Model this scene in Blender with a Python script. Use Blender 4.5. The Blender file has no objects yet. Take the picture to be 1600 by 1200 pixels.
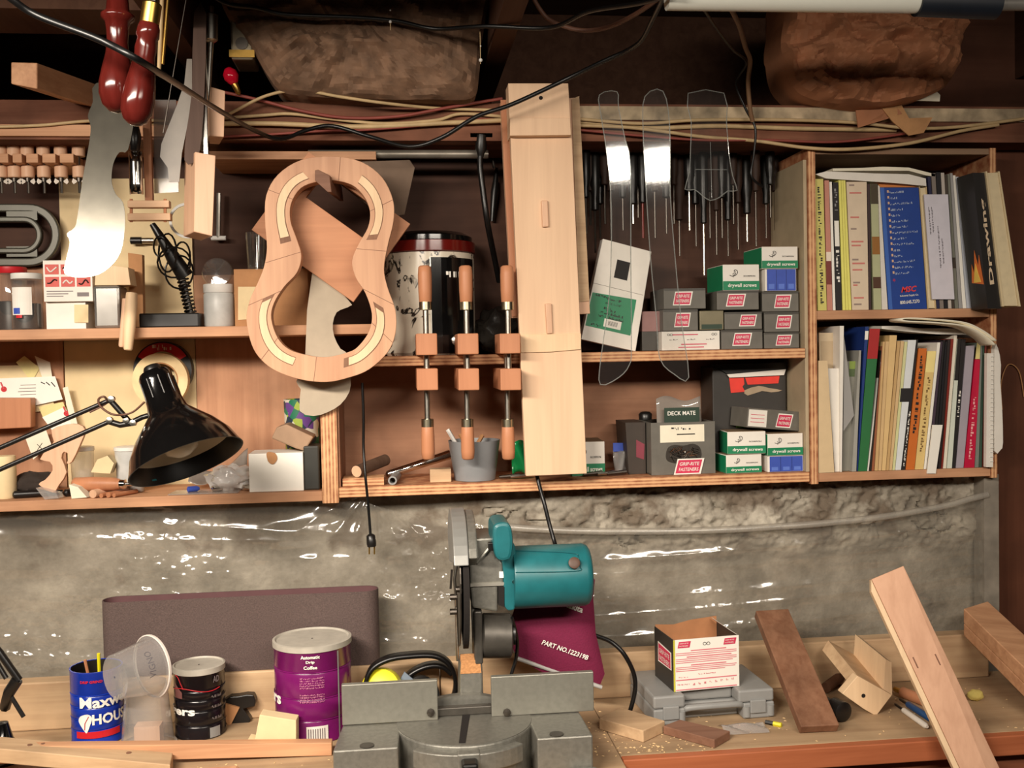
import bpy, bmesh, math, random
from mathutils import Vector, Matrix, noise, Quaternion
R = math.radians
random.seed(7)
scene = bpy.context.scene
COL = scene.collection
# ------------------------------------------------------------------ camera
F = 1600.0
YAW, PIT, ROL, ZC = R(6.2), R(1.8), R(1.1), 1.6
CD = Vector((math.sin(YAW)*math.cos(PIT), math.cos(YAW)*math.cos(PIT), -math.sin(PIT)))
_r0 = Vector((math.cos(YAW), -math.sin(YAW), 0))
_u0 = _r0.cross(CD)
CU = _u0*math.cos(ROL) + _r0*math.sin(ROL)
CR = _r0*math.cos(ROL) - _u0*math.sin(ROL)
cam = bpy.data.cameras.new('camera')
cam.sensor_fit = 'HORIZONTAL'; cam.sensor_width = 36; cam.lens = 36*F/1600; cam.clip_start = 0.02
camo = bpy.data.objects.new('camera', cam); COL.objects.link(camo)
camo.matrix_world = Matrix(((CR.x, CU.x, -CD.x, 0), (CR.y, CU.y, -CD.y, 0), (CR.z, CU.z, -CD.z, ZC), (0, 0, 0, 1)))
scene.camera = camo
# ------------------------------------------------------------------ world, lights, exposure
w = bpy.data.worlds.new('world'); scene.world = w; w.use_nodes = True
w.node_tree.nodes['Background'].inputs[0].default_value = (1.0, 0.80, 0.62, 1)
w.node_tree.nodes['Background'].inputs[1].default_value = 0.035
def area(name, loc, target, sx, sy, energy, col, spread=180):
    l = bpy.data.lights.new(name, 'AREA'); l.shape = 'RECTANGLE'; l.size = sx; l.size_y = sy
    l.energy = energy; l.color = col; l.spread = R(spread)
    o = bpy.data.objects.new(name, l); COL.objects.link(o); o.location = loc
    o.rotation_euler = (Vector(target)-Vector(loc)).to_track_quat('-Z', 'Y').to_euler()
    return o
area('shop_light_lamp', (-0.85, 0.45, 2.16), (-0.1, 2.1, 1.0), 1.2, 0.13, 38, (1.0, 0.89, 0.76), 88)
area('fill_light', (0.75, -0.1, 2.18), (0.55, 2.1, 1.05), 1.2, 0.13, 15, (1.0, 0.89, 0.76), 84)  # unseen fill light added right of the camera and slightly behind
vs = scene.view_settings
vs.view_transform = 'Standard'; vs.look = 'None'; vs.gamma = 1.0; vs.use_curve_mapping = False
vs.exposure = -1.04
# ------------------------------------------------------------------ pixel helpers (1600x1200 frame)
def ray(x, y): return CD + CR*((x-800)/F) - CU*((y-600)/F)
def P(x, y, Y):
    v = ray(x, y); t = Y/v.y
    return Vector((v.x*t, Y, ZC+v.z*t))
def PZ(x, y, Z):
    v = ray(x, y); t = (Z-ZC)/v.z
    return Vector((v.x*t, v.y*t, Z))
def PS(pts, Y): return [P(x, y, Y) for x, y in pts]
def rect(x0, y0, x1, y1, Y):
    ym, xm = (y0+y1)/2, (x0+x1)/2
    a, b = P(x0, ym, Y).x, P(x1, ym, Y).x
    return a, b, P(xm, y1, Y).z, P(xm, y0, Y).z          # X0, X1, Zbottom, Ztop
def C(r, g, b):
    f = lambda c: (c/255/12.92 if c/255 <= 0.04045 else ((c/255+0.055)/1.055)**2.4)
    return (f(r), f(g), f(b))
def spl(pts, n=8, closed=False):
    pts = [Vector(p) for p in pts]; out = []; L = len(pts)
    for i in range(L if closed else L-1):
        if closed: a, b, c, d = pts[i-1], pts[i], pts[(i+1) % L], pts[(i+2) % L]
        else: a, b, c, d = pts[max(i-1, 0)], pts[i], pts[i+1], pts[min(i+2, L-1)]
        for k in range(n):
            t = k/n
            out.append(0.5*((2*b)+(c-a)*t+(2*a-5*b+4*c-d)*t*t+(3*b-a-3*c+d)*t**3))
    if not closed: out.append(pts[-1])
    return out
def resample(pts, n):
    L = len(pts); seg = [(pts[(i+1) % L]-pts[i]).length for i in range(L)]; tot = sum(seg)
    out = []; i = 0; acc = 0
    for k in range(n):
        s = tot*k/n
        while acc+seg[i] < s: acc += seg[i]; i += 1
        out.append(pts[i].lerp(pts[(i+1) % L], (s-acc)/max(seg[i], 1e-9)))
    return out
# ------------------------------------------------------------------ materials
MATS = {}
def nt(name):
    m = bpy.data.materials.new(name); m.use_nodes = True
    return m, m.node_tree.nodes, m.node_tree.links, m.node_tree.nodes['Principled BSDF']
def flat(name, col, rough=0.6, metal=0.0, var=0.12, scale=40, bump=0.0, spec=0.5, trans=0, coat=0):
    if name in MATS: return MATS[name]
    m, N, L, b = nt(name)
    b.inputs['Roughness'].default_value = rough; b.inputs['Metallic'].default_value = metal
    b.inputs['Specular IOR Level'].default_value = spec
    if trans: b.inputs['Transmission Weight'].default_value = trans
    if coat: b.inputs['Coat Weight'].default_value = coat
    tc = N.new('ShaderNodeTexCoord'); ns = N.new('ShaderNodeTexNoise'); ns.inputs['Scale'].default_value = scale; ns.inputs['Detail'].default_value = 5
    L.new(tc.outputs['Object'], ns.inputs['Vector'])
    cr = N.new('ShaderNodeValToRGB')
    cr.color_ramp.elements[0].position = 0.3; cr.color_ramp.elements[1].position = 0.7
    cr.color_ramp.elements[0].color = (*[c*(1-var) for c in col], 1); cr.color_ramp.elements[1].color = (*[min(1, c*(1+var*0.6)) for c in col], 1)
    L.new(ns.outputs['Fac'], cr.inputs['Fac']); L.new(cr.outputs['Color'], b.inputs['Base Color'])
    if bump:
        bp = N.new('ShaderNodeBump'); bp.inputs['Strength'].default_value = bump; bp.inputs['Distance'].default_value = 0.004
        L.new(ns.outputs['Fac'], bp.inputs['Height']); L.new(bp.outputs['Normal'], b.inputs['Normal'])
    MATS[name] = m; return m
def wood(name, col, axis='Z', contrast=0.3, fine=55, rough=0.6, tint=None, spots=0.0):
    if name in MATS: return MATS[name]
    lum = 0.3*col[0]+0.6*col[1]+0.1*col[2]; col = tuple(c*0.88+lum*0.12 for c in col)
    m, N, L, b = nt(name); b.inputs['Roughness'].default_value = rough; b.inputs['Specular IOR Level'].default_value = 0.3
    tc = N.new('ShaderNodeTexCoord')
    def stretched(k, s):
        mp = N.new('ShaderNodeMapping'); sc = [s, s, s]; sc['XYZ'.index(axis)] = s/k
        mp.inputs['Scale'].default_value = sc; L.new(tc.outputs['Object'], mp.inputs['Vector'])
        n = N.new('ShaderNodeTexNoise'); n.inputs['Scale'].default_value = 1; n.inputs['Detail'].default_value = 6; n.inputs['Distortion'].default_value = 0.6
        L.new(mp.outputs['Vector'], n.inputs['Vector']); return n
    a, c2 = stretched(14, fine), stretched(30, fine*4)
    mx = N.new('ShaderNodeMath'); mx.operation = 'MULTIPLY_ADD'; mx.inputs[1].default_value = 0.35
    L.new(c2.outputs['Fac'], mx.inputs[0]); L.new(a.outputs['Fac'], mx.inputs[2])
    cr = N.new('ShaderNodeValToRGB'); e = cr.color_ramp.elements
    dk = tint or [col[0]*(1-contrast*0.8), col[1]*(1-contrast), col[2]*(1-contrast*1.1)]
    e[0].position = 0.48; e[1].position = 0.82; e[0].color = (*dk, 1); e[1].color = (*col, 1)
    L.new(mx.outputs[0], cr.inputs['Fac']); out = cr.outputs['Color']
    if spots:
        n = N.new('ShaderNodeTexNoise'); n.inputs['Scale'].default_value = 9; n.inputs['Detail'].default_value = 4; L.new(tc.outputs['Object'], n.inputs['Vector'])
        r2 = N.new('ShaderNodeValToRGB'); r2.color_ramp.elements[0].position = 0.35; r2.color_ramp.elements[1].position = 0.6
        r2.color_ramp.elements[0].color = (1-spots, 1-spots, 1-spots, 1); r2.color_ramp.elements[1].color = (1, 1, 1, 1)
        L.new(n.outputs['Fac'], r2.inputs['Fac'])
        mm = N.new('ShaderNodeMix'); mm.data_type = 'RGBA'; mm.blend_type = 'MULTIPLY'; mm.inputs[0].default_value = 1
        L.new(out, mm.inputs[6]); L.new(r2.outputs['Color'], mm.inputs[7]); out = mm.outputs[2]
    L.new(out, b.inputs['Base Color'])
    bp = N.new('ShaderNodeBump'); bp.inputs['Strength'].default_value = 0.15; bp.inputs['Distance'].default_value = 0.001
    L.new(mx.outputs[0], bp.inputs['Height']); L.new(bp.outputs['Normal'], b.inputs['Normal'])
    MATS[name] = m; return m
def ply(name, c1, c2, axis='Z', freq=260, rough=0.6):
    """plywood: stacked veneer stripes across `axis`"""
    if name in MATS: return MATS[name]
    m, N, L, b = nt(name); b.inputs['Roughness'].default_value = rough; b.inputs['Specular IOR Level'].default_value = 0.3
    tc = N.new('ShaderNodeTexCoord'); wv = N.new('ShaderNodeTexWave'); wv.wave_type = 'BANDS'; wv.bands_direction = axis
    wv.inputs['Scale'].default_value = freq/6.283; wv.inputs['Distortion'].default_value = 0.6; wv.inputs['Detail'].default_value = 3; wv.inputs['Detail Scale'].default_value = 0.4
    L.new(tc.outputs['Object'], wv.inputs['Vector'])
    ns = N.new('ShaderNodeTexNoise'); ns.inputs['Scale'].default_value = 60; ns.inputs['Detail'].default_value = 6; L.new(tc.outputs['Object'], ns.inputs['Vector'])
    ad = N.new('ShaderNodeMath'); ad.operation = 'MULTIPLY_ADD'; ad.inputs[1].default_value = 0.6; L.new(wv.outputs['Fac'], ad.inputs[0]); L.new(ns.outputs['Fac'], ad.inputs[2])
    cr = N.new('ShaderNodeValToRGB'); cr.color_ramp.elements[0].position = 0.35; cr.color_ramp.elements[1].position = 1.0
    cr.color_ramp.elements[0].color = (*c1, 1); cr.color_ramp.elements[1].color = (*c2, 1)
    L.new(ad.outputs[0], cr.inputs['Fac']); L.new(cr.outputs['Color'], b.inputs['Base Color'])
    MATS[name] = m; return m
def metal(name, col, rough=0.3): return flat(name, col, rough, 1.0, 0.15, 60)
def clear(name, tint=(0.9, 0.9, 0.9), haze=0.1, rough=0.06, gloss=0.12, hazecol=(0.6, 0.6, 0.6)):
    if name in MATS: return MATS[name]
    m = bpy.data.materials.new(name); m.use_nodes = True; N = m.node_tree.nodes; L = m.node_tree.links; N.clear()
    o = N.new('ShaderNodeOutputMaterial'); t = N.new('ShaderNodeBsdfTransparent'); t.inputs[0].default_value = (*tint, 1)
    df = N.new('ShaderNodeBsdfDiffuse'); df.inputs[0].default_value = (*hazecol, 1)
    g = N.new('ShaderNodeBsdfGlossy'); g.inputs['Roughness'].default_value = rough
    m1 = N.new('ShaderNodeMixShader'); m1.inputs[0].default_value = haze; L.new(t.outputs[0], m1.inputs[1]); L.new(df.outputs[0], m1.inputs[2])
    lw = N.new('ShaderNodeLayerWeight'); lw.inputs[0].default_value = 0.5; pw = N.new('ShaderNodeMath'); pw.operation = 'POWER'; pw.inputs[1].default_value = 4.0; L.new(lw.outputs['Facing'], pw.inputs[0]); fr = N.new('ShaderNodeMath'); fr.operation = 'MULTIPLY_ADD'; fr.inputs[1].default_value = 0.7; fr.inputs[2].default_value = 0.035; L.new(pw.outputs[0], fr.inputs[0])
    ad = N.new('ShaderNodeMath'); ad.inputs[1].default_value = gloss; L.new(fr.outputs[0], ad.inputs[0])
    m2 = N.new('ShaderNodeMixShader'); L.new(ad.outputs[0], m2.inputs[0]); L.new(m1.outputs[0], m2.inputs[1]); L.new(g.outputs[0], m2.inputs[2])
    L.new(m2.outputs[0], o.inputs[0]); MATS[name] = m; return m
# ------------------------------------------------------------------ mesh builder
FR = {}
class MB:
    def __init__(s): s.v = []; s.f = []; s.mi = []; s.m = 0
    def add(s, vs, fs):
        o = len(s.v); s.v += [Vector(v) for v in vs]
        for f in fs: s.f.append([o+i for i in f]); s.mi.append(s.m)
        return s
    def box(s, x0, x1, y0, y1, z0, z1, M=None):
        vs = [Vector((x, y, z)) for z in (z0, z1) for y in (y0, y1) for x in (x0, x1)]
        if M: vs = [M @ v for v in vs]
        return s.add(vs, [(0, 2, 3, 1), (4, 5, 7, 6), (0, 1, 5, 4), (2, 6, 7, 3), (0, 4, 6, 2), (1, 3, 7, 5)])
    def prism(s, pts, vec):
        pts = [Vector(p) for p in pts]; n = len(pts); vec = Vector(vec)
        vs = pts + [p+vec for p in pts]
        return s.add(vs, [list(range(n))[::-1], list(range(n, 2*n))] + [(i, (i+1) % n, n+(i+1) % n, n+i) for i in range(n)])
    def ring(s, out, inn, vec):
        n = len(out); vec = Vector(vec)
        vs = list(out)+list(inn)+[p+vec for p in out]+[p+vec for p in inn]; fs = []
        for i in range(n):
            j = (i+1) % n
            fs += [(i, j, n+j, n+i), (2*n+j, 2*n+i, 3*n+i, 3*n+j), (i, 2*n+i, 2*n+j, j), (n+j, 3*n+j, 3*n+i, n+i)]
        return s.add(vs, fs)
    def tube(s, path, r, n=8, closed=False):
        path = [Vector(p) for p in path]; L = len(path); up = None; vs = []; fs = []
        for i, p in enumerate(path):
            a = path[i-1] if (i or closed) else p; b = path[(i+1) % L] if (i < L-1 or closed) else p
            t = (b-a).normalized()
            if up is None: up = Vector((0, 0, 1)) if abs(t.z) < 0.9 else Vector((0, 1, 0))
            u = t.cross(up).normalized(); up = u.cross(t).normalized()
            rr = r[i] if isinstance(r, (list, tuple)) else r
            for k in range(n):
                q = 2*math.pi*k/n; vs.append(p+(u*math.cos(q)+up*math.sin(q))*rr)
        for i in range(L if closed else L-1):
            for k in range(n):
                a, b = i*n+k, i*n+(k+1) % n; c, d = ((i+1) % L)*n+(k+1) % n, ((i+1) % L)*n+k
                fs.append((a, b, c, d))
        if not closed: fs += [list(range(n))[::-1], list(range((L-1)*n, L*n))]
        return s.add(vs, fs)
    def lathe(s, prof, M=None, n=24, caps=True):
        vs = []; fs = []; L = len(prof)
        for r, z in prof:
            for k in range(n):
                q = 2*math.pi*k/n; v = Vector((r*math.cos(q), r*math.sin(q), z)); vs.append(M @ v if M else v)
        for i in range(L-1):
            for k in range(n): fs.append((i*n+k, i*n+(k+1) % n, (i+1)*n+(k+1) % n, (i+1)*n+k))
        if caps: fs += [list(range(n))[::-1], list(range((L-1)*n, L*n))]
        return s.add(vs, fs)
    def grid(s, fn, nu, nv, cu=False):
        vs = [fn(i/nu, j/nv) for j in range(nv+1) for i in range(nu+(0 if cu else 1))]; w_ = nu+(0 if cu else 1); fs = []
        for j in range(nv):
            for i in range(nu): fs.append((j*w_+i, j*w_+(i+1) % w_, (j+1)*w_+(i+1) % w_, (j+1)*w_+i))
        return s.add(vs, fs)
    def build(s, name, mat, parent=None, M=None, loc=False, smooth=None, bevel=0, thick=0, kind=None, label=None):
        vs = s.v
        if parent is not None:
            if not loc: inv = FR[parent.name].inverted(); vs = [inv @ v for v in vs]
            X = None
        elif M is not None: X = M
        else:
            c = Vector(((min(v.x for v in vs)+max(v.x for v in vs))/2, (min(v.y for v in vs)+max(v.y for v in vs))/2, min(v.z for v in vs)))
            vs = [v-c for v in vs]; X = Matrix.Translation(c)
        me = bpy.data.meshes.new(name); me.from_pydata(vs, [], s.f)
        for m_ in (mat if isinstance(mat, (list, tuple)) else [mat]): me.materials.append(m_)
        me.polygons.foreach_set('material_index', s.mi)
        bm = bmesh.new(); bm.from_mesh(me); bmesh.ops.recalc_face_normals(bm, faces=bm.faces); bm.to_mesh(me); bm.free()
        if smooth:
            me.polygons.foreach_set('use_smooth', [True]*len(me.polygons)); me.set_sharp_from_angle(angle=R(smooth))
        me.update()
        o = bpy.data.objects.new(name, me); COL.objects.link(o)
        if parent is not None: o.parent = parent; FR[o.name] = FR[parent.name]
        else: o.matrix_world = X; FR[o.name] = X
        if thick:
            md = o.modifiers.new('thick', 'SOLIDIFY'); md.thickness = thick; md.offset = 0
        if bevel:
            md = o.modifiers.new('bevel', 'BEVEL'); md.width = bevel; md.segments = 2; md.limit_method = 'ANGLE'; md.angle_limit = R(40)
        if kind: o['kind'] = kind
        if label: o['label'] = label
        return o
def tag(o, label, cat, group=None):
    o['label'] = label; o['category'] = cat
    if group: o['group'] = group
    return o
def thing(name, label, cat, M=None, group=None):
    o = bpy.data.objects.new(name, None); COL.objects.link(o); o.empty_display_size = 0.02
    if M is None: M = Matrix()
    if not isinstance(M, Matrix): M = Matrix.Translation(Vector(M))
    o.matrix_world = M; FR[o.name] = M
    return tag(o, label, cat, group)
def struct(o): o['kind'] = 'structure'; return o
def dup(root, M, label=None, group=None):
    r = root.copy(); COL.objects.link(r); r.matrix_world = M; FR[r.name] = M
    if label: r['label'] = label
    if group: r['group'] = group
    for ch in [c for c in COL.objects if c.parent == root]:
        k = ch.copy(); COL.objects.link(k); k.parent = r
        for g in [c for c in COL.objects if c.parent == ch]:
            q = g.copy(); COL.objects.link(q); q.parent = k
    return r
def TR(x, y, z, rz=0, ry=0, rx=0):
    return Matrix.Translation((x, y, z)) @ Matrix.Rotation(R(rz), 4, 'Z') @ Matrix.Rotation(R(ry), 4, 'Y') @ Matrix.Rotation(R(rx), 4, 'X')
def axisM(p, q, roll=0):
    """frame with local Z from p to q"""
    z = (Vector(q)-Vector(p)).normalized()
    return Matrix.Translation(Vector(p)) @ z.to_track_quat('Z', 'Y').to_matrix().to_4x4() @ Matrix.Rotation(roll, 4, 'Z')
FRONT = Matrix(((1, 0, 0, 0), (0, 0, -1, 0), (0, 1, 0, 0), (0, 0, 0, 1)))        # text plane -> faces -Y, reads along +X
def glyphs(s, align, bold, shear, spacing):
    c = bpy.data.curves.new('t', 'FONT'); c.body = s; c.size = 1; c.align_x = align; c.align_y = 'CENTER'; c.resolution_u = 2
    c.offset = bold; c.shear = shear; c.space_character = spacing; c.extrude = 0.0
    ob = bpy.data.objects.new('t', c); me0 = ob.to_mesh()
    vs = [v.co.copy() for v in me0.vertices]; fs = [list(p.vertices) for p in me0.polygons]
    ob.to_mesh_clear(); bpy.data.objects.remove(ob); bpy.data.curves.remove(c)
    return vs, fs
def marks(s):
    """fine print too small to read: rows of short strokes, '~n' strokes"""
    rr = random.Random(s); vs = []; fs = []; x = 0
    for k in range(int(s[1:].split('.')[0])):
        w_ = rr.choice((0.12, 0.3, 0.45)); h = rr.choice((0.5, 0.6, 1.0)); y = rr.choice((0, 0, 0.4)) if h < 1 else 0
        o = len(vs); vs += [Vector((x, y, 0)), Vector((x+w_, y, 0)), Vector((x+w_, y+h, 0)), Vector((x, y+h, 0))]; fs.append([o, o+1, o+2, o+3])
        x += w_+rr.choice((0.14, 0.14, 0.14, 0.5))
    return vs, fs
def text(s, X, parent, mat, size=0.01, width=None, height=None, bold=0.0, loc=True, fn=None, name='lettering', shear=0, spacing=1.0, align='CENTER', ext=0.0002):
    """lettering mesh; X maps text plane (x right, y up, z out) to the parent's frame"""
    if s[0] == '~': vs, fs = marks(s)
    else: vs, fs = glyphs(s, align, bold, shear, spacing)
    if not vs: return None
    x0, x1 = min(v.x for v in vs), max(v.x for v in vs); y0, y1 = min(v.y for v in vs), max(v.y for v in vs)
    sy = (height/(y1-y0)) if height else size
    sx = (width/(x1-x0)) if width else sy
    if width and not height: sy = sx
    if align == 'CENTER': vs = [Vector(((v.x-(x0+x1)/2)*sx, (v.y-(y0+y1)/2)*sy, ext)) for v in vs]
    else: vs = [Vector(((v.x-x0)*sx, (v.y-(y0+y1)/2)*sy, ext)) for v in vs]
    vs = [fn(v) for v in vs] if fn else [X @ v for v in vs]
    b = MB(); b.add(vs, fs)
    me = bpy.data.meshes.new(name)
    if not loc: inv = FR[parent.name].inverted(); vs = [inv @ v for v in vs]
    me.from_pydata(vs, [], fs); me.materials.append(mat); me.update()
    o = bpy.data.objects.new(name, me); COL.objects.link(o); o.parent = parent; FR[o.name] = FR[parent.name]
    return o
# palette
M_plank = wood('pale_plank_wood', C(232, 192, 152), 'Z', 0.12, 40, 0.55)
M_maple = wood('maple_wood', C(226, 178, 140), 'Z', 0.16, 50, 0.5)
M_maplex = wood('maple_wood_cross', C(232, 186, 140), 'X', 0.16, 50, 0.5)
M_inlay = wood('pale_strip_wood', C(238, 202, 156), 'Z', 0.14, 50, 0.5)
M_fir = wood('fir_wood_x', C(214, 158, 112), 'X', 0.3, 45)
M_firz = wood('fir_wood_z', C(214, 158, 112), 'Z', 0.3, 45)
M_firy = wood('fir_wood_y', C(214, 158, 112), 'Y', 0.3, 45)
M_pinex = wood('pine_wood_x', C(210, 174, 130), 'X', 0.25, 40, spots=0.2)
M_piney = wood('pine_wood_y', C(222, 180, 128), 'Y', 0.25, 40, spots=0.15)
M_brownz = wood('brown_walnut_z', C(150, 104, 74), 'Z', 0.35, 45, spots=0.3)
M_brownx = wood('brown_walnut_x', C(140, 98, 74), 'X', 0.3, 45)
M_darkjoist = wood('old_joist_wood', C(96, 62, 42), 'Y', 0.4, 30, 0.8)
M_darkx = wood('old_beam_wood', C(140, 88, 62), 'X', 0.45, 30, 0.8, spots=0.4)
M_handle = wood('turned_handle_wood', C(196, 128, 84), 'Z', 0.15, 60, 0.45)
M_plyedge = ply('plywood_edge_z', C(150, 88, 58), C(222, 172, 126), 'Z', 290)
M_plyedgex = ply('plywood_edge_x', C(150, 88, 58), C(222, 172, 126), 'X', 290)
M_board = wood('shelf_board_wood', C(206, 150, 106), 'X', 0.32, 40, 0.6, spots=0.2)
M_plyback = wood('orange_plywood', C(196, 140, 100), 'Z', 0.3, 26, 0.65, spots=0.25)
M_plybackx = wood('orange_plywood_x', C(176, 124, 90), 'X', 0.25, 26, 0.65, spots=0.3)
M_plyshaded = wood('dark_shaded_plywood', C(84, 52, 36), 'X', 0.35, 26, 0.7, spots=0.3)  # brown plywood, its colour deepened to carry shade from the top boards
M_palepanel = flat('pale_panel', C(226, 202, 156), 0.7, 0, 0.12, 14)
M_white = flat('white_card', C(232, 226, 216), 0.7, 0, 0.04)
M_paper = flat('paper', C(236, 228, 206), 0.8, 0, 0.05)
M_cream = flat('cream_paper', C(226, 204, 160), 0.8, 0, 0.06)
M_grey = flat('grey_carton', C(104, 100, 92), 0.55, 0, 0.12)
M_dgrey = flat('dark_grey_carton', C(66, 62, 56), 0.5, 0, 0.12)
M_green = flat('green_print', C(20, 128, 84), 0.5, 0, 0.05)
M_blue = flat('blue_print', C(58, 84, 178), 0.5, 0, 0.08)
M_pink = flat('red_pink_print', C(206, 52, 88), 0.5, 0, 0.05)
M_wprint = flat('white_print', C(240, 236, 226), 0.6, 0, 0.02)
M_black = flat('black_plastic', C(22, 20, 19), 0.35, 0, 0.2)
M_blackg = flat('black_gloss', C(12, 11, 11), 0.12, 0, 0.1)
M_rubber = flat('black_rubber', C(14, 13, 13), 0.35, 0, 0.2)
M_blk = flat('black_print', C(30, 26, 26), 0.6, 0, 0.02)
M_card = flat('brown_cardboard', C(178, 128, 84), 0.8, 0, 0.1)
M_steel = metal('steel', C(190, 186, 176), 0.3)
M_chrome = metal('chrome', C(225, 222, 216), 0.12)
M_dsteel = metal('dark_steel', C(96, 90, 84), 0.4)
M_alu = flat('cast_aluminium', C(138, 136, 128), 0.42, 0.55, 0.15, 120, 0.1)
M_aludk = flat('cast_aluminium_dark', C(84, 80, 74), 0.45, 0.5, 0.2, 60)
M_wplast = flat('white_plastic', C(226, 224, 218), 0.4, 0, 0.03)
M_gplast = flat('grey_plastic', C(142, 142, 140), 0.45, 0, 0.05)
M_teal = flat('teal_plastic', C(30, 104, 110), 0.4, 0, 0.12)
M_maroon = flat('maroon_cloth', C(118, 22, 62), 0.8, 0, 0.1, 300, 0.2)
M_romex = flat('cream_cable', C(196, 168, 124), 0.55, 0, 0.15)
M_pinkwire = flat('red_brown_cable', C(140, 66, 56), 0.55, 0, 0.15)
M_brass = metal('brass', C(200, 160, 84), 0.3)
M_ferrule = metal('ferrule', C(196, 186, 160), 0.28)
M_red = flat('red_paint', C(196, 30, 40), 0.4, 0, 0.05)
M_yellow = flat('yellow_plastic', C(226, 214, 30), 0.4, 0, 0.05)
M_void = flat('dark_hollow', C(24, 18, 15), 0.9, 0, 0.1)
M_clear = clear('clear_plexiglass', (0.985, 0.985, 0.98), 0.012, 0.05, 0.02, (0.6, 0.6, 0.6))
M_clearedge = clear('plexiglass_edge', (0.8, 0.82, 0.8), 0.28, 0.1, 0.04, (0.6, 0.62, 0.6))
M_frost = clear('frosted_tub', (0.93, 0.93, 0.92), 0.2, 0.15, 0.05, (0.78, 0.76, 0.74))
M_glass = clear('jar_glass', (0.95, 0.95, 0.93), 0.06, 0.05, 0.08, (0.7, 0.7, 0.7))
# ================================================================== STRUCTURE
YS, YB = 2.10, 2.31                         # shelf front plane, plywood back plane
ZL, ZLR, ZUL, ZUR, ZBK = 1.325, 1.331, 1.662, 1.596, 1.675   # tops of the shelves
BZ = 0.88                                   # bench top
b = MB().box(-3, 3, -2.5, 2.9, -0.02, 0); struct(b.build('floor', flat('floor_concrete', C(110, 104, 96), 0.8)))
b = MB().box(-3, 3, -2.5, 2.9, 2.46, 2.48); ceil = struct(b.build('ceiling', wood('subfloor_wood', C(84, 56, 40), 'X', 0.4, 20, 0.85)))
for x in (-1.63, -1.03, -0.43, 0.19, 1.41, 2.0):
    MB().box(x, x+0.042, -2.4, 2.62, 2.2, 2.46).build('joist', M_darkjoist, ceil)
MB().box(-1.0, -0.43, 1.84, 1.98, 2.2, 2.3).build('blocking', M_darkjoist, ceil)
MB().box(-0.388, 0.19, 1.18, 1.29, 2.2, 2.3).build('blocking', M_darkjoist, ceil)
b = MB().box(-3, 3, 2.62, 2.66, 1.9, 2.48); struct(b.build('wall_upper', M_darkjoist))
b = MB().box(-3, 3, YB, YB+0.02, 1.2, 2.04); wb = struct(b.build('wall_back', M_plyshaded))
def panel(x0, x1, y0, y1, z0, z1, m):
    return MB().box(x0, x1, y0, y1, z0, z1).build('plywood_panel', m, wb)
xa, xb, xc = P(102, 640, 2.3).x, P(308, 640, 2.3).x, -0.15
panel(-1.3, xa-0.001, YB-0.012, YB, 1.30, 1.80, M_plyback)
panel(xa+0.001, xb-0.001, YB-0.008, YB, 1.30, 1.99, M_palepanel)
panel(xb+0.001, xc, YB-0.012, YB, 1.30, 1.78, M_plyback)
panel(xc+0.001, 0.868, YB-0.012, YB, 1.30, 1.575, M_plybackx)
panel(xc+0.001, 0.868, YB-0.010, YB, 1.60, 1.98, M_plyshaded)
panel(1.34, 2.2, 2.20, 2.22, 0.0, 2.05, wood('brown_panel_right', C(112, 64, 40), 'Z', 0.3, 24, 0.7, spots=0.25))
# foundation wall (rough concrete and rubble), behind the sheet
def conc(u, v):
    x = -1.6+u*2.92; z = 0.6+v*0.715
    y = 2.182+0.014*noise.noise((x*2.2, z*2.2, 1))+0.006*noise.noise((x*9, z*9, 3))
    k = max(0, min(1, (z-1.13)/0.06)) * max(0, min(1, (x-0.05)/0.4))
    cr_ = abs(noise.noise((x*8+noise.noise((x*20, z*20, 5)), z*15, 4)))
    y += k*(-0.03 + 0.014*noise.noise((x*12, z*16, 4)) + 0.010*abs(noise.noise((x*30, z*34, 7))) + 0.008*noise.noise((x*75, z*85, 9)) + 0.004*noise.noise((x*170, z*170, 12)) + 0.055*max(0, 1-cr_/0.05)*max(0, noise.noise((x*9, z*14, 31))-0.05) + 0.012*(noise.voronoi((x*18+0.5*noise.noise((x*40, z*40, 3)), 0, z*24))[0][0]))
    return Vector((x, y, z))
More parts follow.
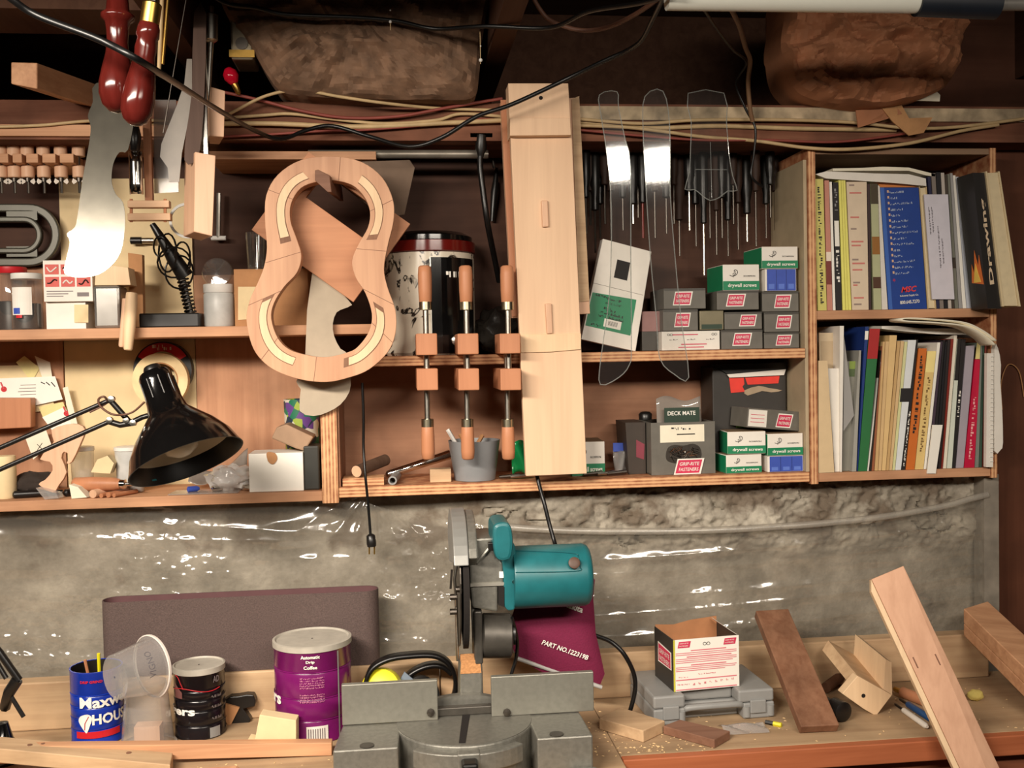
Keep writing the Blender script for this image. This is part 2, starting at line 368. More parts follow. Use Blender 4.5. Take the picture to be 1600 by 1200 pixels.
def mat_conc():
    m, N, L, bs = nt('foundation_concrete'); bs.inputs['Roughness'].default_value = 0.85
    tc = N.new('ShaderNodeTexCoord'); n1 = N.new('ShaderNodeTexNoise'); n1.inputs['Scale'].default_value = 6; n1.inputs['Detail'].default_value = 9; n1.inputs['Roughness'].default_value = 0.65
    L.new(tc.outputs['Object'], n1.inputs['Vector'])
    cr = N.new('ShaderNodeValToRGB'); e = cr.color_ramp.elements
    e[0].position = 0.28; e[0].color = (*C(66, 60, 54), 1); e[1].position = 0.72; e[1].color = (*C(196, 188, 172), 1)
    q = e.new(0.45); q.color = (*C(130, 122, 108), 1); q = e.new(0.56); q.color = (*C(156, 148, 134), 1)
    L.new(n1.outputs['Fac'], cr.inputs['Fac'])
    # brown soil dust lying on the rough top of the wall
    sx = N.new('ShaderNodeSeparateXYZ'); L.new(tc.outputs['Object'], sx.inputs[0])
    n3 = N.new('ShaderNodeTexNoise'); n3.inputs['Scale'].default_value = 14; n3.inputs['Detail'].default_value = 8; L.new(tc.outputs['Object'], n3.inputs['Vector'])
    ma = N.new('ShaderNodeMath'); ma.operation = 'MULTIPLY_ADD'; ma.inputs[1].default_value = 9.0; ma.inputs[2].default_value = -10.2; L.new(sx.outputs['Z'], ma.inputs[0])
    mb_ = N.new('ShaderNodeMath'); mb_.operation = 'MULTIPLY_ADD'; mb_.inputs[1].default_value = 9.0; mb_.use_clamp = True; L.new(n3.outputs['Fac'], mb_.inputs[0]); L.new(ma.outputs[0], mb_.inputs[2])
    md_ = N.new('ShaderNodeMath'); md_.operation = 'MULTIPLY'; md_.inputs[1].default_value = 0.75; L.new(mb_.outputs[0], md_.inputs[0])
    mm = N.new('ShaderNodeMix'); mm.data_type = 'RGBA'; L.new(md_.outputs[0], mm.inputs[0]); L.new(cr.outputs['Color'], mm.inputs[6]); mm.inputs[7].default_value = (*C(92, 76, 60), 1)
    L.new(mm.outputs[2], bs.inputs['Base Color'])
    n2 = N.new('ShaderNodeTexNoise'); n2.inputs['Scale'].default_value = 70; n2.inputs['Detail'].default_value = 6; L.new(tc.outputs['Object'], n2.inputs['Vector'])
    bp = N.new('ShaderNodeBump'); bp.inputs['Strength'].default_value = 0.5; bp.inputs['Distance'].default_value = 0.006
    L.new(n2.outputs['Fac'], bp.inputs['Height']); L.new(bp.outputs['Normal'], bs.inputs['Normal'])
    return m
b = MB().grid(conc, 640, 190); struct(b.build('wall_foundation', mat_conc(), smooth=60))
b = MB().box(-1.6, 1.4, 2.26, 2.9, 0.0, 1.31); struct(b.build('wall_core', flat('core', C(120, 110, 96), 0.9)))
# sill beam with painted strip
b = MB().box(-1.7, 1.9, 2.115, 2.30, 2.035, 2.112); beam = struct(b.build('trim_1', M_darkx))
MB().box(0.34, 1.9, 2.108, 2.115, 2.078, 2.106).build('painted_strip', flat('flaking_paint', C(186, 166, 136), 0.8, 0, 0.55, 22), beam)
MB().box(-1.7, -0.4, 2.105, 2.115, 2.04, 2.062).build('batten', M_fir, beam)
b = MB().box(1.15, 1.9, 2.22, 2.25, 2.112, 2.46); struct(b.build('trim_2', wood('rim_board', C(104, 62, 42), 'X', 0.35, 20, 0.8, spots=0.3)))
# grey corner post at the right end of the foundation
xp0, xp1 = P(1538, 880, 2.12).x, P(1561, 880, 2.12).x
b = MB().box(xp0, xp1, 2.12, 2.16, 0.0, 1.31); struct(b.build('trim_3', flat('grey_post', C(132, 124, 112), 0.7, 0, 0.25, 30)))
# ------------------------------------------------------------------ shelving
def sbox(name, x0, x1, y0, y1, z0, z1, m, p): return MB().box(x0, x1, y0, y1, z0, z1).build(name, m, p, bevel=0.0012)
xl0, xl1 = -0.163, -0.130
u = thing('wall_shelf', 'orange pine wall shelf behind the desk lamp with two long boards', 'shelf', (-0.65, 2.2, 1.305))
sbox('upper_board', -1.3, -0.04, YS, YB-0.013, ZUL-0.02, ZUL, M_board, u)
sbox('lower_board', -1.3, xl0-0.0005, YS, YB-0.013, 1.305, ZL, M_board, u)
sbox('top_board', P(325, 240, 2.14).x, -0.04, 2.14, YB-0.001, P(420, 249, 2.14).z, P(420, 236, 2.14).z, M_board, u)
u = thing('plywood_shelf', 'plywood wall shelf with striped ply edges holding the screw cartons', 'shelf', (0.35, 2.2, 1.31))
sbox('side_panel', xl0, xl1-0.0005, YS-0.004, YB-0.013, 1.300, ZUR-0.022, M_plyedgex, u)
sbox('side_face', xl1, xl1+0.004, YS+0.004, YB-0.013, ZLR, ZUR-0.022, M_plybackx, u)
sbox('lower_board', xl1, 0.864, YS, YB-0.013, 1.310, ZLR, M_plyedge, u)
sbox('upper_board', xl0, 0.8575, YS, YB-0.013, ZUR-0.021, ZUR, M_plyedge, u)
sbox('end_board', 0.858, 0.8655, YS+0.003, YB-0.013, ZLR, 1.995, flat('grey_primed_board', C(178, 160, 130), 0.7, 0, 0.12, 20), u)
u = thing('bookcase', 'plywood bookcase box holding two rows of magazines and books', 'bookcase', (1.07, 2.2, 1.31))
sbox('side_panel', 0.866, 0.882, YS-0.004, YB, 1.305, 2.02, M_plyedgex, u)
sbox('side_panel', 1.2745, 1.289, YS-0.002, YB, 1.305, 2.02, M_plyedgex, u)
sbox('top_panel', 0.8825, 1.274, YS, YB, 2.006, 2.019, wood('grey_board', C(150, 118, 90), 'X', 0.3, 30), u)
sbox('shelf', 0.8825, 1.274, YS, YB-0.01, ZBK-0.019, ZBK, M_board, u)
sbox('bottom_board', 0.8825, 1.274, YS, YB-0.01, 1.309, 1.328, M_board, u)
sbox('back_panel', 0.8825, 1.274, YB-0.008, YB-0.002, 1.329, 2.005, M_plyshaded, u)
# ------------------------------------------------------------------ workbench
u = thing('workbench', 'long wooden workbench along the foundation wall', 'workbench', (0, 1.85, 0))
M_bench = wood('bench_top_wood', C(192, 160, 120), 'X', 0.25, 30, 0.7, spots=0.25)
xr = P(970, 1182, 1.76).x
MB().box(-1.5, xr, 1.55, 2.10, BZ-0.04, BZ).build('bench_top', M_bench, u, bevel=0.002)
MB().box(xr+0.001, 1.9, 1.764, 2.10, BZ-0.04, BZ).build('bench_top', M_bench, u, bevel=0.002)
xe = P(1492, 1160, 1.745).x
MB().box(xr+0.001, 1.9, 1.742, 1.763, BZ-0.036, BZ+0.001).build('front_edge', wood('orange_edge_wood', C(190, 104, 56), 'X', 0.3, 40, 0.5), u, bevel=0.002)
MB().box(xr+0.06, 1.9, 1.775, 1.80, 0.35, BZ-0.041).build('apron', wood('brown_apron', C(150, 86, 52), 'X', 0.3, 40, 0.6), u)
for x in (-1.3, 0.2, 1.6): MB().box(x, x+0.09, 1.9, 1.99, 0, BZ-0.041).build('leg', M_firz, u)
zb0 = 0.975
for x0, x1 in ((-1.5, 0.065), (0.067, P(1540, 1000, 2.075).x)):
    MB().box(x0, x1, 2.062, 2.10, BZ+0.0005, zb0).build('back_rail', M_pinex, u, bevel=0.003)
# ------------------------------------------------------------------ plastic sheet over the concrete
def sheet(u_, v_):
    px = -60+u_*1600; 
    top = P(px, 790-px*0.016, 2.13).z if px < 560 else P(px, 0, 2.13).z
    if px < 560: zt = 1.304
    else:
        k = (px-560)/980; yt = 772+66*math.sin(math.pi*min(1, k*1.02))**0.55*(1-0.25*k)
        zt = min(1.304, P(px, yt, 2.13).z)
    x = P(px, 900, 2.13).x; zbm = 0.955; z = zt+(zbm-zt)*v_
    y = 2.128
    y += 0.012*noise.noise((x*1.6, z*7, 11))+0.005*noise.noise((x*5, z*19, 21))
    # folds fanning from the nail under the divider
    dx, dz = x+0.06, 1.33-z; ang = math.atan2(dx, dz); rr = math.hypot(dx, dz)
    fan = math.exp(-((rr-0.13)/0.14)**2); y += 0.006*fan*abs(math.sin(ang*9+0.6*noise.noise((ang*3, 0, 0))))
    # long sagging horizontal folds
    sag = z+0.05*math.sin((x+0.8)*1.5)
    y += 0.006*abs(noise.noise((x*0.7, sag*22, 5)))*1.6
    cl = max(0, noise.noise((x*3.1, z*5, 77))+0.25)
    y += 0.0016*noise.noise((x*24, z*40, 9)) + cl*(0.0034*noise.noise((x*48, z*66, 19))+0.0019*noise.noise((x*120, z*140, 29)))
    return Vector((x, min(y, 2.15), z))
M_sheet = clear('clear_poly_sheet', (0.95, 0.94, 0.92), 0.12, 0.11, 0.05, (0.62, 0.58, 0.5))
b = MB().grid(sheet, 760, 190)
psh = tag(b.build('plastic_sheet', M_sheet, smooth=80), 'wrinkled clear plastic sheet hung over the concrete foundation wall', 'plastic sheet')
hem = [sheet(k_/60, 0)+Vector((0, -0.004, 0)) for k_ in range(31, 61)]
MB().tube(hem, 0.0075, 8).build('rolled_hem', clear('hem_film', (0.9, 0.89, 0.86), 0.3, 0.25, 0.05, (0.6, 0.56, 0.5)), psh, smooth=60)
# ------------------------------------------------------------------ insulation and paper bag between the joists
def batt(pts_px, Y, depth, nseed, amp):
    o = [Vector((x, y, 0)) for x, y in pts_px]
    o = resample(spl(o, 6, True), 144); c = sum(o, Vector())/len(o); b = MB()
    rings = [k_/30 for k_ in range(30)]+[1.0]; vs = []; fs = []
    for k, s in enumerate(rings):
        for p in o:
            q = c.lerp(p, max(s, 0.02)); bul = depth*(1-s**4)
            w_ = P(q.x, q.y, Y)
            f1 = noise.noise((w_.x*7+1.5*noise.noise((w_.x*6, w_.z*6, 1)), w_.z*15, nseed)); f2 = noise.noise((w_.x*22, w_.z*30, nseed+5)); f3 = noise.noise((w_.x*60, w_.z*70, nseed+3))
            vd = noise.voronoi((w_.x*11+0.6*f2, w_.z*13+0.6*f1, nseed))[0]; ve = noise.voronoi((w_.x*30+0.8*f1, w_.z*36, nseed+2))[0]
            bul += amp*(1.2*(vd[1]-vd[0])+0.45*(ve[1]-ve[0])+0.9*(0.5-abs(f1)*1.6)+0.5*(0.3-abs(f2))+0.15*f3)*(1.0 if s < 0.97 else 0.3)
            vs.append(w_+Vector((0, -bul, 0)))
    n = 144
    for k in range(len(rings)-1):
        for i in range(n): fs.append((k*n+i, k*n+(i+1) % n, (k+1)*n+(i+1) % n, (k+1)*n+i))
    fs.append(list(range(n))[::-1])
    base = len(vs); vs += [vs[(len(rings)-1)*n+i]+Vector((0, 0.10, 0)) for i in range(n)]
    for i in range(n): fs.append(((len(rings)-1)*n+i, (len(rings)-1)*n+(i+1) % n, base+(i+1) % n, base+i))
    fs.append(list(range(base, base+n))); b.add(vs, fs); return b
M_kraft = flat('kraft_paper_old', C(128, 98, 76), 0.85, 0, 0.4, 30, 0.6)
M_bag = flat('brown_bag_paper', C(168, 112, 78), 0.8, 0, 0.2, 18, 0.2)
b = batt([(330, -60), (345, -10), (352, 20), (395, 80), (420, 120), (445, 146), (520, 153), (600, 156), (680, 156), (738, 154), (748, 120), (752, 70), (760, 20), (765, -60), (550, -70)], 2.06, 0.045, 3, 0.026)
tag(b.build('insulation_batt', M_kraft, smooth=16), 'brown wrinkled paper-faced insulation bulging between the ceiling joists', 'insulation')
b = batt([(1235, -20), (1222, 40), (1219, 90), (1232, 130), (1255, 152), (1300, 162), (1350, 168), (1400, 164), (1450, 150), (1480, 130), (1498, 90), (1503, 40), (1500, -20), (1360, -30)], 2.07, 0.05, 9, 0.036)
bag = tag(b.build('paper_bag', M_bag, smooth=14), 'crumpled brown paper bag sitting on the sill beam above the books', 'paper bag')
for k, (pts, m) in enumerate([([(1338, 172), (1400, 166), (1408, 178), (1385, 186), (1340, 200)], M_bag), ([(1375, 166), (1408, 163), (1420, 185), (1458, 183), (1442, 208), (1420, 212), (1395, 190)], flat('bag_flap_light', C(186, 138, 92), 0.8, 0, 0.15)), ([(1430, 157), (1450, 142), (1461, 138), (1470, 148), (1469, 158)], M_paper)]):
    q = spl(PS(pts, 2.085), 1, True)
    q = [p+Vector((0, 0.008*noise.noise((p.x*40, p.z*40, k)), 0)) for p in q]
    MB().prism(q, (0, 0.003, 0)).build('torn_flap', m, bag)
# ================================================================== CABLES AND OVERHEAD
def cable(name, pts, r, m, label, cat='cable', group=None, n=7):
    """pts: (px, py, Y)"""
    o = MB().tube(spl([P(*p) for p in pts], n), r, 8).build(name, m, smooth=60)
    return tag(o, label, cat, group)
cable('power_cord', [(-30, -40, 1.15), (20, 0, 1.17), (60, 25, 1.18), (160, 64, 1.17), (240, 108, 1.2), (330, 165, 1.6), (400, 205, 1.95), (440, 217, 2.02), (480, 203, 2.05), (520, 197, 2.06), (580, 214, 2.04), (640, 229, 2.0), (690, 215, 1.98), (745, 182, 1.97), (800, 163, 1.965), (880, 126, 1.95), (940, 97, 1.9), (982, 78, 1.86), (1003, 62, 1.8), (1020, 30, 1.7), (1040, -12, 1.6)], 0.0042, M_rubber, 'glossy black power cord swooping low across the sill beam and plank', 'cord')
cable('power_cord', [(300, -30, 1.9), (350, 4, 1.92), (400, 12, 1.95), (450, 23, 1.96), (550, 27, 1.96), (620, 33, 1.96), (680, 45, 1.96), (760, 41, 1.9), (860, 43, 1.85), (920, 18, 1.75), (1000, 5, 1.62), (1060, -12, 1.55)], 0.0042, M_rubber, 'glossy black power cord running straight across the paper-faced insulation', 'cord')
cable('lamp_cord', [(825, -20, 1.9), (842, 12, 1.9), (862, 33, 1.9), (905, 47, 1.88), (945, 44, 1.85), (990, 24, 1.75), (1040, -10, 1.6)], 0.0042, flat('brown_cord', C(96, 62, 46), 0.6), 'brown cord drooping in the dark joist bay under the tube light', 'cord')
cable('drop_cord', [(1128, -30, 1.6), (1140, 8, 1.65), (1155, 40, 1.75), (1165, 75, 1.9), (1172, 95, 2.0), (1169, 130, 2.04), (1172, 170, 2.06), (1176, 190, 2.07)], 0.0046, flat('tan_cord', C(124, 92, 64), 0.6), 'tan twisted cord hanging from the tube light to the sill beam', 'cord')
cable('drop_cord', [(1098, 12, 1.62), (1120, 45, 1.8), (1145, 78, 1.95), (1166, 98, 2.02), (1150, 130, 2.06), (1165, 170, 2.07), (1180, 200, 2.07), (1178, 240, 2.07), (1174, 275, 2.07), (1192, 292, 2.08)], 0.0026, M_rubber, 'thin black cord hanging past the sill beam beside the drywall screw cartons', 'cord')
G = 'cables stapled along the sill beam'
cable('house_cable', [(-40, 199, 2.10), (60, 196, 2.10), (140, 189, 2.10), (230, 188, 2.09), (330, 190, 2.1), (360, 177, 2.08), (415, 150, 2.07), (468, 141, 2.05), (530, 151, 2.05), (600, 161, 2.06), (680, 169, 2.10), (770, 172, 2.11)], 0.0032, M_romex, 'cream cable kinked upward over the insulation edge', 'cable')
cable('house_cable', [(200, 196, 2.105), (400, 181, 2.105), (455, 178, 2.105), (520, 186, 2.105), (600, 193, 2.1), (680, 188, 2.1), (720, 178, 2.105), (785, 182, 2.108)], 0.0034, M_romex, 'cream cable dipping along the sill beam behind the black cord')
cable('house_cable', [(300, 194, 2.1), (420, 193, 2.1), (560, 198, 2.1), (700, 192, 2.1), (785, 188, 2.1)], 0.005, M_romex, 'thick tan cable lying level along the sill beam')
cable('house_cable', [(330, 140, 2.09), (400, 155, 2.09), (470, 173, 2.09), (540, 184, 2.095), (620, 182, 2.095), (700, 168, 2.095), (760, 158, 2.1), (785, 154, 2.1)], 0.0032, M_pinkwire, 'red-brown cable arching below the insulation', 'cable')
cable('house_cable', [(340, 214, 2.1), (420, 210, 2.1), (500, 205, 2.1), (570, 203, 2.1), (660, 196, 2.1), (740, 187, 2.1), (785, 187, 2.1)], 0.0024, M_pinkwire, 'thin red-brown cable rising along the underside of the sill beam')
cable('house_cable', [(905, 186, 2.1), (1000, 193, 2.1), (1080, 188, 2.1), (1160, 187, 2.1), (1250, 188, 2.1), (1340, 192, 2.1), (1420, 200, 2.09), (1500, 198, 2.1), (1640, 180, 2.1)], 0.0036, M_romex, 'cream cable along the sill beam above the bookcase')
cable('house_cable', [(905, 196, 2.1), (980, 199, 2.1), (1040, 206, 2.1), (1100, 214, 2.1), (1180, 220, 2.1), (1260, 231, 2.085), (1330, 233, 2.08), (1420, 224, 2.085), (1500, 205, 2.1), (1560, 195, 2.1)], 0.0038, M_romex, 'cream cable sagging just above the bookcase top')
cable('house_cable', [(905, 203, 2.1), (1000, 212, 2.1), (1100, 219, 2.1), (1200, 219, 2.1), (1300, 222, 2.1), (1380, 214, 2.1), (1440, 204, 2.1)], 0.0026, M_pinkwire, 'thin red-brown cable under the cream cables by the bookcase')
cable('house_cable', [(905, 190, 2.11), (1010, 200, 2.11), (1120, 197, 2.11), (1250, 201, 2.11), (1400, 203, 2.11)], 0.0048, M_romex, 'thick tan cable along the sill beam behind the clear templates')
# black hanging plug cord behind the pot
u = thing('hanging_plug', 'thick black cord with a plug hanging from the beam beside the round pot', 'cord', P(752, 240, 2.12))
MB().tube(spl([P(752, 232, 2.12), P(750, 255, 2.12), P(755, 300, 2.12), P(762, 350, 2.13), P(772, 400, 2.2), P(780, 440, 2.24)], 8), 0.0062, 8).build('cord', M_rubber, u, smooth=60)
MB().lathe([(0.002, 0), (0.011, 0.002), (0.012, 0.03), (0.007, 0.042), (0.005, 0.05)], axisM(P(752, 210, 2.12), P(751, 245, 2.12)), 14).build('plug', M_black, u, smooth=40)
MB().box(*[c for c in (P(734, 215, 2.12).x, P(770, 215, 2.12).x, 2.115, 2.135, P(750, 216, 2.12).z, P(750, 208, 2.12).z)]).build('bracket', M_steel, u, bevel=0.001)
for x, y1, lab in ((751, 100, 'bead pull chain hanging in front of the insulation edge'), (610, 36, 'short bead pull chain hanging over the upper black cord')):
    u = thing('pull_chain', lab, 'chain', P(x, y1, 1.93))
    p = P(x, y1, 1.93); MB().tube([p, Vector((p.x, p.y, 2.2))], 0.0007, 5).build('string', M_romex, u)
    for yy in ((y1-6, 5), (72, 2), (40, 2)) if y1 > 50 else ((y1-2, 4), (16, 2)): 
        q = P(x, yy[0], 1.93); r_ = yy[1]*0.00075; MB().lathe([(0.0002, -r_), (r_*0.8, -r_*0.6), (r_, 0), (r_*0.8, r_*0.6), (0.0002, r_)], TR(q.x, q.y, q.z), 10).build('bead', M_wplast, u, smooth=60)
u = thing('black_pliers', 'slim black pliers hanging upright beside the thick black plug cord', 'pliers', P(771, 346, 2.29))
MB().tube([P(776, 262, 2.285), P(773, 300, 2.285), P(769, 346, 2.285)], [0.003, 0.009, 0.005], 8).build('handle', M_black, u, smooth=50)
MB().tube([P(772, 262, 2.285), P(770, 250, 2.285)], 0.003, 6).build('jaw', M_dsteel, u)
# grey bar along the top of the recess
o = MB().lathe([(0.002, 0), (0.009, 0.0), (0.009, 0.372), (0.002, 0.372)], axisM(P(482, 241, 2.16), P(762, 241, 2.16)), 16).build('conduit', flat('conduit_grey', C(150, 142, 130), 0.4, 0.6, 0.2, 30), smooth=40)
tag(o, 'grey metal conduit running level behind the guitar mold', 'conduit')
# tube lamp overhead (unlit)
u = thing('tube_light', 'white fluorescent tube with a dark end sleeve hanging under the joists', 'lamp', P(1300, 0, 1.6))
a, q1, q2, q3 = P(1042, -3, 1.6), P(1432, 2, 1.6), P(1556, 6, 1.6), P(1760, 6, 1.6)
rr = 0.019
MB().lathe([(0.004, 0), (rr, 0.0), (rr, (q1-a).length), (0.004, (q1-a).length)], axisM(a, q1), 28).build('tube', flat('tube_white', C(232, 232, 220), 0.25, 0, 0.02), u, smooth=40)
MB().lathe([(0.004, 0), (rr+0.005, 0.0), (rr+0.006, (q2-q1).length), (0.004, (q2-q1).length)], axisM(q1, q2), 28).build('end_sleeve', flat('navy_sleeve', C(24, 30, 40), 0.5), u, smooth=40)
MB().lathe([(0.004, 0), (0.011, 0.0), (0.011, (q3-q2).length)], axisM(q2, q3), 24).build('rod', flat('rod_grey', C(150, 146, 140), 0.35, 0.4), u, smooth=40)
for x in (1090, 1390): MB().tube([P(x, -2, 1.6), P(x, -2, 1.6)+Vector((0, 0, 0.62))], 0.0015, 6).build('hanger_wire', M_dsteel, u)
# timber offcut on the sill, metal box, red bulb
u = MB()
f = PS([(17, 97), (58, 98), (58, 142), (46, 139), (17, 129)], 1.9)
u.prism(PS([(17, 97), (58, 98), (58, 139), (17, 131)], 1.9), Vector((0.07, 0.36, 0.03)))
tag(u.build('timber_offcut', M_firy, bevel=0.002), 'square timber end jutting over the sill beam beside the red tool handles', 'timber')
u = thing('junction_box', 'galvanised metal junction box beside the paper-faced insulation', 'electrical box', P(380, 60, 2.1))
x0, x1, z0, z1 = rect(364, 18, 398, 100, 2.08)
MB().box(x0, x1, 2.05, 2.14, z0, z1).build('body', flat('galvanised', C(150, 138, 116), 0.4, 0.7, 0.25, 30), u, bevel=0.004)
MB().box(x0-0.003, x1+0.003, 2.046, 2.0495, z0+0.004, z0+0.018).build('flange', M_brass, u)
for z in (0.3, 0.7): MB().lathe([(0.001, 0), (0.012, 0), (0.012, 0.002), (0.001, 0.002)], axisM((0.5*(x0+x1), 2.049, z0+(z1-z0)*z), (0.5*(x0+x1), 2.0, z0+(z1-z0)*z)), 18).build('knockout', M_dsteel, u)
u = thing('red_bulb', 'small red glass bulb with a brass base by the junction box', 'bulb', P(362, 130, 2.08))
A = axisM(P(374, 148, 2.08), P(356, 108, 2.08))
MB().lathe([(0.001, 0.022), (0.008, 0.024), (0.0145, 0.036), (0.014, 0.046), (0.007, 0.055), (0.001, 0.057)], A, 20).build('glass', flat('red_glass', C(214, 20, 50), 0.15, 0, 0.05), u, smooth=60)
MB().lathe([(0.002, 0.0), (0.005, 0.003), (0.007, 0.022), (0.003, 0.024)], A, 16).build('base', M_brass, u, smooth=50)
# ================================================================== HANGING TOOLS, LEFT
M_varn = wood('red_varnished_wood', C(78, 18, 12), 'Z', 0.5, 50, 0.14)
def turned(name, label, top, bot, Y, ferr, prof, extra):
    p, q = P(*top, Y), P(*bot, Y); L = (q-p).length
    u = thing(name, label, 'turning tool', q, 'turning tools hung handle down')
    A = axisM(p, q)
    MB().lathe([(r*Y/F, t*L) for r, t in prof], A, 28).build('handle', M_varn, u, smooth=60)
    if ferr: MB().lathe([(11*Y/F, -0.022), (14*Y/F, -0.020), (14*Y/F, 0.006), (11*Y/F, 0.006)], A, 24).build('ferrule', M_brass, u, smooth=40)
    MB().tube([p, p+(p-q).normalized()*0.05, Vector((p.x, p.y, 2.2))], 0.005, 8).build('blade', M_dsteel, u)
turned('turning_tool', 'dark red varnished tool handle with a turned bead hung handle down', (184, -8), (183, 177), 1.25, False, [(10, 0), (15, 0.03), (17, 0.14), (24, 0.17), (24, 0.2), (18, 0.23), (16, 0.3), (15, 0.4), (17, 0.5), (22, 0.62), (26, 0.74), (26, 0.84), (21, 0.93), (11, 0.985), (1, 1.0)], 0)
turned('turning_tool', 'dark red varnished tool handle with a yellow brass ferrule hung handle down', (234, 34), (210, 197), 1.22, True, [(13, 0), (16, 0.06), (17, 0.14), (14, 0.17), (16, 0.26), (15, 0.33), (18, 0.45), (22, 0.62), (24, 0.75), (23, 0.87), (17, 0.95), (8, 0.99), (1, 1.0)], 0)
# sheet metal template with holes
def plate(name, pts, Y, th, m, label, cat, n=4, tilt=None, closed_spl=True, holes=(), hmat=None, group=None, bend=None):
    q = PS(pts, Y)
    if n > 1: q = spl(q, n, True)
    if bend: q = [p+Vector((0, bend(p), 0)) for p in q]
    u = MB().prism(q, (0, th, 0)).build(name, m)
    tag(u, label, cat, group)
    for hx, hy, hr in holes:
        p = P(hx, hy, Y)+Vector((0, -0.0003, 0))
        if bend: p.y += bend(p)
        MB().lathe([(0.0001, 0), (hr*Y/F, 0), (hr*Y/F, 0.0004), (0.0001, 0.0004)], axisM(p, p+Vector((0, -1, 0))), 10).build('hole', hmat or M_void, u)
    return u
hol = [(156+i*4.6, 414-i*i*0.25-i*2.0, 1.3) for i in range(8)]
zc_ = P(150, 400, 1.9).z
plate('metal_template', [(150, 130), (146, 160), (139, 182), (144, 200), (142, 230), (134, 285), (129, 335), (125, 358), (113, 368), (118, 382), (113, 410), (112, 430), (135, 436), (165, 431), (188, 412), (199, 388), (202, 350), (198, 320), (186, 306), (179, 285), (181, 258), (190, 240), (203, 236), (212, 180), (212, 130)], 1.9, 0.0015, flat('zinc_sheet', C(112, 108, 98), 0.2, 0.6, 0.15, 30), 'grey sheet metal template with a rounded lower end and a row of holes', 'template', 3, holes=hol, hmat=M_wprint, bend=lambda p: -0.112*(P(150, 130, 1.9).z-p.z))
mt = [o_ for o_ in COL.objects if o_.name == 'metal_template'][0]
p_ = P(180, 132, 1.9); MB().tube([p_+Vector((0, 0.001, -0.004)), Vector((p_.x, p_.y, 2.2))], 0.0012, 6).build('hanging_wire', M_dsteel, mt)
# steel gouge blade
u = MB()
g0, g1 = P(210, 236, 2.0), P(210, 303, 2.0); hl = (g0-g1).length
u.grid(lambda a, t: Vector((g0.x+0.013*math.sin((a-0.5)*2.4), 2.0+0.011*(1-math.cos((a-0.5)*2.4)), g0.z-hl*t)), 12, 4)
o = u.build('gouge', M_chrome, smooth=60, thick=0.0015); tag(o, 'bright polished steel gouge blade hanging beside the wooden stick', 'gouge')
MB().lathe([(0.004, 0), (0.009, 0.004), (0.011, 0.03), (0.006, 0.05), (0.002, 0.052)], axisM(P(211, 238, 2.0), P(212, 195, 2.0)), 16).build('socket', M_black, o, smooth=50)
# wooden stick with a T of two slats
u = thing('wooden_hanger', 'thin wooden stick ending in two short cross slats with pegs', 'hanger', P(230, 345, 2.02))
def pbox(bm, x0, y0, x1, y1, Y, d):
    a, b_, z0, z1 = rect(x0, y0, x1, y1, Y); return bm.box(a, b_, Y, Y+d, z0, z1)
M_stick = wood('stick_wood', C(172, 112, 72), 'Z', 0.25, 60)
pbox(MB(), 224, 150, 236, 313, 2.02, 0.012).build('stick', M_stick, u)
pbox(MB(), 199, 313, 264, 324, 2.01, 0.02).build('slat', M_maplex, u, bevel=0.001)
pbox(MB(), 199, 333, 266, 344, 2.01, 0.02).build('slat', M_maplex, u, bevel=0.001)
for x in (205, 258): MB().tube([P(x, 311, 2.02), P(x, 347, 2.02)], 0.003, 8).build('peg', M_handle, u)
# grey plastic pieces, files, rods
plate('plastic_template', [(292, 92), (288, 130), (276, 165), (262, 200), (252, 225), (250, 245), (262, 262), (264, 284), (280, 284), (284, 240), (292, 200), (300, 150), (300, 92)], 1.98, 0.003, flat('grey_sheet', C(128, 118, 106), 0.4, 0, 0.1), 'grey plastic template with a slanted edge hanging by the chrome bar', 'template', 1)
plate('plastic_template', [(240, 156), (275, 156), (279, 300), (241, 302)], 2.05, 0.003, clear('smoky_acrylic', (0.6, 0.57, 0.54), 0.25, 0.2, 0.0, (0.35, 0.32, 0.3)), 'smoky clear acrylic rectangle hanging behind the wooden stick', 'template', 1)
plate('steel_rule', [(303, 20), (322, 20), (318, 170), (312, 235), (301, 255), (288, 250), (292, 200), (300, 140)], 1.94, 0.003, wood('dark_brown_tool', C(88, 62, 48), 'Z', 0.3), 'dark brown wooden blade hanging between the grey template and chrome bar', 'tool blade', 2)
for k, (a, b_, r, lab) in enumerate([((254, -20), (248, 118), 0.0035, 'thin cream rod hanging beside the red tool handles'), ((264, -20), (254, 100), 0.0028, 'thin brass-coloured rod hanging behind the cream rod'), ((294, -20), (255, 208), 0.0009, 'fine wire hanging slantwise in front of the grey template')]):
    p, q = P(*a, 1.75), P(*b_, 1.75); t = Vector((p.x, p.y, 2.2))
    tag(MB().tube([t, p, q], r, 8).build('hanging_rod', (M_romex, M_brass, M_dsteel)[k], smooth=50), lab, 'rod')
# wooden cam clamp with steel bar
u = thing('bar_clamp', 'bar clamp with a chrome bar and two thick wooden jaws', 'clamp', P(310, 370, 1.95))
MB().box(*[v for v in (P(313, 100, 1.95).x, P(322, 100, 1.95).x, 1.95, 1.965)], P(318, 370, 1.95).z, 2.2).build('bar', M_chrome, u, bevel=0.0015)
MB().tube([P(330, 10, 1.97), P(330, 60, 1.97), P(326, 130, 1.97), P(318, 236, 1.97)], 0.005, 10).build('screw', M_steel, u, smooth=50)
MB().lathe([(0.003, 0), (0.012, 0.004), (0.012, 0.05), (0.004, 0.056)], axisM(P(330, 20, 1.97), P(330, 60, 1.97)), 14).build('nut', M_steel, u, smooth=40)
MB().prism(PS([(305, 237), (337, 243), (332, 369), (303, 362)], 1.93), Vector((-0.034, 0.075, 0))).build('lower_jaw', M_maple, u, bevel=0.0015)
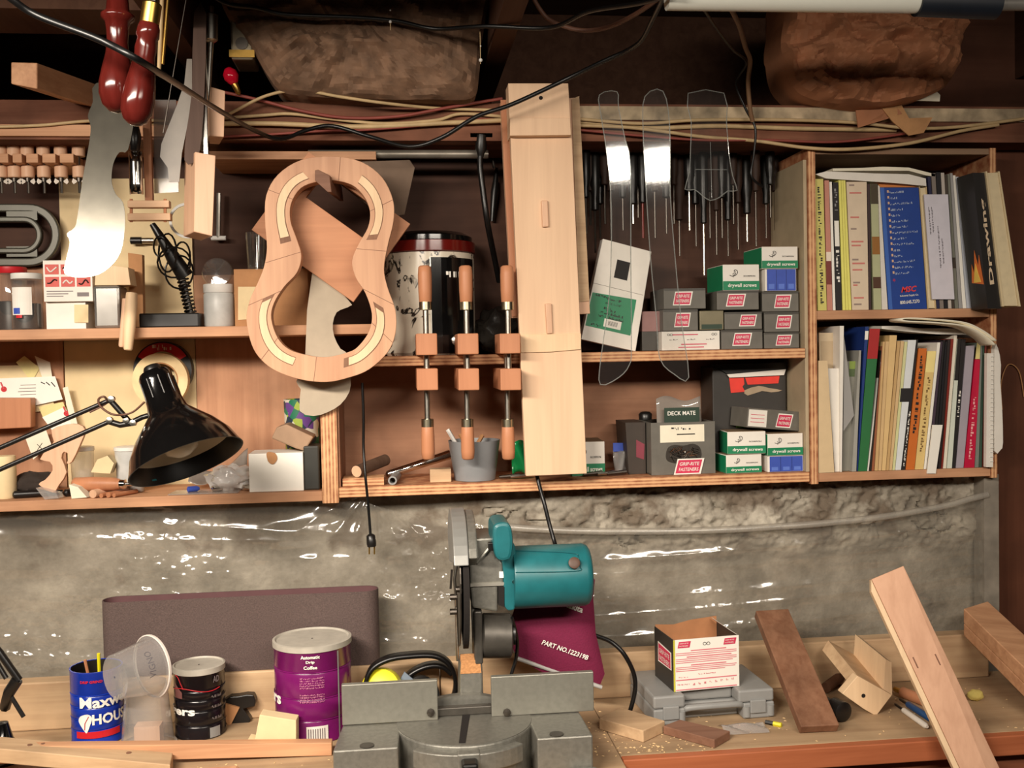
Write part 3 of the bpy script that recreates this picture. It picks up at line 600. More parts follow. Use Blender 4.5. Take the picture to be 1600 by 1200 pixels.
MB().prism(PS([(318, 132), (352, 142), (350, 214), (321, 212)], 1.98), Vector((-0.02, 0.07, 0))).build('upper_jaw', M_maple, u, bevel=0.0015)
# white ring behind the clamp
o = MB().lathe([(0.03, 0), (0.035, 0.0), (0.035, 0.004), (0.03, 0.004)], axisM(P(293, 345, 2.1), P(293, 345, 2.1)+Vector((0.1, -1, 0))), 36, caps=False)
o.f += [(i, (i+1) % 36, 3*36+(i+1) % 36, 3*36+i) for i in range(36)]; o.mi += [0]*36
tag(o.build('white_ring', M_wplast, smooth=40), 'white plastic ring partly hidden behind the wooden clamp jaw', 'ring')
# small marker
u = thing('marker_pen', 'short black capped marker with a silver barrel hung on the pale panel', 'marker', P(222, 377, 2.28))
MB().lathe([(0.002, 0), (0.008, 0.002), (0.008, 0.024), (0.002, 0.025)], axisM(P(203, 376, 2.285), P(240, 376, 2.285)), 14).build('cap', M_black, u, smooth=40)
MB().lathe([(0.002, 0.025), (0.0065, 0.026), (0.0065, 0.05), (0.002, 0.051)], axisM(P(203, 376, 2.285), P(240, 376, 2.285)), 14).build('barrel', M_steel, u, smooth=40)
# metal hook tool on dark panel
u = thing('steel_hook', 'upright steel rod with a small cross foot beside the clear glass', 'tool', P(342, 372, 2.29))
MB().tube([P(342, 302, 2.285), P(341, 372, 2.285)], 0.005, 8).build('rod', M_steel, u); MB().tube([P(330, 372, 2.285), P(353, 372, 2.285)], 0.005, 8).build('foot', M_wplast, u)
# ------------------------------------------------------------------ spool clamps on a notched rail
rail = thing('clamp_rail', 'notched wooden rail holding the row of spool clamps', 'rail', P(70, 256, 2.18))
zr0, zr1 = P(70, 257, 2.17).z, P(70, 243, 2.17).z
MB().box(-1.0, P(145, 250, 2.2).x, 2.215, 2.295, zr0, zr1).build('batten', M_stick, rail)
xs = [-22, 1, 22, 43, 68, 95, 123, 192]
for a, b_ in zip(xs[:-2], xs[1:-1]):
    x0, x1 = P(a, 250, 2.17).x+0.004, P(b_, 250, 2.17).x-0.004
    MB().box(x0, x1, 2.15, 2.2148, zr0, zr1).build('tooth', M_fir, rail, bevel=0.001)
Yc = 2.185
proto = None
zt1, zt0, zl1, zl0, zbt = [P(80, y, Yc).z for y in (219, 239.5, 257.5, 278, 302)]
zt0 = zr1+0.0005; zl1 = zr0-0.0005
for i, x in enumerate(xs[1:]):
    if i == 6: continue
    xx = P(x, 250, Yc).x; Mx = TR(xx, Yc, zbt)
    if proto is None:
        proto = thing('spool_clamp', 'wooden spool clamp with two cylinders on a threaded bolt hung on the notched rail', 'clamp', Mx, 'spool clamps on the rail')
        for z0, z1 in ((zt0, zt1), (zl0, zl1)):
            h = z1-z0; r = 0.0128
            MB().lathe([(r*0.9, 0), (r, 0.0015), (r, h-0.0015), (r*0.9, h)], TR(0, 0, z0-zbt), 18).build('spool', M_maple, proto, loc=True, smooth=40)
        MB().tube([(0, 0, 0), (0, 0, zt1-zbt+0.004)], 0.0028, 8).build('bolt', M_dsteel, proto, loc=True)
        zz = zl0-zbt
        wn = MB().lathe([(0.002, -0.008), (0.005, -0.008), (0.006, 0), (0.002, 0)], TR(0, 0, zz), 10)
        for s in (-1, 1): wn.prism([(s*0.004, -0.0015, zz-0.006), (s*0.012, -0.0015, zz-0.001), (s*0.0145, -0.0015, zz-0.008), (s*0.011, -0.0015, zz-0.013), (s*0.005, -0.0015, zz-0.009)], (0, 0.003, 0))
        wn.build('wing_nut', M_dsteel, proto, loc=True)
    else: dup(proto, Mx)
# oval dark green frame
u = thing('oval_frame', 'dark grey-green oval cast frame with nested rounded loops hung on the wall', 'metal frame', P(40, 416, 2.26))
def stadium(cx, cy, r, L, Y, n=20):
    pts = [P(cx+r*math.cos(t), cy-r*math.sin(t), Y) for t in [math.pi/2-math.pi*k/n for k in range(n+1)]]
    pts += [P(cx-L+r*0.0-r*math.sin(math.pi*k/n), cy+r*math.cos(math.pi*k/n), Y) for k in range(n+1)]
    return pts
M_oval = flat('grey_green_cast', C(74, 72, 62), 0.4, 0.3, 0.1)
MB().ring(stadium(44, 367, 49, 110, 2.27), stadium(44, 367, 36, 110, 2.27), (0, 0.012, 0)).build('outer_loop', M_oval, u, bevel=0.003)
MB().ring(stadium(36, 367, 29, 110, 2.262), stadium(36, 367, 20, 110, 2.262), (0, 0.016, 0)).build('inner_loop', M_oval, u, bevel=0.003)
for y0, y1 in ((336, 344), (391, 399)): pbox(MB(), 10, y0-6, 58, y1+2 if y0 > 350 else y1, 2.268, 0.008).build('bridge', M_oval, u)
# ================================================================== GUITAR MOLD AND BOARDS
YM = 2.02
OUT = [(520, 244), (565, 253), (597, 277), (614, 312), (615, 345), (606, 383), (600, 420), (606, 450), (618, 485), (618, 520), (606, 550), (577, 577), (545, 590), (510, 597), (470, 593), (432, 580), (408, 562), (393, 538), (385, 500), (390, 470), (402, 443), (412, 418), (417, 387), (414, 345), (416, 305), (434, 273), (470, 250)]
INN = [(522, 282), (550, 289), (569, 307), (578, 330), (575, 355), (560, 382), (550, 408), (556, 434), (571, 458), (581, 490), (577, 517), (561, 540), (545, 550), (510, 558), (480, 555), (452, 546), (434, 528), (424, 498), (428, 474), (444, 448), (464, 426), (471, 400), (464, 374), (454, 345), (455, 318), (470, 294), (495, 284)]
N_ = 108
# spline both outlines on matched knots so the ring stays regular
ou = [P(p.x, p.y, YM) for p in spl([Vector((x, y, 0)) for x, y in OUT], 4, True)]
inn = [P(p.x, p.y, YM) for p in spl([Vector((x, y, 0)) for x, y in INN], 4, True)]
u = thing('guitar_mold', 'guitar-shaped laminated wooden mold ring hung in front of the shelves', 'guitar mold', P(510, 597, YM))
MB().ring(ou, inn, (0, 0.038, 0)).build('ring', wood('mold_wood', C(214, 160, 120), 'Z', 0.32, 24, 0.5), u, bevel=0.001)
nn = len(ou)
def strip(t0, t1, s0, s1, m, dep=0.0016, nm='inlay_strip'):
    k0, k1 = int(t0*nn), int(t1*nn); a, c = [], []
    for k in range(k0, k1+1):
        i, o_ = inn[k % nn], ou[k % nn]; a.append(i.lerp(o_, s0)); c.append(i.lerp(o_, s1))
    n = len(a); b = MB(); d = Vector((0, -dep, 0)); vs = [p+d for p in a+c]+a+c
    fs = [(i, i+1, n+i+1, n+i) for i in range(n-1)]
    fs += [(i, i+1, 2*n+i+1, 2*n+i) for i in range(n-1)]+[(n+i, n+i+1, 3*n+i+1, 3*n+i) for i in range(n-1)]+[(0, n, 3*n, 2*n), (n-1, 2*n-1, 4*n-1, 3*n-1)]
    b.add(vs, fs).build(nm, m, u)
for t0, t1 in ((0.055, 0.175), (0.83, 0.955), (0.315, 0.45), (0.545, 0.69)):
    strip(t0-0.006, t1+0.006, 0.19, 0.55, M_brownz, 0.0006, 'seam'); strip(t0, t1, 0.22, 0.52, M_inlay)
for t in (0.01, 0.12, 0.2, 0.29, 0.36, 0.5, 0.6, 0.7, 0.79, 0.9): 
    k = int(t*nn); i, o_ = inn[k], ou[k]; d = Vector((0, -0.0004, 0)); q = (o_-i).cross(Vector((0, 1, 0))).normalized()*0.0005
    MB().prism([i.lerp(o_, 0.01)-q, i.lerp(o_, 0.99)-q, i.lerp(o_, 0.99)+q, i.lerp(o_, 0.01)+q], (0, -0.0003, 0)).build('seam', M_brownz, u)
# square plywood board with a slot, behind the mold
Yb_ = 2.072
o4 = PS([(482, 237), (641, 350), (552, 472), (393, 359)], Yb_); i4 = PS([(508, 268), (606, 338), (576, 378), (478, 308)], Yb_)
o = MB().ring(o4, i4, (0, 0.016, 0)).build('slotted_board', wood('slotted_board_wood', C(206, 142, 98), 'X', 0.25, 30), bevel=0.001)
tag(o, 'tilted square plywood board with a rectangular slot behind the guitar mold', 'board')
o = MB().prism(PS([(492, 266), (497, 265), (515, 274), (518, 300), (512, 300), (492, 282)], 1.99), Vector((0.012, 0.2, 0.012))).build('hanging_peg', M_brownx, bevel=0.001)
tag(o, 'grey-brown wooden peg through the slot carrying the mold', 'peg')
plate('card_template', [(488, 425), (545, 470), (547, 478), (538, 482), (526, 488), (520, 505), (522, 525), (532, 545), (545, 555), (548, 590), (546, 612), (532, 632), (512, 644), (490, 650), (468, 642), (470, 608), (463, 596), (477, 555)], 2.082, 0.002, flat('grey_board_paper', C(176, 162, 142), 0.8, 0, 0.06), 'grey cardboard template with a rounded bulb hanging below the guitar mold', 'template', 2)
plate('card_template', [(488, 255), (640, 250), (648, 262), (632, 335), (600, 340)], 2.15, 0.002, flat('dim_board', C(110, 90, 74), 0.8, 0, 0.1), 'dim brown card sheet leaning behind the top of the guitar mold', 'template', 1)
# ------------------------------------------------------------------ long planks
u = thing('plank', 'narrow rough plank hanging behind the long pale board with dowels', 'plank', P(850, 495, 2.09))
MB().prism(PS([(782, 160), (905, 152), (922, 490), (800, 497)], 2.085), (0, 0.018, 0)).build('board', M_maple, u, bevel=0.001)
MB().prism(PS([(893, 155), (905, 150), (921, 470), (905, 472)], 2.082), (0, 0.002, 0)).build('edge_strip', M_pinex, u)
MB().prism(PS([(782, 156), (795, 156), (812, 494), (800, 495)], 2.081), (0, 0.003, 0)).build('edge_strip', M_handle, u)
u = thing('plank', 'long pale board with two dowel pegs and a cross strip hanging down', 'plank', P(868, 742, 2.04))
MB().prism(PS([(797, 200), (893, 200), (917, 740), (822, 744)], 2.045), (0, 0.02, 0)).build('board', M_plank, u, bevel=0.0012)
tb = MB().prism(PS([(794, 130), (888, 130), (893, 212), (797, 213)], 2.03), (0, 0.049, 0)).build('top_block', M_plank, u, bevel=0.0012)
MB().prism(PS([(797, 184), (891, 184), (892.5, 211), (797, 212)], 2.024), (0, 0.0065, 0)).build('top_cleat', M_plank, u, bevel=0.001)
p = P(845, 153, 2.03); MB().lathe([(0.0002, 0), (0.004, 0), (0.004, 0.0006), (0.0002, 0.0006)], axisM(p, p+Vector((0, -1, 0))), 12).build('screw_hole', M_void, u)
MB().prism(PS([(813, 523), (908, 521), (908, 546), (860, 550), (814, 551)], 2.041), (0, 0.005, 0)).build('cross_strip', M_inlay, u, bevel=0.001)
for a in ([(846, 313), (856, 313), (858, 354), (848, 355)], [(852, 474), (862, 474), (864, 521), (855, 522)]):
    MB().prism(PS(a, 2.038), (0, 0.008, 0)).build('dowel_peg', M_maple, u, bevel=0.002)
# ------------------------------------------------------------------ clear acrylic templates
def acrylic(label, pts, Y, yaw, n=3, lines=()):
    q = spl(PS(pts, Y), n, True); c = sum(q, Vector())/len(q); th = 0.003
    Mx = Matrix.Translation(c) @ Matrix.Rotation(R(yaw), 4, 'Z') @ Matrix.Rotation(R(2.5 if abs(yaw) > 9 else 0), 4, 'X')
    k = 1/math.cos(R(yaw))
    l = [Vector(((p.x-c.x)*k, 0.06*max(0, 0) , p.z-c.z)) for p in q]
    u = MB().prism(l, (0, th, 0)).build('acrylic_template', M_clear, M=Mx); tag(u, label, 'template')
    MB().tube([p+Vector((0, th/2, 0)) for p in l], 0.0011, 5, closed=True).build('polished_edge', M_clearedge, u, loc=True)
    for a, b_ in lines:
        p1, p2 = P(*a, Y)-c, P(*b_, Y)-c
        MB().tube([Vector((p1.x*k, -0.0005, p1.z)), Vector((p2.x*k, -0.0005, p2.z))], 0.0006, 5).build('scribed_line', M_clearedge, u, loc=True)
    return u
acrylic('long clear acrylic template strip hanging in front of the green and white box', [(940, 148), (965, 146), (967, 170), (976, 220), (983, 260), (983, 400), (983, 540), (980, 570), (965, 590), (938, 602), (939, 560), (952, 460), (956, 330), (950, 240), (942, 180)], 2.05, -24, 3)
acrylic('long clear acrylic template strip with a half-round foot between box and dark tools', [(1012, 150), (1037, 145), (1046, 200), (1046, 300), (1052, 400), (1060, 500), (1070, 590), (1050, 585), (1030, 560), (1026, 500), (1018, 400), (1012, 280), (1009, 200)], 2.05, -26, 3)
acrylic('clear acrylic headstock-shaped template hanging from the sill beam', [(1075, 146), (1132, 145), (1136, 190), (1140, 240), (1146, 275), (1153, 297), (1138, 298), (1125, 308), (1110, 313), (1097, 305), (1085, 296), (1070, 296), (1077, 270), (1079, 230), (1080, 190)], 2.05, 3, 2, lines=(((1110, 222), (1112, 310)), ((1086, 265), (1136, 265))))
# ------------------------------------------------------------------ dark hand tools hung in the recess
rk = MB().box(P(905, 225, 2.2).x, P(1218, 225, 2.2).x, 2.2, 2.295, P(1060, 232, 2.2).z, P(1060, 219, 2.2).z)
tag(rk.build('tool_rack', M_plyshaded), 'dark wooden rack under the sill beam holding the black-handled tools', 'rack')
random.seed(11)
zt = P(1060, 232, 2.24).z
tl = [(921, 300, 352, 2), (936, 320, 372, 1), (953, 300, 380, 2), (972, 310, 360, 1), (996, 290, 340, 2), (1022, 300, 372, 2), (1040, 310, 365, 1), (1052, 290, 350, 2), (1086, 320, 385, 1), (1108, 300, 372, 2), (1127, 310, 372, 1), (1145, 290, 350, 2), (1203, 290, 340, 1), (914, 310, 365, 0), (928, 330, 395, 1), (944, 290, 350, 2), (988, 320, 350, 0), (1003, 318, 372, 3), (1060, 345, 400, 2), (1076, 300, 360, 0), (1098, 350, 430, 0), (1118, 330, 398, 2), (1136, 345, 400, 1), (1152, 318, 390, 2), (1166, 335, 378, 0), (1180, 300, 385, 2), (1196, 320, 372, 1), (1210, 300, 360, 2)]
kinds = {0: ('hand_tool', 'black-handled screwdriver with a bright shaft hanging from the dark rack', M_black, M_steel), 1: ('hand_tool', 'black-handled tool with a dark round shaft hanging from the dark rack', M_black, M_dsteel), 2: ('hand_tool', 'dark brown handled tool with a dull shaft hanging from the dark rack', wood('dark_tool_handle', C(58, 38, 28), 'Z', 0.3), M_dsteel), 3: ('hand_tool', 'black-handled tool with a dark red shaft hanging from the dark rack', M_black, flat('dull_red', C(130, 40, 30), 0.4))}
for x, ya, yb, k in tl:
    nm, lab, mh, ms = kinds[k]; Y = 2.215+0.06*random.random()
    p = P(x, 240, Y); p.z = zt-0.001; za, zb = P(x, ya, Y).z, P(x, yb, Y).z
    u = thing(nm, lab, 'hand tool', (p.x, p.y, zb), ('screwdrivers in the rack','dark shafted tools in the rack','brown handled tools in the rack','red shafted tool in the rack')[k])
    r = 0.0095+0.004*random.random(); h = p.z-za
    MB().lathe([(0.003, 0), (r*0.7, 0.003), (r*0.6, h*0.2), (r, h*0.4), (r, h*0.9), (r*0.6, h)], TR(p.x, p.y, za), 12).build('handle', mh, u, smooth=50)
    MB().tube([(p.x, p.y, zb), (p.x, p.y, za)], 0.0024, 8).build('shaft', ms, u)
# ================================================================== HANDSCREW CLAMPS ON THE SHELF EDGE
def handscrew(x, label):
    Xc = P(x, 565, 2.02).x; u = thing('handscrew_clamp', label, 'clamp', (Xc, 2.05, P(x, 717, 2.0).z), 'handscrew clamps on the shelf edge')
    w_ = 0.0205
    zu1, zu0, zd1, zd0 = P(x, 521, 2.0).z, ZUR+0.0005, ZUR-0.0215, P(x, 610, 2.0).z
    zd1 = P(x, 576, 2.0).z if P(x, 576, 2.0).z < zd1 else zd1
    MB().box(Xc-w_, Xc+w_, 2.0, 2.107, zu0, zu1).build('jaw', M_handle, u, bevel=0.002)
    MB().box(Xc-w_, Xc+w_, 2.0, 2.16, zd0, zd1).build('jaw', M_handle, u, bevel=0.002)
    for dy, ya, yb, yh in ((2.035, 484, 600, 415), (2.075, 655, 540, 718)):
        MB().tube([(Xc, dy, P(x, ya, dy).z), (Xc, dy, P(x, yb, dy).z)], 0.0056, 10).build('spindle', M_steel, u, smooth=60)
        p, q = Vector((Xc, dy, P(x, ya, dy).z)), Vector((Xc, dy, P(x, yh, dy).z)); A = axisM(p, q); L = (q-p).length
        h = MB().lathe([(0.010, 0.010), (0.0125, 0.016), (0.0135, L*0.45), (0.0138, L*0.8), (0.0125, L-0.003), (0.009, L)], A, 20).build('handle', M_handle, u, smooth=50)
        MB().lathe([(0.006, -0.001), (0.0125, 0), (0.0125, 0.0155), (0.006, 0.016)], A, 20).build('ferrule', M_ferrule, u, smooth=40)
handscrew(667, 'wooden handscrew clamp gripping the shelf edge nearest the guitar mold')
handscrew(731, 'wooden handscrew clamp gripping the shelf edge above the grey plastic cup')
handscrew(796, 'wooden handscrew clamp on the shelf edge partly behind the long pale board')
# ------------------------------------------------------------------ round pot
c = P(672, 510, 2.2); rp = (P(745, 450, 2.2).x-P(603, 450, 2.2).x)/2
hp = P(672, 392, 2.1).z-ZUR
u = thing('enamel_cooker', 'round white enamel cooker with black leaf marks, red band and black lid', 'cooker', (c.x, 2.205, ZUR))
def mat_leaf():
    m, N, L, bs = nt('leaf_enamel'); bs.inputs['Roughness'].default_value = 0.2
    tc = N.new('ShaderNodeTexCoord'); n1 = N.new('ShaderNodeTexNoise'); n1.inputs['Scale'].default_value = 15; n1.inputs['Detail'].default_value = 6; n1.inputs['Distortion'].default_value = 2.5
    L.new(tc.outputs['Object'], n1.inputs['Vector']); cr = N.new('ShaderNodeValToRGB'); e = cr.color_ramp.elements
    e[0].position = 0.555; e[0].color = (*C(206, 196, 178), 1); e[1].position = 0.60; e[1].color = (*C(40, 34, 30), 1); q = e.new(0.64); q.color = (*C(40, 34, 30), 1); q = e.new(0.67); q.color = (*C(206, 196, 178), 1)
    L.new(n1.outputs['Fac'], cr.inputs['Fac']); L.new(cr.outputs['Color'], bs.inputs['Base Color']); return m
MB().lathe([(rp*0.94, 0.0), (rp, 0.006), (rp, hp)], TR(c.x, 2.205, ZUR), 48).build('body', mat_leaf(), u, smooth=40)
MB().lathe([(rp*0.99, hp+0.0003), (rp*1.03, hp+0.003), (rp*1.03, hp+0.024), (rp*0.98, hp+0.026)], TR(c.x, 2.205, ZUR), 48).build('rim_band', flat('dark_red_gloss', C(92, 18, 14), 0.15), u, smooth=40)
MB().lathe([(rp*0.97, hp+0.0263), (rp*0.97, hp+0.036), (rp*0.8, hp+0.045), (rp*0.3, hp+0.05), (0.002, hp+0.051)], TR(c.x, 2.205, ZUR), 48).build('lid', M_blackg, u, smooth=50)
def oncyl(cx, cy, r, zc, phi0):
    def fn(v): a = phi0+v.x/r; return Vector((cx+(r+v.z)*math.sin(a), cy-(r+v.z)*math.cos(a), zc+v.y))
    return fn
fn = oncyl(c.x, 2.205, rp, ZUR, 0)
a0, a1 = P(672, 450, 2.12).x-c.x, P(741, 450, 2.12).x-c.x
s0, s1 = rp*math.asin(max(-1, a0/rp)), rp*math.asin(min(0.93, a1/rp)); zz0, zz1 = 0.004, hp-0.012
MB().grid(lambda i, j: fn(Vector((s0+(s1-s0)*i, zz0+(zz1-zz0)*j, 0.0012))), 10, 1).build('control_panel', M_blackg, u)
for q in (s0, s1-0.002): MB().grid(lambda i, j: fn(Vector((q+0.002*i, zz0+(zz1-zz0)*j, 0.0018))), 1, 1).build('panel_trim', M_steel, u)
text('~9', None, u, M_wprint, width=0.05, fn=lambda v: FR[u.name].inverted() @ fn(Vector((v.x+(s0+s1)/2, v.y+hp*0.78, 0.0016))))
kp = fn(Vector(((s0+s1)/2-0.004, 0.03, 0.0016))); MB().lathe([(0.011, 0), (0.011, 0.006), (0.008, 0.008), (0.001, 0.008)], axisM(kp, kp+Vector((0.1, -1, 0))), 20).build('knob', M_steel, u, smooth=40)
# dark bag beside the pot
def lump(name, px, Y, base, rx, ry, rz, m, label, cat, seed=1, amp=0.3, thing_=None):
    X = P(px, 500, Y).x
    b = MB()
    def fn(i, j):
        th = j*math.pi; ph = i*2*math.pi; d = Vector((math.sin(th)*math.cos(ph), math.sin(th)*math.sin(ph), -math.cos(th)))
        k = 1+amp*noise.noise((d*2.2)+Vector((seed*7, 0, 0)))+amp*0.4*noise.noise(d*6+Vector((seed, 0, 0)))
        return Vector((X+d.x*rx*k, Y+d.y*ry*k, base+rz+max(d.z*rz*k, -rz)))
    b.grid(fn, 28, 16, True); bmx = b.build(name, m, smooth=50); return tag(bmx, label, cat)
lump('black_bag', 776, 2.22, ZUR, 0.045, 0.05, 0.05, flat('black_bag', C(30, 27, 24), 0.25), 'crumpled black plastic bag beside the round enamel cooker', 'bag', 4)
# ================================================================== CARTONS
def emblem(u, x, z, s, y=-0.0007):
    """looped outline mark of the carton"""
    pts = [(-1, -0.15), (-0.5, -0.35), (0.15, -0.2), (0.55, 0.25), (0.5, 0.7), (0.05, 0.85), (-0.1, 0.6), (0.2, 0.5)]
    MB().tube(spl([Vector((x+a*s, y, z+c_*s)) for a, c_ in pts], 4), s*0.06, 5).build('emblem', M_blk, u, loc=True)
    MB().tube(spl([Vector((x+a*s, y, z+c_*s)) for a, c_ in [(-0.45, 0.0), (-0.1, 0.25), (0.2, 0.2), (0.0, -0.1), (-0.3, -0.2), (-0.3, -0.6)]], 4), s*0.05, 5).build('emblem', M_blk, u, loc=True)
def quad(u, x0, x1, z0, z1, m, name='label', y=-0.0004, sk=0):
    return MB().prism([(x0, y, z0), (x1, y, z0), (x1+sk, y, z1), (x0+sk, y, z1)], (0, -0.0002, 0)).build(name, m, u, loc=True)
def logo(u, x, z, w_, h, y=-0.0005):
    sk = w_*0.15
    quad(u, x-w_/2-sk/2, x+w_/2-sk/2, z-h/2, z+h/2, M_wprint, 'sticker', y, sk)
    quad(u, x-w_*0.44-sk/2, x+w_*0.44-sk/2, z-h*0.42, z+h*0.42, M_pink, 'sticker_field', y-0.0003, sk*0.85)
    text('GRIP-RITE', TR(x+0.1*sk, y-0.0008, z+h*0.17) @ FRONT, u, M_wprint, width=w_*0.74, height=h*0.22, shear=0.2, bold=0.01)
    text('FASTENERS', TR(x-0.15*sk, y-0.0008, z-h*0.18) @ FRONT, u, M_wprint, width=w_*0.74, height=h*0.22, shear=0.2, bold=0.01)
LABELS = set()
def carton(kind, label, px, Y, base, d=0.1, rz=0, ry=0, group=None, name=None, logo_at=0.55):
    x0, x1, z0, z1 = rect(*px, Y); w_, h = x1-x0, z1-base
    if ry: h = z1-z0
    Mx = TR((x0+x1)/2, Y, base, rz, ry)
    names = {'drywall': 'screw_carton', 'grey': 'fastener_carton', 'blue': 'screw_carton'}
    u = thing(name or names.get(kind, 'carton'), label, 'box', Mx, group)
    g = 0.0004
    body = {'drywall': M_white, 'grey': M_grey, 'blue': M_white}.get(kind, M_white)
    bm = MB().box(-w_/2+g, w_/2-g, 0, d, 0, h-0.0005); bd = bm.build('body', body, u, loc=True, bevel=0.0012)
    if kind == 'drywall':
        gz = h*0.36
        quad(bd, -w_/2+g, w_/2-g, 0.001, gz, M_green, 'green_band')
        text('drywall screws', TR(0.002, -0.0008, gz*0.5) @ FRONT, bd, M_wprint, width=w_*0.78, height=gz*0.5, bold=0.02)
        emblem(bd, -w_*0.18, h*0.62, h*0.2)
        text('SCORPION', TR(w_*0.22, -0.0006, h*0.55) @ FRONT, bd, M_blk, width=w_*0.32, height=h*0.06, bold=0.015)
        MB().box(-w_/2-0.0003, -w_/2+0.0004, 0.001, d-0.001, 0.001, h-0.002).build('side_print', M_green if group != 'tan' else M_card, u, loc=True)
        MB().box(-w_/2+0.002, w_/2-0.002, 0.001, d-0.001, h-0.0006, h).build('top_flap', flat('tan_flap', C(134, 110, 82), 0.7), u, loc=True)
    elif kind == 'grey':
        logo(bd, (logo_at-0.5)*w_, h*0.5, w_*0.42, h*0.66)
        MB().box(-w_/2+0.001, w_/2-0.001, -0.0004, 0.001, h*0.88, h-0.001).build('flap_edge', M_dgrey, u, loc=True)
    elif kind == 'blue':
        quad(bd, -w_*0.44, w_*0.47, 0.001, h-0.001, M_blue, 'blue_panel')
        for k in (-0.14, 0.17): quad(bd, w_*k-0.0006, w_*k+0.0006, 0.002, h-0.002, flat('dark_blue', C(36, 52, 120), 0.5), 'fold_line', -0.0007)
        for k in (-0.3, 0.015, 0.32):
            quad(bd, w_*(k-0.09), w_*(k+0.09), h*0.1, h*0.32, flat('light_blue', C(92, 122, 210), 0.5), 'print_patch', -0.0007)
    return u
DR = 'drywall screw cartons'; GR = 'grey fastener cartons'
def top(px, Y): return rect(*px, Y)[3]
# upper shelf, left stack
Y = 2.12
p1 = (1034, 517, 1125, 549); wb1 = carton('white', 'white carton with red print and spectacles marks at the bottom of its stack', p1, Y, ZUR+0.0005, 0.12, name='nail_carton')
x0, x1, z0, z1 = rect(*p1, Y); w_ = x1-x0; h = z1-ZUR
for k, z in ((-0.1, 0.8), (0.05, 0.3), (0.0, 0.15)): quad(wb1, w_*(k-0.22), w_*(k+0.22), h*z-0.001, h*z+0.001, M_pink, 'printed_line')
for x in (-0.36, 0.4):
    for s in (-1, 1): MB().tube([Vector((w_*x+s*0.003+0.003*math.cos(t*0.785), -0.0007, h*0.8+0.002*math.sin(t*0.785))) for t in range(8)], 0.0004, 4, closed=True).build('spectacles_mark', M_blk, wb1, loc=True)
for x in (-0.3, 0.0, 0.33): text('~6', TR(w_*x, -0.0006, h*0.55) @ FRONT, wb1, flat('grey_print', C(120, 110, 110), 0.6), width=w_*0.14, height=h*0.06)
t1 = top(p1, Y)
carton('grey', 'grey fastener carton on the white spectacles carton beside the pinkish carton', (1036, 483, 1091, 516), Y, t1+0.0005, 0.12, logo_at=0.55)
t2 = top((1036, 483, 1091, 516), Y)
carton('grey', 'grey crumpled fastener carton on top of the stack beside the green and white box', (1037, 450, 1103, 482), Y+0.003, t2+0.0005, 0.12, logo_at=0.45)
o = u = carton('plain', 'small pinkish carton wedged between green and white box and grey cartons', (1003, 486, 1032, 516), Y+0.03, t1+0.0005, 0.1, name='small_carton')
for c_ in u.children: c_.data.materials[0] = flat('pinkish_card', C(150, 112, 108), 0.6)
# a lower pinkish support carton
u = carton('plain', 'dark carton under the small pinkish carton', (1003, 517, 1032, 549), Y+0.03, ZUR+0.0005, 0.1, name='small_carton')
for c_ in u.children: c_.data.materials[0] = M_dgrey
# middle stack
carton('grey', 'grey fastener carton at the shelf between white spectacles carton and its twin', (1127, 515, 1192, 548), Y, ZUR+0.0005, 0.12, logo_at=0.5)
t3 = top((1127, 515, 1192, 548), Y)
t3 = max(t3, t1)
o = carton('plain', 'olive tin-foil carton between two grey fastener cartons', (1093, 485, 1131, 514), Y, t3+0.0005, 0.12, name='small_carton')
for c_ in o.children: c_.data.materials[0] = flat('olive_foil', C(120, 112, 88), 0.3, 0.3)
xx = rect(1093, 485, 1131, 514, Y); quad(o, -(xx[1]-xx[0])*0.42, (xx[1]-xx[0])*0.42, 0.002, 0.012, flat('dark_green_label', C(34, 58, 40), 0.5))
carton('grey', 'grey fastener carton beside the olive carton in the middle of its stack', (1132, 487, 1191, 514), Y, t3+0.0005, 0.12, logo_at=0.62)
t4 = top((1132, 487, 1191, 514), Y)
t4 = max(t4, top((1093, 485, 1131, 514), Y))
carton('grey', 'grey crumpled fastener carton directly under the lower drywall screws carton', (1120, 454, 1186, 484), Y, t4+0.0005, 0.12, logo_at=0.45)
t5 = top((1120, 454, 1186, 484), Y)
carton('drywall', 'white and green drywall screws carton standing on a grey carton in mid stack', (1129, 413, 1187, 450), Y+0.004, t5+0.0005, 0.1, 2)
# right stack
z = ZUR; Y = 2.12
for px, kind, lab, rz in [((1194, 519, 1249, 548), 'grey', 'grey fastener carton at the bottom of the stack against the end board', 0), ((1194, 487, 1249, 517), 'grey', 'grey fastener carton second in the stack against the end board', 1), ((1191, 455, 1248, 486), 'grey', 'grey fastener carton under the blue carton on the upper shelf', -1), ((1195, 420, 1245, 455), 'blue', 'blue and white carton under the topmost drywall screws carton', 2), ((1190, 385, 1247, 419), 'drywall', 'white and green drywall screws carton topmost of all beside the bookcase', 1)]:
    carton(kind, lab, px, Y+0.006*random.random(), z+0.0005, 0.11, rz, logo_at=0.56); z = top(px, Y)
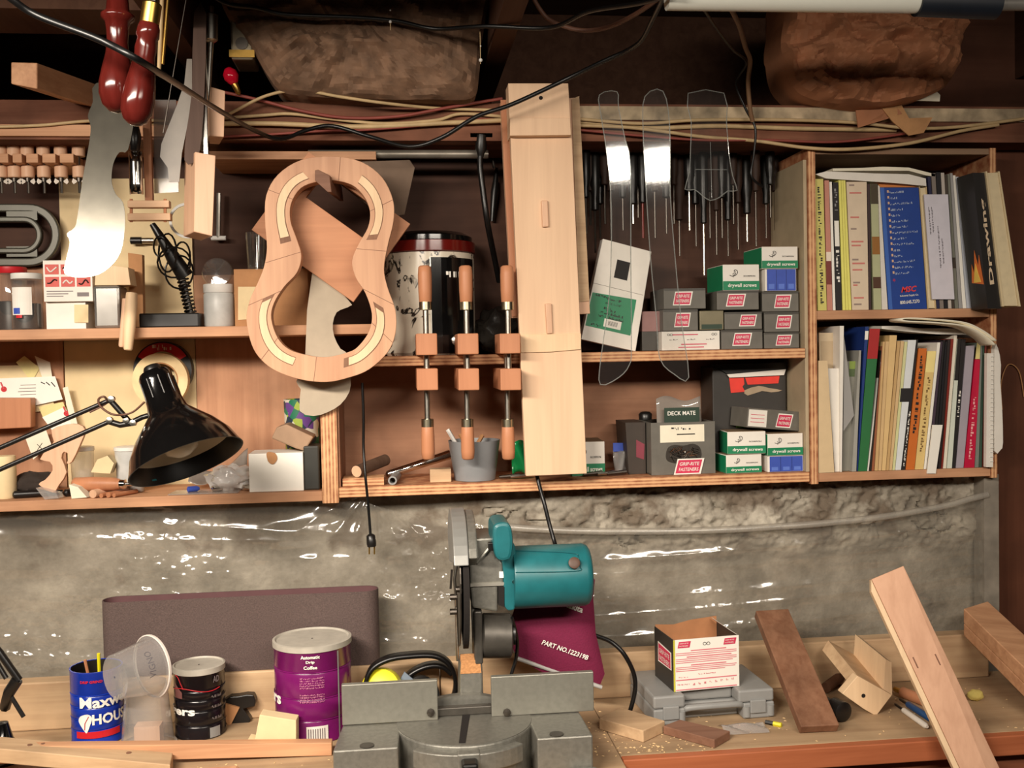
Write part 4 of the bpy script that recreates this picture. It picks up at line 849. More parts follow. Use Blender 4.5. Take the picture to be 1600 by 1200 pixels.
# ------------------------------------------------------------------ lower shelf cartons
Y = 2.125
px = (1114, 572, 1229, 742); x0, x1, z0, z1 = rect(*px, 2.2)
u = thing('black_carton', 'large torn black carton with red label patches behind the screw cartons', 'box', ((x0+x1)/2, 2.2, ZLR))
zt_ = P(1170, 572, 2.2).z
MB().box(x0, x1, 2.2, 2.29, ZLR+0.0003, zt_).build('body', flat('black_carton', C(50, 46, 42), 0.5), u, bevel=0.002)
MB().prism(PS([(1136, 584), (1228, 578), (1231, 566), (1112, 570)], 2.195), Vector((0, 0.006, 0.0))).build('lid_flap', M_black, u)
MB().prism(PS([(1136, 585), (1228, 577), (1225, 586), (1140, 590)], 2.192), Vector((0, 0.003, 0))).build('torn_edge', M_white, u)
for q in ([(1139, 590), (1162, 589), (1163, 600), (1160, 604), (1164, 612), (1142, 614)], [(1164, 590), (1218, 587), (1216, 599), (1168, 601)]): MB().prism(PS(q, 2.199), Vector((0, -0.0006, 0))).build('red_label', flat('orange_red_label', C(230, 58, 44), 0.5), u)
MB().prism(spl(PS([(1163, 610), (1185, 603), (1200, 606), (1222, 610), (1205, 613), (1190, 611), (1168, 618)], 2.199), 2, True), Vector((0, -0.001, 0))).build('torn_edge', flat('torn_kraft', C(170, 150, 124), 0.8), u)
for x in (1150, 1218): MB().prism(PS([(x, 655), (x+15, 654), (x+15, 668), (x, 668)], 2.199), Vector((0, -0.0006, 0))).build('green_sticker', flat('lime', C(120, 176, 52), 0.5), u)
Y = 2.115
pa, pb_, pc, pd = (1134, 710, 1191, 748), (1199, 712, 1256, 746), (1137, 674, 1196, 710), (1199, 677, 1255, 711)
carton('drywall', 'white and green drywall screws carton on the lower shelf beside the blue carton', pa, Y, ZLR+0.0005, 0.07, 3)
carton('blue', 'blue carton on the lower shelf beneath a drywall screws carton', pb_, Y, ZLR+0.0005, 0.07, 1)
ta, tb_ = top(pa, Y), top(pb_, Y)
carton('drywall', 'white and green drywall screws carton on its twin beside the large nail carton', pc, Y+0.004, ta+0.0005, 0.07, -4)
carton('drywall', 'white and green drywall screws carton standing on the lower blue carton', pd, Y, tb_+0.0005, 0.07, 1)
tc_ = max(top(pc, Y+0.004), top(pd, Y))
u = thing('fastener_carton', 'grey fastener carton lying tilted across the two lower drywall cartons', 'box', TR(P(1211, 682, 2.12).x, 2.13, tc_+0.002, 10, 6))
MB().box(-0.064, 0.064, 0, 0.075, 0, 0.042).build('body', M_grey, u, loc=True, bevel=0.001)
quad(u, -0.062, -0.018, 0.003, 0.039, M_white, 'white_panel')
for z in (0.012, 0.02, 0.028): quad(u, -0.057, -0.024, z, z+0.0012, M_pink, 'printed_line', -0.0007)
logo(u, 0.025, 0.02, 0.036, 0.03)
# big nail carton with window
px = (1017, 660, 1118, 741); Y = 2.13
x0, x1, z0, z1 = rect(*px, Y); w_ = x1-x0; h = z1-ZLR
u = thing('nail_carton', 'large grey nail carton with a clear window and deck screw packet standing in it', 'box', TR((x0+x1)/2, Y, ZLR+0.0005, 2))
MB().box(-w_/2, w_/2, 0, 0.003, 0, h).box(-w_/2, w_/2, 0.117, 0.12, 0, h).box(-w_/2, -w_/2+0.003, 0.003, 0.117, 0, h).box(w_/2-0.003, w_/2, 0.003, 0.117, 0, h).box(-w_/2, w_/2, 0.003, 0.117, 0, 0.003).build('body', M_grey, u, loc=True)
quad(u, -w_*0.36, w_*0.33, h*0.62, h*0.95, M_paper, 'paper_label')
text('~8', TR(-0.005, -0.0008, h*0.88) @ FRONT, u, M_blk, width=w_*0.3, height=h*0.05)
MB().tube([(-w_*0.1, -0.001, h*0.77), (w_*0.18, -0.001, h*0.77)], 0.0012, 6).build('printed_screw', M_blk, u, loc=True)
ow = [Vector((w_*a, -0.0005, h*c_)) for a, c_ in [(-0.27, 0.3), (-0.25, 0.5), (-0.15, 0.57), (0.0, 0.55), (0.15, 0.58), (0.26, 0.5), (0.27, 0.3), (0.1, 0.2), (-0.15, 0.22)]]
MB().prism(spl(ow, 3, True), (0, -0.0003, 0)).build('window', M_dsteel, u, loc=True)
random.seed(3)
bn = MB()
for k in range(46):
    a = random.uniform(0, 3.14); cx, cz = random.uniform(-0.2, 0.2)*w_, random.uniform(0.3, 0.5)*h; dv = Vector((math.cos(a), 0, math.sin(a)*0.7))*0.009
    bn.tube([Vector((cx, -0.0016, cz))-dv, Vector((cx, -0.0016-0.001*random.random(), cz))+dv], 0.0007, 5)
bn.build('nails', M_chrome, u, loc=True, kind='stuff')
logo(u, w_*0.08, h*0.15, w_*0.42, h*0.3, -0.003)
pk = MB().grid(lambda i, j: Vector((-0.047+0.1*i, 0.03+0.006*math.sin(i*3)+0.01*j, h*0.5+j*(0.105+0.006*math.sin(i*7)))), 12, 8); pk.build('packet', clear('packet_film', (0.75, 0.73, 0.7), 0.45, 0.12, 0.1, (0.5, 0.45, 0.4)), u, loc=True, smooth=60, thick=0.0006)
MB().box(-0.034, 0.044, 0.022, 0.024, h*0.9, h+0.03).build('packet_header', flat('dark_green_header', C(40, 60, 46), 0.5), u, loc=True)
text('DECK MATE', TR(0.004, 0.0215, h+0.018) @ FRONT, u, M_wprint, width=0.062, height=0.009, bold=0.02)
# dark side carton and black cap
px = (982, 660, 1010, 738); x0, x1, z0, z1 = rect(*px, 2.16)
u = thing('dark_carton', 'dark opened carton with a red side label beside the large nail carton', 'box', ((x0+x1)/2, 2.16, ZLR))
MB().prism([Vector((x0, 2.16, ZLR+0.0004)), Vector((x1-0.002, 2.16, ZLR+0.0004)), Vector((x1-0.002, 2.16, z1)), Vector((x0-0.006, 2.16, z1))], (0, 0.1, 0)).build('body', flat('brown_black', C(58, 48, 40), 0.6), u)
MB().prism(PS([(994, 687), (1007, 694), (1006, 718), (994, 714)], 2.1595), (0, -0.0005, 0)).build('label', flat('dull_pink_red', C(130, 52, 66), 0.5), u)
p = P(1017, 653, 2.17); MB().lathe([(0.004, 0), (0.014, 0.002), (0.015, 0.014), (0.010, 0.019), (0.001, 0.02)], TR(p.x-0.005, 2.2, z1+0.001), 18).build('black_cap', M_black, u, smooth=50)
# drywall carton behind plank end, blue-headed bag
carton('drywall', 'white and green drywall screws carton beside the lower end of the long board', (893, 690, 945, 738), 2.15, ZLR+0.0005, 0.1, -3)
u = thing('hook_packet', 'clear packet with a blue header lying on the lower shelf', 'packet', (P(972, 720, 2.2).x, 2.2, ZLR))
MB().prism(PS([(958, 692), (988, 692), (988, 704), (958, 706)], 2.2), (0, 0.002, 0)).build('header', M_blue, u)
bb = P(972, 704, 2.2)
MB().grid(lambda i, j: Vector((bb.x-0.02+0.045*i, 2.198+0.01*math.sin(i*9+j*3)-0.02*j, bb.z+(ZLR+0.004-bb.z)*j)), 12, 8).build('film', M_frost, u, smooth=60, thick=0.0005)
# green & white box leaning, with clear strip in front
u = thing('hardware_box', 'tilted white box with a green label, bar code and hang hole', 'box', P(960, 550, 2.16))
q = PS([(942, 373), (1018, 393), (993, 549), (908, 530)], 2.14)
MB().prism(q, (0, 0.03, 0)).build('body', M_white, u, bevel=0.001)
def onq(a, t): return q[0].lerp(q[1], a).lerp(q[3].lerp(q[2], a), t)+Vector((0, -0.0006, 0))
MB().prism([onq(0.02, 0.53), onq(0.86, 0.50), onq(0.86, 0.86), onq(0.02, 0.86)], (0, 0.0005, 0)).build('green_label', M_green, u)
MB().prism([onq(0.36, 0.16), onq(0.62, 0.16), onq(0.62, 0.34), onq(0.36, 0.34)], (0, 0.0005, 0)).build('hang_hole', M_void, u)
ex = (q[1]-q[0]).normalized(); ez = -(q[3]-q[0]).normalized()
def QX(a, t): p = onq(a, t)+Vector((0, -0.0004, 0)); return Matrix(((ex.x, ez.x, 0, p.x), (0, 0, -1, p.y), (ex.z, ez.z, 0, p.z), (0, 0, 0, 1)))
for s, a, t, w_ in (('#6 X 1-1/4"', 0.45, 0.6, 0.035), ('~10', 0.45, 0.555, 0.03), ('~8', 0.4, 0.66, 0.026), ('~20', 0.45, 0.7, 0.05), ('~22', 0.45, 0.735, 0.055), ('~7', 0.2, 0.83, 0.02), ('~12', 0.2, 0.545, 0.025)):
    text(s, QX(a, t), u, M_blk, width=w_, loc=False)
MB().prism([onq(0.34, 0.75), onq(0.66, 0.75), onq(0.66, 0.83), onq(0.34, 0.83)], (0, -0.0004, 0)).build('bar_code_label', M_white, u)
for k in range(9): MB().prism([onq(0.42+k*0.02, 0.765), onq(0.428+k*0.02, 0.765), onq(0.428+k*0.02, 0.81), onq(0.42+k*0.02, 0.81)], (0, -0.0006, 0)).build('bar', M_blk, u)
MB().tube([onq(0, 0.44), onq(0.97, 0.44)], 0.0005, 4).build('crease', flat('crease', C(170, 166, 160), 0.7), u)
# ================================================================== LOWER RIGHT CUBBY CLUTTER
o = MB().box(P(535, 750, 2.11).x, P(600, 750, 2.11).x, 2.112, 2.17, ZLR+0.0003, ZLR+0.016).build('plywood_offcut', M_plyedge, bevel=0.0008)
tag(o, 'small plywood offcut lying at the left end of the lower shelf', 'offcut')
u = thing('round_stick', 'dark round stick with a pale sawn end lying on the plywood offcut', 'stick', P(556, 734, 2.12))
a, b_ = P(557, 732, 2.125), P(602, 715, 2.22); a.z = ZLR+0.0165+0.0125; b_.z = a.z+0.012
MB().lathe([(0.0125, 0), (0.0125, (b_-a).length)], axisM(a, b_), 18).build('bark', wood('stick_bark', C(98, 74, 58), 'Z', 0.3), u, smooth=40)
MB().lathe([(0.0118, -0.0004), (0.0118, 0.0006)], axisM(a, b_), 18).build('sawn_end', M_maple, u)
u = thing('pvc_pipe', 'short white pipe end lying on the lower shelf beside the plywood offcut', 'pipe', P(613, 745, 2.11))
a = P(613, 743, 2.11); a.z = ZLR+0.0095; b_ = a+Vector((0.012, 0.1, 0))
MB().ring([a+Vector((0.009*math.cos(t*0.314), 0, 0.009*math.sin(t*0.314))) for t in range(20)], [a+Vector((0.006*math.cos(t*0.314), 0, 0.006*math.sin(t*0.314))) for t in range(20)], (0.01, 0.1, 0)).build('wall', M_gplast, u, smooth=40)
u = thing('steel_tube', 'long shiny steel tube slanting behind the handscrew clamps', 'tube', P(650, 722, 2.2))
a, b_ = P(603, 730, 2.19), P(702, 710, 2.24); a.z = ZLR+0.012
MB().lathe([(0.004, 0), (0.008, 0.004), (0.0095, (b_-a).length*0.6), (0.011, (b_-a).length)], axisM(a, b_), 18).build('tube', M_chrome, u, smooth=50)
o = MB().box(P(672, 742, 2.13).x, P(705, 742, 2.13).x, 2.13, 2.16, ZLR+0.0003, P(688, 733, 2.13).z).build('wood_block', M_pinex, bevel=0.001); tag(o, 'small pale wood block beside the grey plastic cup', 'block')
u = thing('plastic_cup', 'translucent grey plastic cup holding scraps under the handscrew clamps', 'cup', (P(742, 745, 2.16).x, 2.16, ZLR))
cx = P(742, 720, 2.15).x; hh = P(742, 688, 2.15).z-ZLR
MB().lathe([(0.001, 0.0008), (0.043, 0.0008), (0.055, hh), (0.0535, hh), (0.0415, 0.003), (0.001, 0.003)], TR(cx, 2.16, ZLR), 32).build('body', flat('grey_translucent', C(134, 136, 138), 0.4, 0, 0.05), u, smooth=40)
for k, (a, b_, m) in enumerate([((-0.03, 0.0, 0.07), (-0.055, 0.01, 0.115), M_wplast), ((0.0, 0.01, 0.07), (0.02, 0.02, 0.1), M_card), ((-0.01, -0.01, 0.07), (-0.03, 0.0, 0.105), M_card)]):
    MB().tube([Vector((cx, 2.16, ZLR-0.008))+Vector(a), Vector((cx, 2.16, ZLR-0.008))+Vector(b_)], 0.0045, 6).build('scrap', m, u)
u = thing('green_packet', 'crumpled green translucent packet beside the long pale board', 'packet', (P(808, 705, 2.2).x, 2.2, ZLR))
MB().grid(lambda i, j: Vector((P(800, 700, 2.2).x+0.05*i, 2.2+0.012*math.sin(i*7+j*4), ZLR+0.002+0.07*j+0.006*math.sin(i*5))), 10, 8).build('film', flat('green_film', C(24, 150, 84), 0.25), u, smooth=60, thick=0.0006)
random.seed(5)
for k, x in enumerate((795, 812, 925, 945, 962)):
    p = P(x, 738, 2.15); a = random.uniform(-0.6, 0.6)
    v = Vector((math.cos(a), 0.5*math.sin(a), 0))*0.022
    o = MB().tube([Vector((p.x, 2.14, ZLR+0.006))-v, Vector((p.x, 2.14, ZLR+0.008))+v], [0.003, 0.005], 8).build('metal_scrap', (M_dsteel, M_steel)[k % 2])
    tag(o, 'small metal tool bit lying on the lower shelf near the long board end', 'scrap', 'metal bits on the lower shelf')
# cords with plug
u = thing('extension_cord', 'thin black cord with a two-pin plug dangling over the plastic sheet', 'cord', P(580, 865, 2.05))
MB().tube(spl([P(566, 598, 2.075), P(568, 650, 2.08), P(568, 700, 2.085), P(571, 745, 2.075), P(574, 775, 2.08), P(577, 810, 2.085), P(579, 838, 2.085)], 6), 0.0028, 8).build('cord', M_rubber, u, smooth=60)
MB().lathe([(0.004, 0), (0.009, 0.004), (0.010, 0.02), (0.009, 0.026), (0.003, 0.0262)], axisM(P(579, 834, 2.085), P(581, 856, 2.085)), 14).build('plug', M_black, u, smooth=50)
for x in (577, 585): MB().tube([P(x, 852, 2.085), P(x, 866, 2.085)], 0.0016, 6).build('pin', M_brass, u)
cable('saw_cord', [(826, 640, 2.09), (832, 710, 2.088), (840, 748, 2.08), (850, 785, 2.06), (860, 825, 2.05), (869, 856, 2.03), (880, 900, 1.95)], 0.0042, M_rubber, 'black cord running from behind the long board down to the saw', 'cord')
# ================================================================== UPPER LEFT SHELF
def jar(name, label, px0, px1, ytop, Y, base, m, capm=None, caph=0.012, contents=None, cat='jar', taper=1.0):
    x0, x1, z0, z1 = rect(px0, ytop, px1, 505, Y); r = (x1-x0)/2; cx = (x0+x1)/2; h = z1-base-caph
    u = thing(name, label, cat, (cx, Y+r, base))
    A = TR(cx, Y+r, base+0.0004)
    MB().lathe([(r*0.9*taper, 0), (r*taper, 0.004), (r, h-0.004), (r*0.93, h)], A, 28).build('body', m, u, smooth=45)
    if capm: MB().lathe([(r*0.98, h+0.0002), (r*1.0, h+0.001), (r*1.0, h+caph-0.001), (r*0.95, h+caph)], A, 28).build('lid', capm, u, smooth=40)
    if contents: MB().lathe([(r*0.85, 0.003), (r*0.88, h*0.5), (r*0.85, h*0.52)], A, 24).build('contents', contents, u, smooth=40)
    return u, cx, Y+r, r, h
u, cx, cy, r, h = jar('glass_jar', 'glass jar with a white lid and paper label at the shelf end', 10, 58, 426, 2.13, ZUL, M_glass, M_wplast, 0.012, flat('dark_screws', C(40, 34, 30), 0.4))
fn = oncyl(cx, cy, r, ZUL, 0)
MB().grid(lambda i, j: fn(Vector((-0.022+0.04*i, 0.03+0.055*j, 0.001))), 8, 1).build('label', M_white, u)
MB().grid(lambda i, j: fn(Vector((-0.018+0.014*i, 0.032+0.012*j, 0.0016))), 3, 1).build('blue_mark', M_blue, u)
MB().grid(lambda i, j: fn(Vector((-0.012+0.012*i, 0.024+0.006*j, 0.0016))), 3, 1).build('red_mark', M_red, u)
u, cx, cy, r, h = jar('glass_jar', 'jar with a bright red lid standing behind the white-lidded glass jar', -16, 34, 416, 2.21, ZUL, M_glass, M_red, 0.014, flat('dark_screws', C(40, 34, 30), 0.4))
# cartons
x0, x1, z0, z1 = rect(72, 472, 134, 510, 2.15)
u = thing('white_carton', 'plain off-white carton under the carton with red pictures', 'box', ((x0+x1)/2, 2.15, ZUL))
MB().box(x0, x1, 2.15, 2.24, ZUL+0.0004, z1).build('body', M_white, u, bevel=0.001)
MB().grid(lambda i, j: P(116+22*i, 476+28*j, 2.147-0.006*math.sin(i*3.1)*math.sin(j*3.1)), 6, 6).build('bag_scrap', M_cream, u, smooth=60)
xz = z1
x0, x1, z0, z1 = rect(68, 407, 144, 467, 2.14); w_ = x1-x0; h = z1-xz
u = thing('picture_carton', 'white carton with a grid of small red pictures', 'box', TR((x0+x1)/2, 2.14, xz+0.0005, 2))
MB().box(-w_/2, w_/2, 0, 0.1, 0, h).build('body', M_white, u, loc=True, bevel=0.001)
for j in range(2):
    for i in range(3):
        a = -w_*0.46+i*w_*0.32; c_ = h*(0.66-0.3*j)
        quad(u, a, a+w_*0.28, c_, c_+h*0.24, flat('salmon_print', C(206, 86, 76), 0.6), 'picture')
        MB().tube(spl([Vector((a+w_*(0.04+0.2*t), -0.001, c_+h*(0.06+0.12*random.random()))) for t in (0, 0.35, 0.7, 1)], 3), 0.0014, 5).build('picture_line', (M_wprint, M_blk)[(i+j) % 2], u, loc=True)
for k in range(3): quad(u, -w_*0.44, w_*(0.1-0.1*k), h*(0.24-0.06*k), h*(0.26-0.06*k), flat('grey_print', C(120, 110, 110), 0.6), 'printed_line')
quad(u, w_*0.18, w_*0.42, h*0.12, h*0.22, flat('grey_print', C(120, 110, 110), 0.6), 'bar_code')
x0, x1, z0, z1 = rect(146, 446, 188, 511, 2.13)
o = MB().box(x0, x1, 2.13, 2.19, ZUL+0.0004, z1).build('metal_tin', flat('plated_tin', C(176, 172, 166), 0.22, 0.75, 0.1), bevel=0.006); tag(o, 'bright plated metal tin on the shelf below the sheet metal template', 'tin')
o = MB().prism([Vector((x0+0.002, 2.135, z1+0.0008)), Vector((x1+0.02, 2.135, z1+0.0008)), Vector((x1+0.016, 2.135, z1+0.036)), Vector((x0+0.006, 2.135, z1+0.045))], (0.0, 0.05, 0.0)).build('wood_block', M_inlay, bevel=0.001); tag(o, 'pale wedge-shaped wood block on the metal tin', 'block')
o = MB().prism(PS([(200, 395), (222, 398), (224, 510), (204, 512)], 2.2), (0, 0.02, 0)).build('cardboard_piece', M_card); tag(o, 'upright brown cardboard piece behind the metal tin', 'cardboard')
u = thing('wooden_awl', 'pale wooden tool handle hanging over the shelf edge', 'handle', P(202, 545, 2.07))
a, b_ = P(206, 458, 2.085), P(200, 547, 2.07); L = (a-b_).length
MB().lathe([(0.007, 0), (0.0085, 0.003), (0.0115, L*0.4), (0.0118, L*0.8), (0.0105, L)], axisM(b_, a), 20).build('grip', M_inlay, u, smooth=50)
MB().lathe([(0.004, 0), (0.006, 0.003), (0.0075, L*0.85)], axisM(b_+Vector((-0.014, 0.008, 0.006)), a+Vector((-0.012, 0.01, 0))), 16).build('rod', M_maple, u, smooth=50)
# black coil-spring device
u = thing('spring_lamp_base', 'black coil-spring stand with tangled black cord on a black block base', 'stand', (P(265, 505, 2.15).x, 2.17, ZUL))
x0, x1, z0, z1 = rect(217, 489, 311, 508, 2.13)
MB().box(x0, x1, 2.13, 2.22, ZUL+0.0004, z1).build('base', M_black, u, bevel=0.003)
a, b_ = Vector((P(298, 488, 2.16).x, 2.16, z1)), P(284, 430, 2.16); A = axisM(a, b_); L = (b_-a).length
MB().tube([A @ Vector((0.0105*math.cos(t*0.6), 0.0105*math.sin(t*0.6), L*t/110)) for t in range(111)], 0.0022, 6).build('spring', M_dsteel, u, smooth=60)
MB().tube([a, b_], 0.006, 8).build('core', M_black, u)
MB().tube([P(290, 432, 2.16), P(272, 405, 2.15), P(252, 372, 2.14), P(238, 350, 2.14)], [0.017, 0.015, 0.009, 0.006], 10).build('arm', M_black, u, smooth=60)
for cxp, cyp, rx, ry, ph in ((272, 410, 26, 24, 0), (262, 395, 14, 30, 1), (280, 425, 22, 26, 2), (250, 385, 10, 16, 0.5), (285, 400, 12, 22, 0)):
    MB().tube([P(cxp+rx*math.cos(t*0.35+ph), cyp+ry*math.sin(t*0.35+ph), 2.135+0.02*math.sin(t*0.35)) for t in range(18)], 0.002, 6, closed=True).build('cord_loop', M_rubber, u, smooth=60)
u = jar('plastic_jar', 'white plastic jar with a white screw cap behind the coil spring stand', 314, 362, 443, 2.14, ZUL, flat('milky', C(196, 196, 192), 0.4), M_wplast, 0.018)[0]
p = P(340, 425, 2.24); hz = P(340, 402, 2.24).z-ZUL
o = MB().lathe([(0.001, 0), (0.030, 0.001), (0.032, 0.004), (0.030, 0.010), (0.001, 0.012)], axisM(Vector((p.x, 2.24, ZUL+hz-0.033)), Vector((p.x, 1.24, ZUL+hz+0.1))), 28).build('clear_dish', M_glass, smooth=40)
tag(o, 'clear round dish leaning behind the white plastic jar', 'dish')
x0, x1, z0, z1 = rect(366, 420, 482, 504, 2.15)
u = thing('cardboard_box', 'brown cardboard box behind the waist of the guitar mold', 'box', ((x0+x1)/2, 2.15, ZUL))
MB().box(x0, x1, 2.15, 2.27, ZUL+0.0004, z1).build('body', M_card, u, bevel=0.001)
MB().prism(PS([(372, 448), (400, 448), (400, 498), (372, 500)], 2.1495), (0, -0.0006, 0)).build('paper_label', M_cream, u)
bz = z1
r = 0.021; cx = P(399, 400, 2.18).x; h = P(399, 363, 2.18).z-bz
o = MB().lathe([(0.001, 0.001), (r*0.85, 0.001), (r, h), (r*0.94, h), (r*0.78, 0.006), (0.001, 0.006)], TR(cx, 2.19, bz), 28).build('drinking_glass', M_glass, smooth=40)
tag(o, 'clear drinking glass standing on the cardboard box', 'glass')
# ================================================================== LOWER LEFT CUBBY
# papers pinned on the back
random.seed(21)
G = 'cards pinned to the wall'
cards = [([(-20, 572), (60, 570), (88, 640), (0, 650)], M_cream, 'cream slip pinned behind the white business card'), ([(25, 566), (38, 556), (62, 575), (50, 596), (44, 590)], flat('pale_yellow', C(228, 214, 150), 0.8), 'small yellow slip folded above the white business card'), ([(54, 556), (78, 566), (82, 592), (66, 590)], M_paper, 'small white slip pinned at the top of the card cluster'), ([(-20, 592), (86, 588), (98, 624), (52, 634), (-20, 622)], M_wprint, 'white business card with a small red guitar drawing'), ([(60, 636), (98, 628), (104, 640), (68, 654)], flat('pale_yellow', C(228, 214, 150), 0.8), 'yellow strip under the white business card'), ([(66, 652), (100, 636), (120, 662), (84, 676)], M_wprint, 'white card with a red mark beside the lamp arm'), ([(98, 606), (106, 604), (121, 662), (112, 668)], M_paper, 'narrow white strip standing beside the cards'), ([(38, 680), (72, 672), (80, 694), (52, 718)], M_paper, 'white slip with an x mark under the lamp arms')]
for k, (pts, m, lab) in enumerate(cards):
    Yk = 2.290-0.0022*k
    o = MB().prism(PS(pts, Yk), (0, 0.0005, 0)).build('paper_card', m); tag(o, lab, 'card')
    if 'red' in lab:
        a = P(6, 608, Yk-0.0006) if k == 3 else P(104, 646, Yk-0.0006)
        MB().lathe([(0.0004, 0), (0.006, 0), (0.006, 0.0004), (0.0004, 0.0004)], axisM(a, a+Vector((0, -1, 0))), 14).build('red_mark', M_red, o)
        MB().tube([a+Vector((0, -0.0002, 0)), a+Vector((-0.006, -0.0002, 0.015))], 0.0018, 5).build('red_mark', M_red, o)
    if k == 3:
        for y in (602, 607, 612, 617): MB().tube([P(28+2*(y % 3), y, Yk-0.0004), P(56, y-1, Yk-0.0004)], 0.0006, 4).build('printed_line', flat('grey_print', C(120, 110, 110), 0.6), o)
        for x in (64, 72, 80): MB().tube([P(x, 597, Yk-0.0004), P(x+6, 604-(x % 5), Yk-0.0004)], 0.001, 4).build('scribble', M_blk, o)
    if k == 7: 
        for q in (((58, 694), (66, 702)), ((66, 692), (58, 704))): MB().tube([P(*q[0], Yk-0.0004), P(*q[1], Yk-0.0004)], 0.0006, 4).build('scribble', M_blk, o)
# tape rolls on the pale panel
u = thing('tape_roll', 'masking tape roll over a black and red rimmed disc hung on the pale panel', 'tape', P(255, 628, 2.27))
def disc(name, cxp, cyp, ro, ri, Y, d, m):
    c_ = P(cxp, cyp, Y); k = Y/F
    o_ = [c_+Vector((ro*k*math.cos(t*math.pi/20), 0, ro*k*math.sin(t*math.pi/20))) for t in range(40)]
    i_ = [c_+Vector((ri*k*math.cos(t*math.pi/20), 0, ri*k*math.sin(t*math.pi/20))) for t in range(40)]
    return MB().ring(o_, i_, (0, d, 0)).build(name, m, u, smooth=40)
disc('black_disc', 254, 578, 43, 30, 2.272, 0.028, M_black)
c_ = P(254, 578, 2.2715); k_ = 2.27/F
arc = [c_+Vector((rr*k_*math.cos(R(t)), 0, rr*k_*math.sin(R(t)))) for rr, ts in ((41, range(30, 151, 8)), (28, range(150, 29, -8))) for t in ts]
MB().prism(arc, (0, -0.0006, 0)).build('red_label', M_red, u)
text('~8', TR(c_.x, c_.y-0.0014, c_.z+34*k_) @ FRONT, u, M_wprint, width=0.04, loc=False)
disc('tape', 250, 594, 41, 27, 2.248, 0.0238, flat('masking_tape', C(232, 206, 156), 0.7))
disc('core', 250, 594, 27, 25, 2.249, 0.022, M_card)
# desk lamp
YL = 1.88
u = thing('desk_lamp', 'black swing-arm desk lamp with a flared shade', 'lamp', (PZ(-10, 1140, BZ).x, PZ(-10, 1140, BZ).y, BZ))
el1, el2 = P(-140, 760, YL), P(-140, 795, YL)
MB().tube([P(172, 625, YL), el1], 0.0042, 8).build('arm_rod', M_black, u, smooth=50)
MB().tube([P(170, 659, YL), el2], 0.0042, 8).build('arm_rod', M_black, u, smooth=50)
MB().tube([P(172, 625, YL), P(203, 660, YL)], 0.0052, 8).build('link', M_black, u, smooth=50)
MB().tube([P(168, 658, YL), P(188, 664, YL), P(212, 660, YL)], 0.0055, 8).build('link', M_black, u, smooth=50)
for x, y in ((173, 624), (170, 657), (196, 657), (207, 661)):
    p = P(x, y, YL-0.008); MB().lathe([(0.001, 0), (0.0055, 0.001), (0.0055, 0.012), (0.001, 0.013)], axisM(p, p+Vector((0, 1, 0))), 12).build('pivot_bolt', M_steel, u, smooth=40)
MB().tube([P(205, 660, YL), P(222, 652, YL), P(236, 648, YL)], 0.0048, 8).build('neck_stem', M_black, u, smooth=50)
MB().tube(spl([P(226, 628, YL-0.02), P(205, 645, YL-0.02), P(178, 648, YL-0.015), P(158, 636, YL-0.01), P(154, 624, YL-0.01), P(163, 620, YL-0.01), P(166, 630, YL), P(140, 644, YL)], 6), 0.002, 6).build('cord', flat('brown_cord', C(96, 62, 46), 0.6), u, smooth=60)
a = P(243, 590, YL+0.02); b_ = P(292, 722, YL-0.03); A = axisM(a, b_); L = (b_-a).length; K = YL/F
prof = [(14, -0.06), (22, -0.05), (25, -0.01), (25, 0.06), (24, 0.1), (27, 0.3), (31, 0.42), (44, 0.52), (62, 0.66), (77, 0.82), (85, 0.97), (87, 1.0)]
inn_ = [(85, 1.0), (83, 0.97), (75, 0.82), (64, 0.70), (42, 0.54), (28, 0.44), (20, 0.3), (18, 0.1), (2, 0.1)]
MB().lathe([(r*K, t*L) for r, t in prof], A, 48, caps=False).build('shade', M_blackg, u, smooth=50)
MB().lathe([(87*K, L), (85*K, L)], A, 48, caps=False).build('rim', M_black, u)
MB().lathe([(r*K, t*L) for r, t in inn_[:3]], A, 48, caps=False).build('inner_wall', M_black, u, smooth=50)
MB().lathe([(r*K, t*L) for r, t in inn_[2:]], A, 48, caps=False).build('reflector', flat('reflector_white', C(206, 196, 176), 0.5, 0, 0.03), u, smooth=50)
MB().lathe([(2*K, -0.058*L), (14*K, -0.0598*L)], A, 24, caps=False).build('shade_cap', M_black, u)
for k in range(9):
    q = 2*math.pi*k/9; MB().tube([A @ Vector((25.2*K*math.cos(q), 25.2*K*math.sin(q), 0.04*L)), A @ Vector((25.5*K*math.cos(q), 25.5*K*math.sin(q), 0.26*L))], 0.0016, 6).build('vent_rib', M_black, u)
MB().lathe([(0.004, 0.12*L), (12*K, 0.2*L), (13*K, 0.45*L), (26*K, 0.6*L), (30*K, 0.74*L), (24*K, 0.86*L), (10*K, 0.92*L), (1*K, 0.93*L)], A, 28).build('bulb', flat('bulb_glass', C(236, 230, 214), 0.25), u, smooth=60)
MB().lathe([(12*K, -0.13*L), (14*K, -0.10*L), (13*K, -0.055*L)], A, 16).build('switch_cap', M_black, u, smooth=40)
MB().prism([A @ Vector((x_*K, -86*K if False else -82*K, z_*L)) for x_, z_ in ((-4, 0.9), (4, 0.9), (4, 0.95), (-4, 0.95))], (0, -0.002, 0)).build('sticker', M_teal, u)
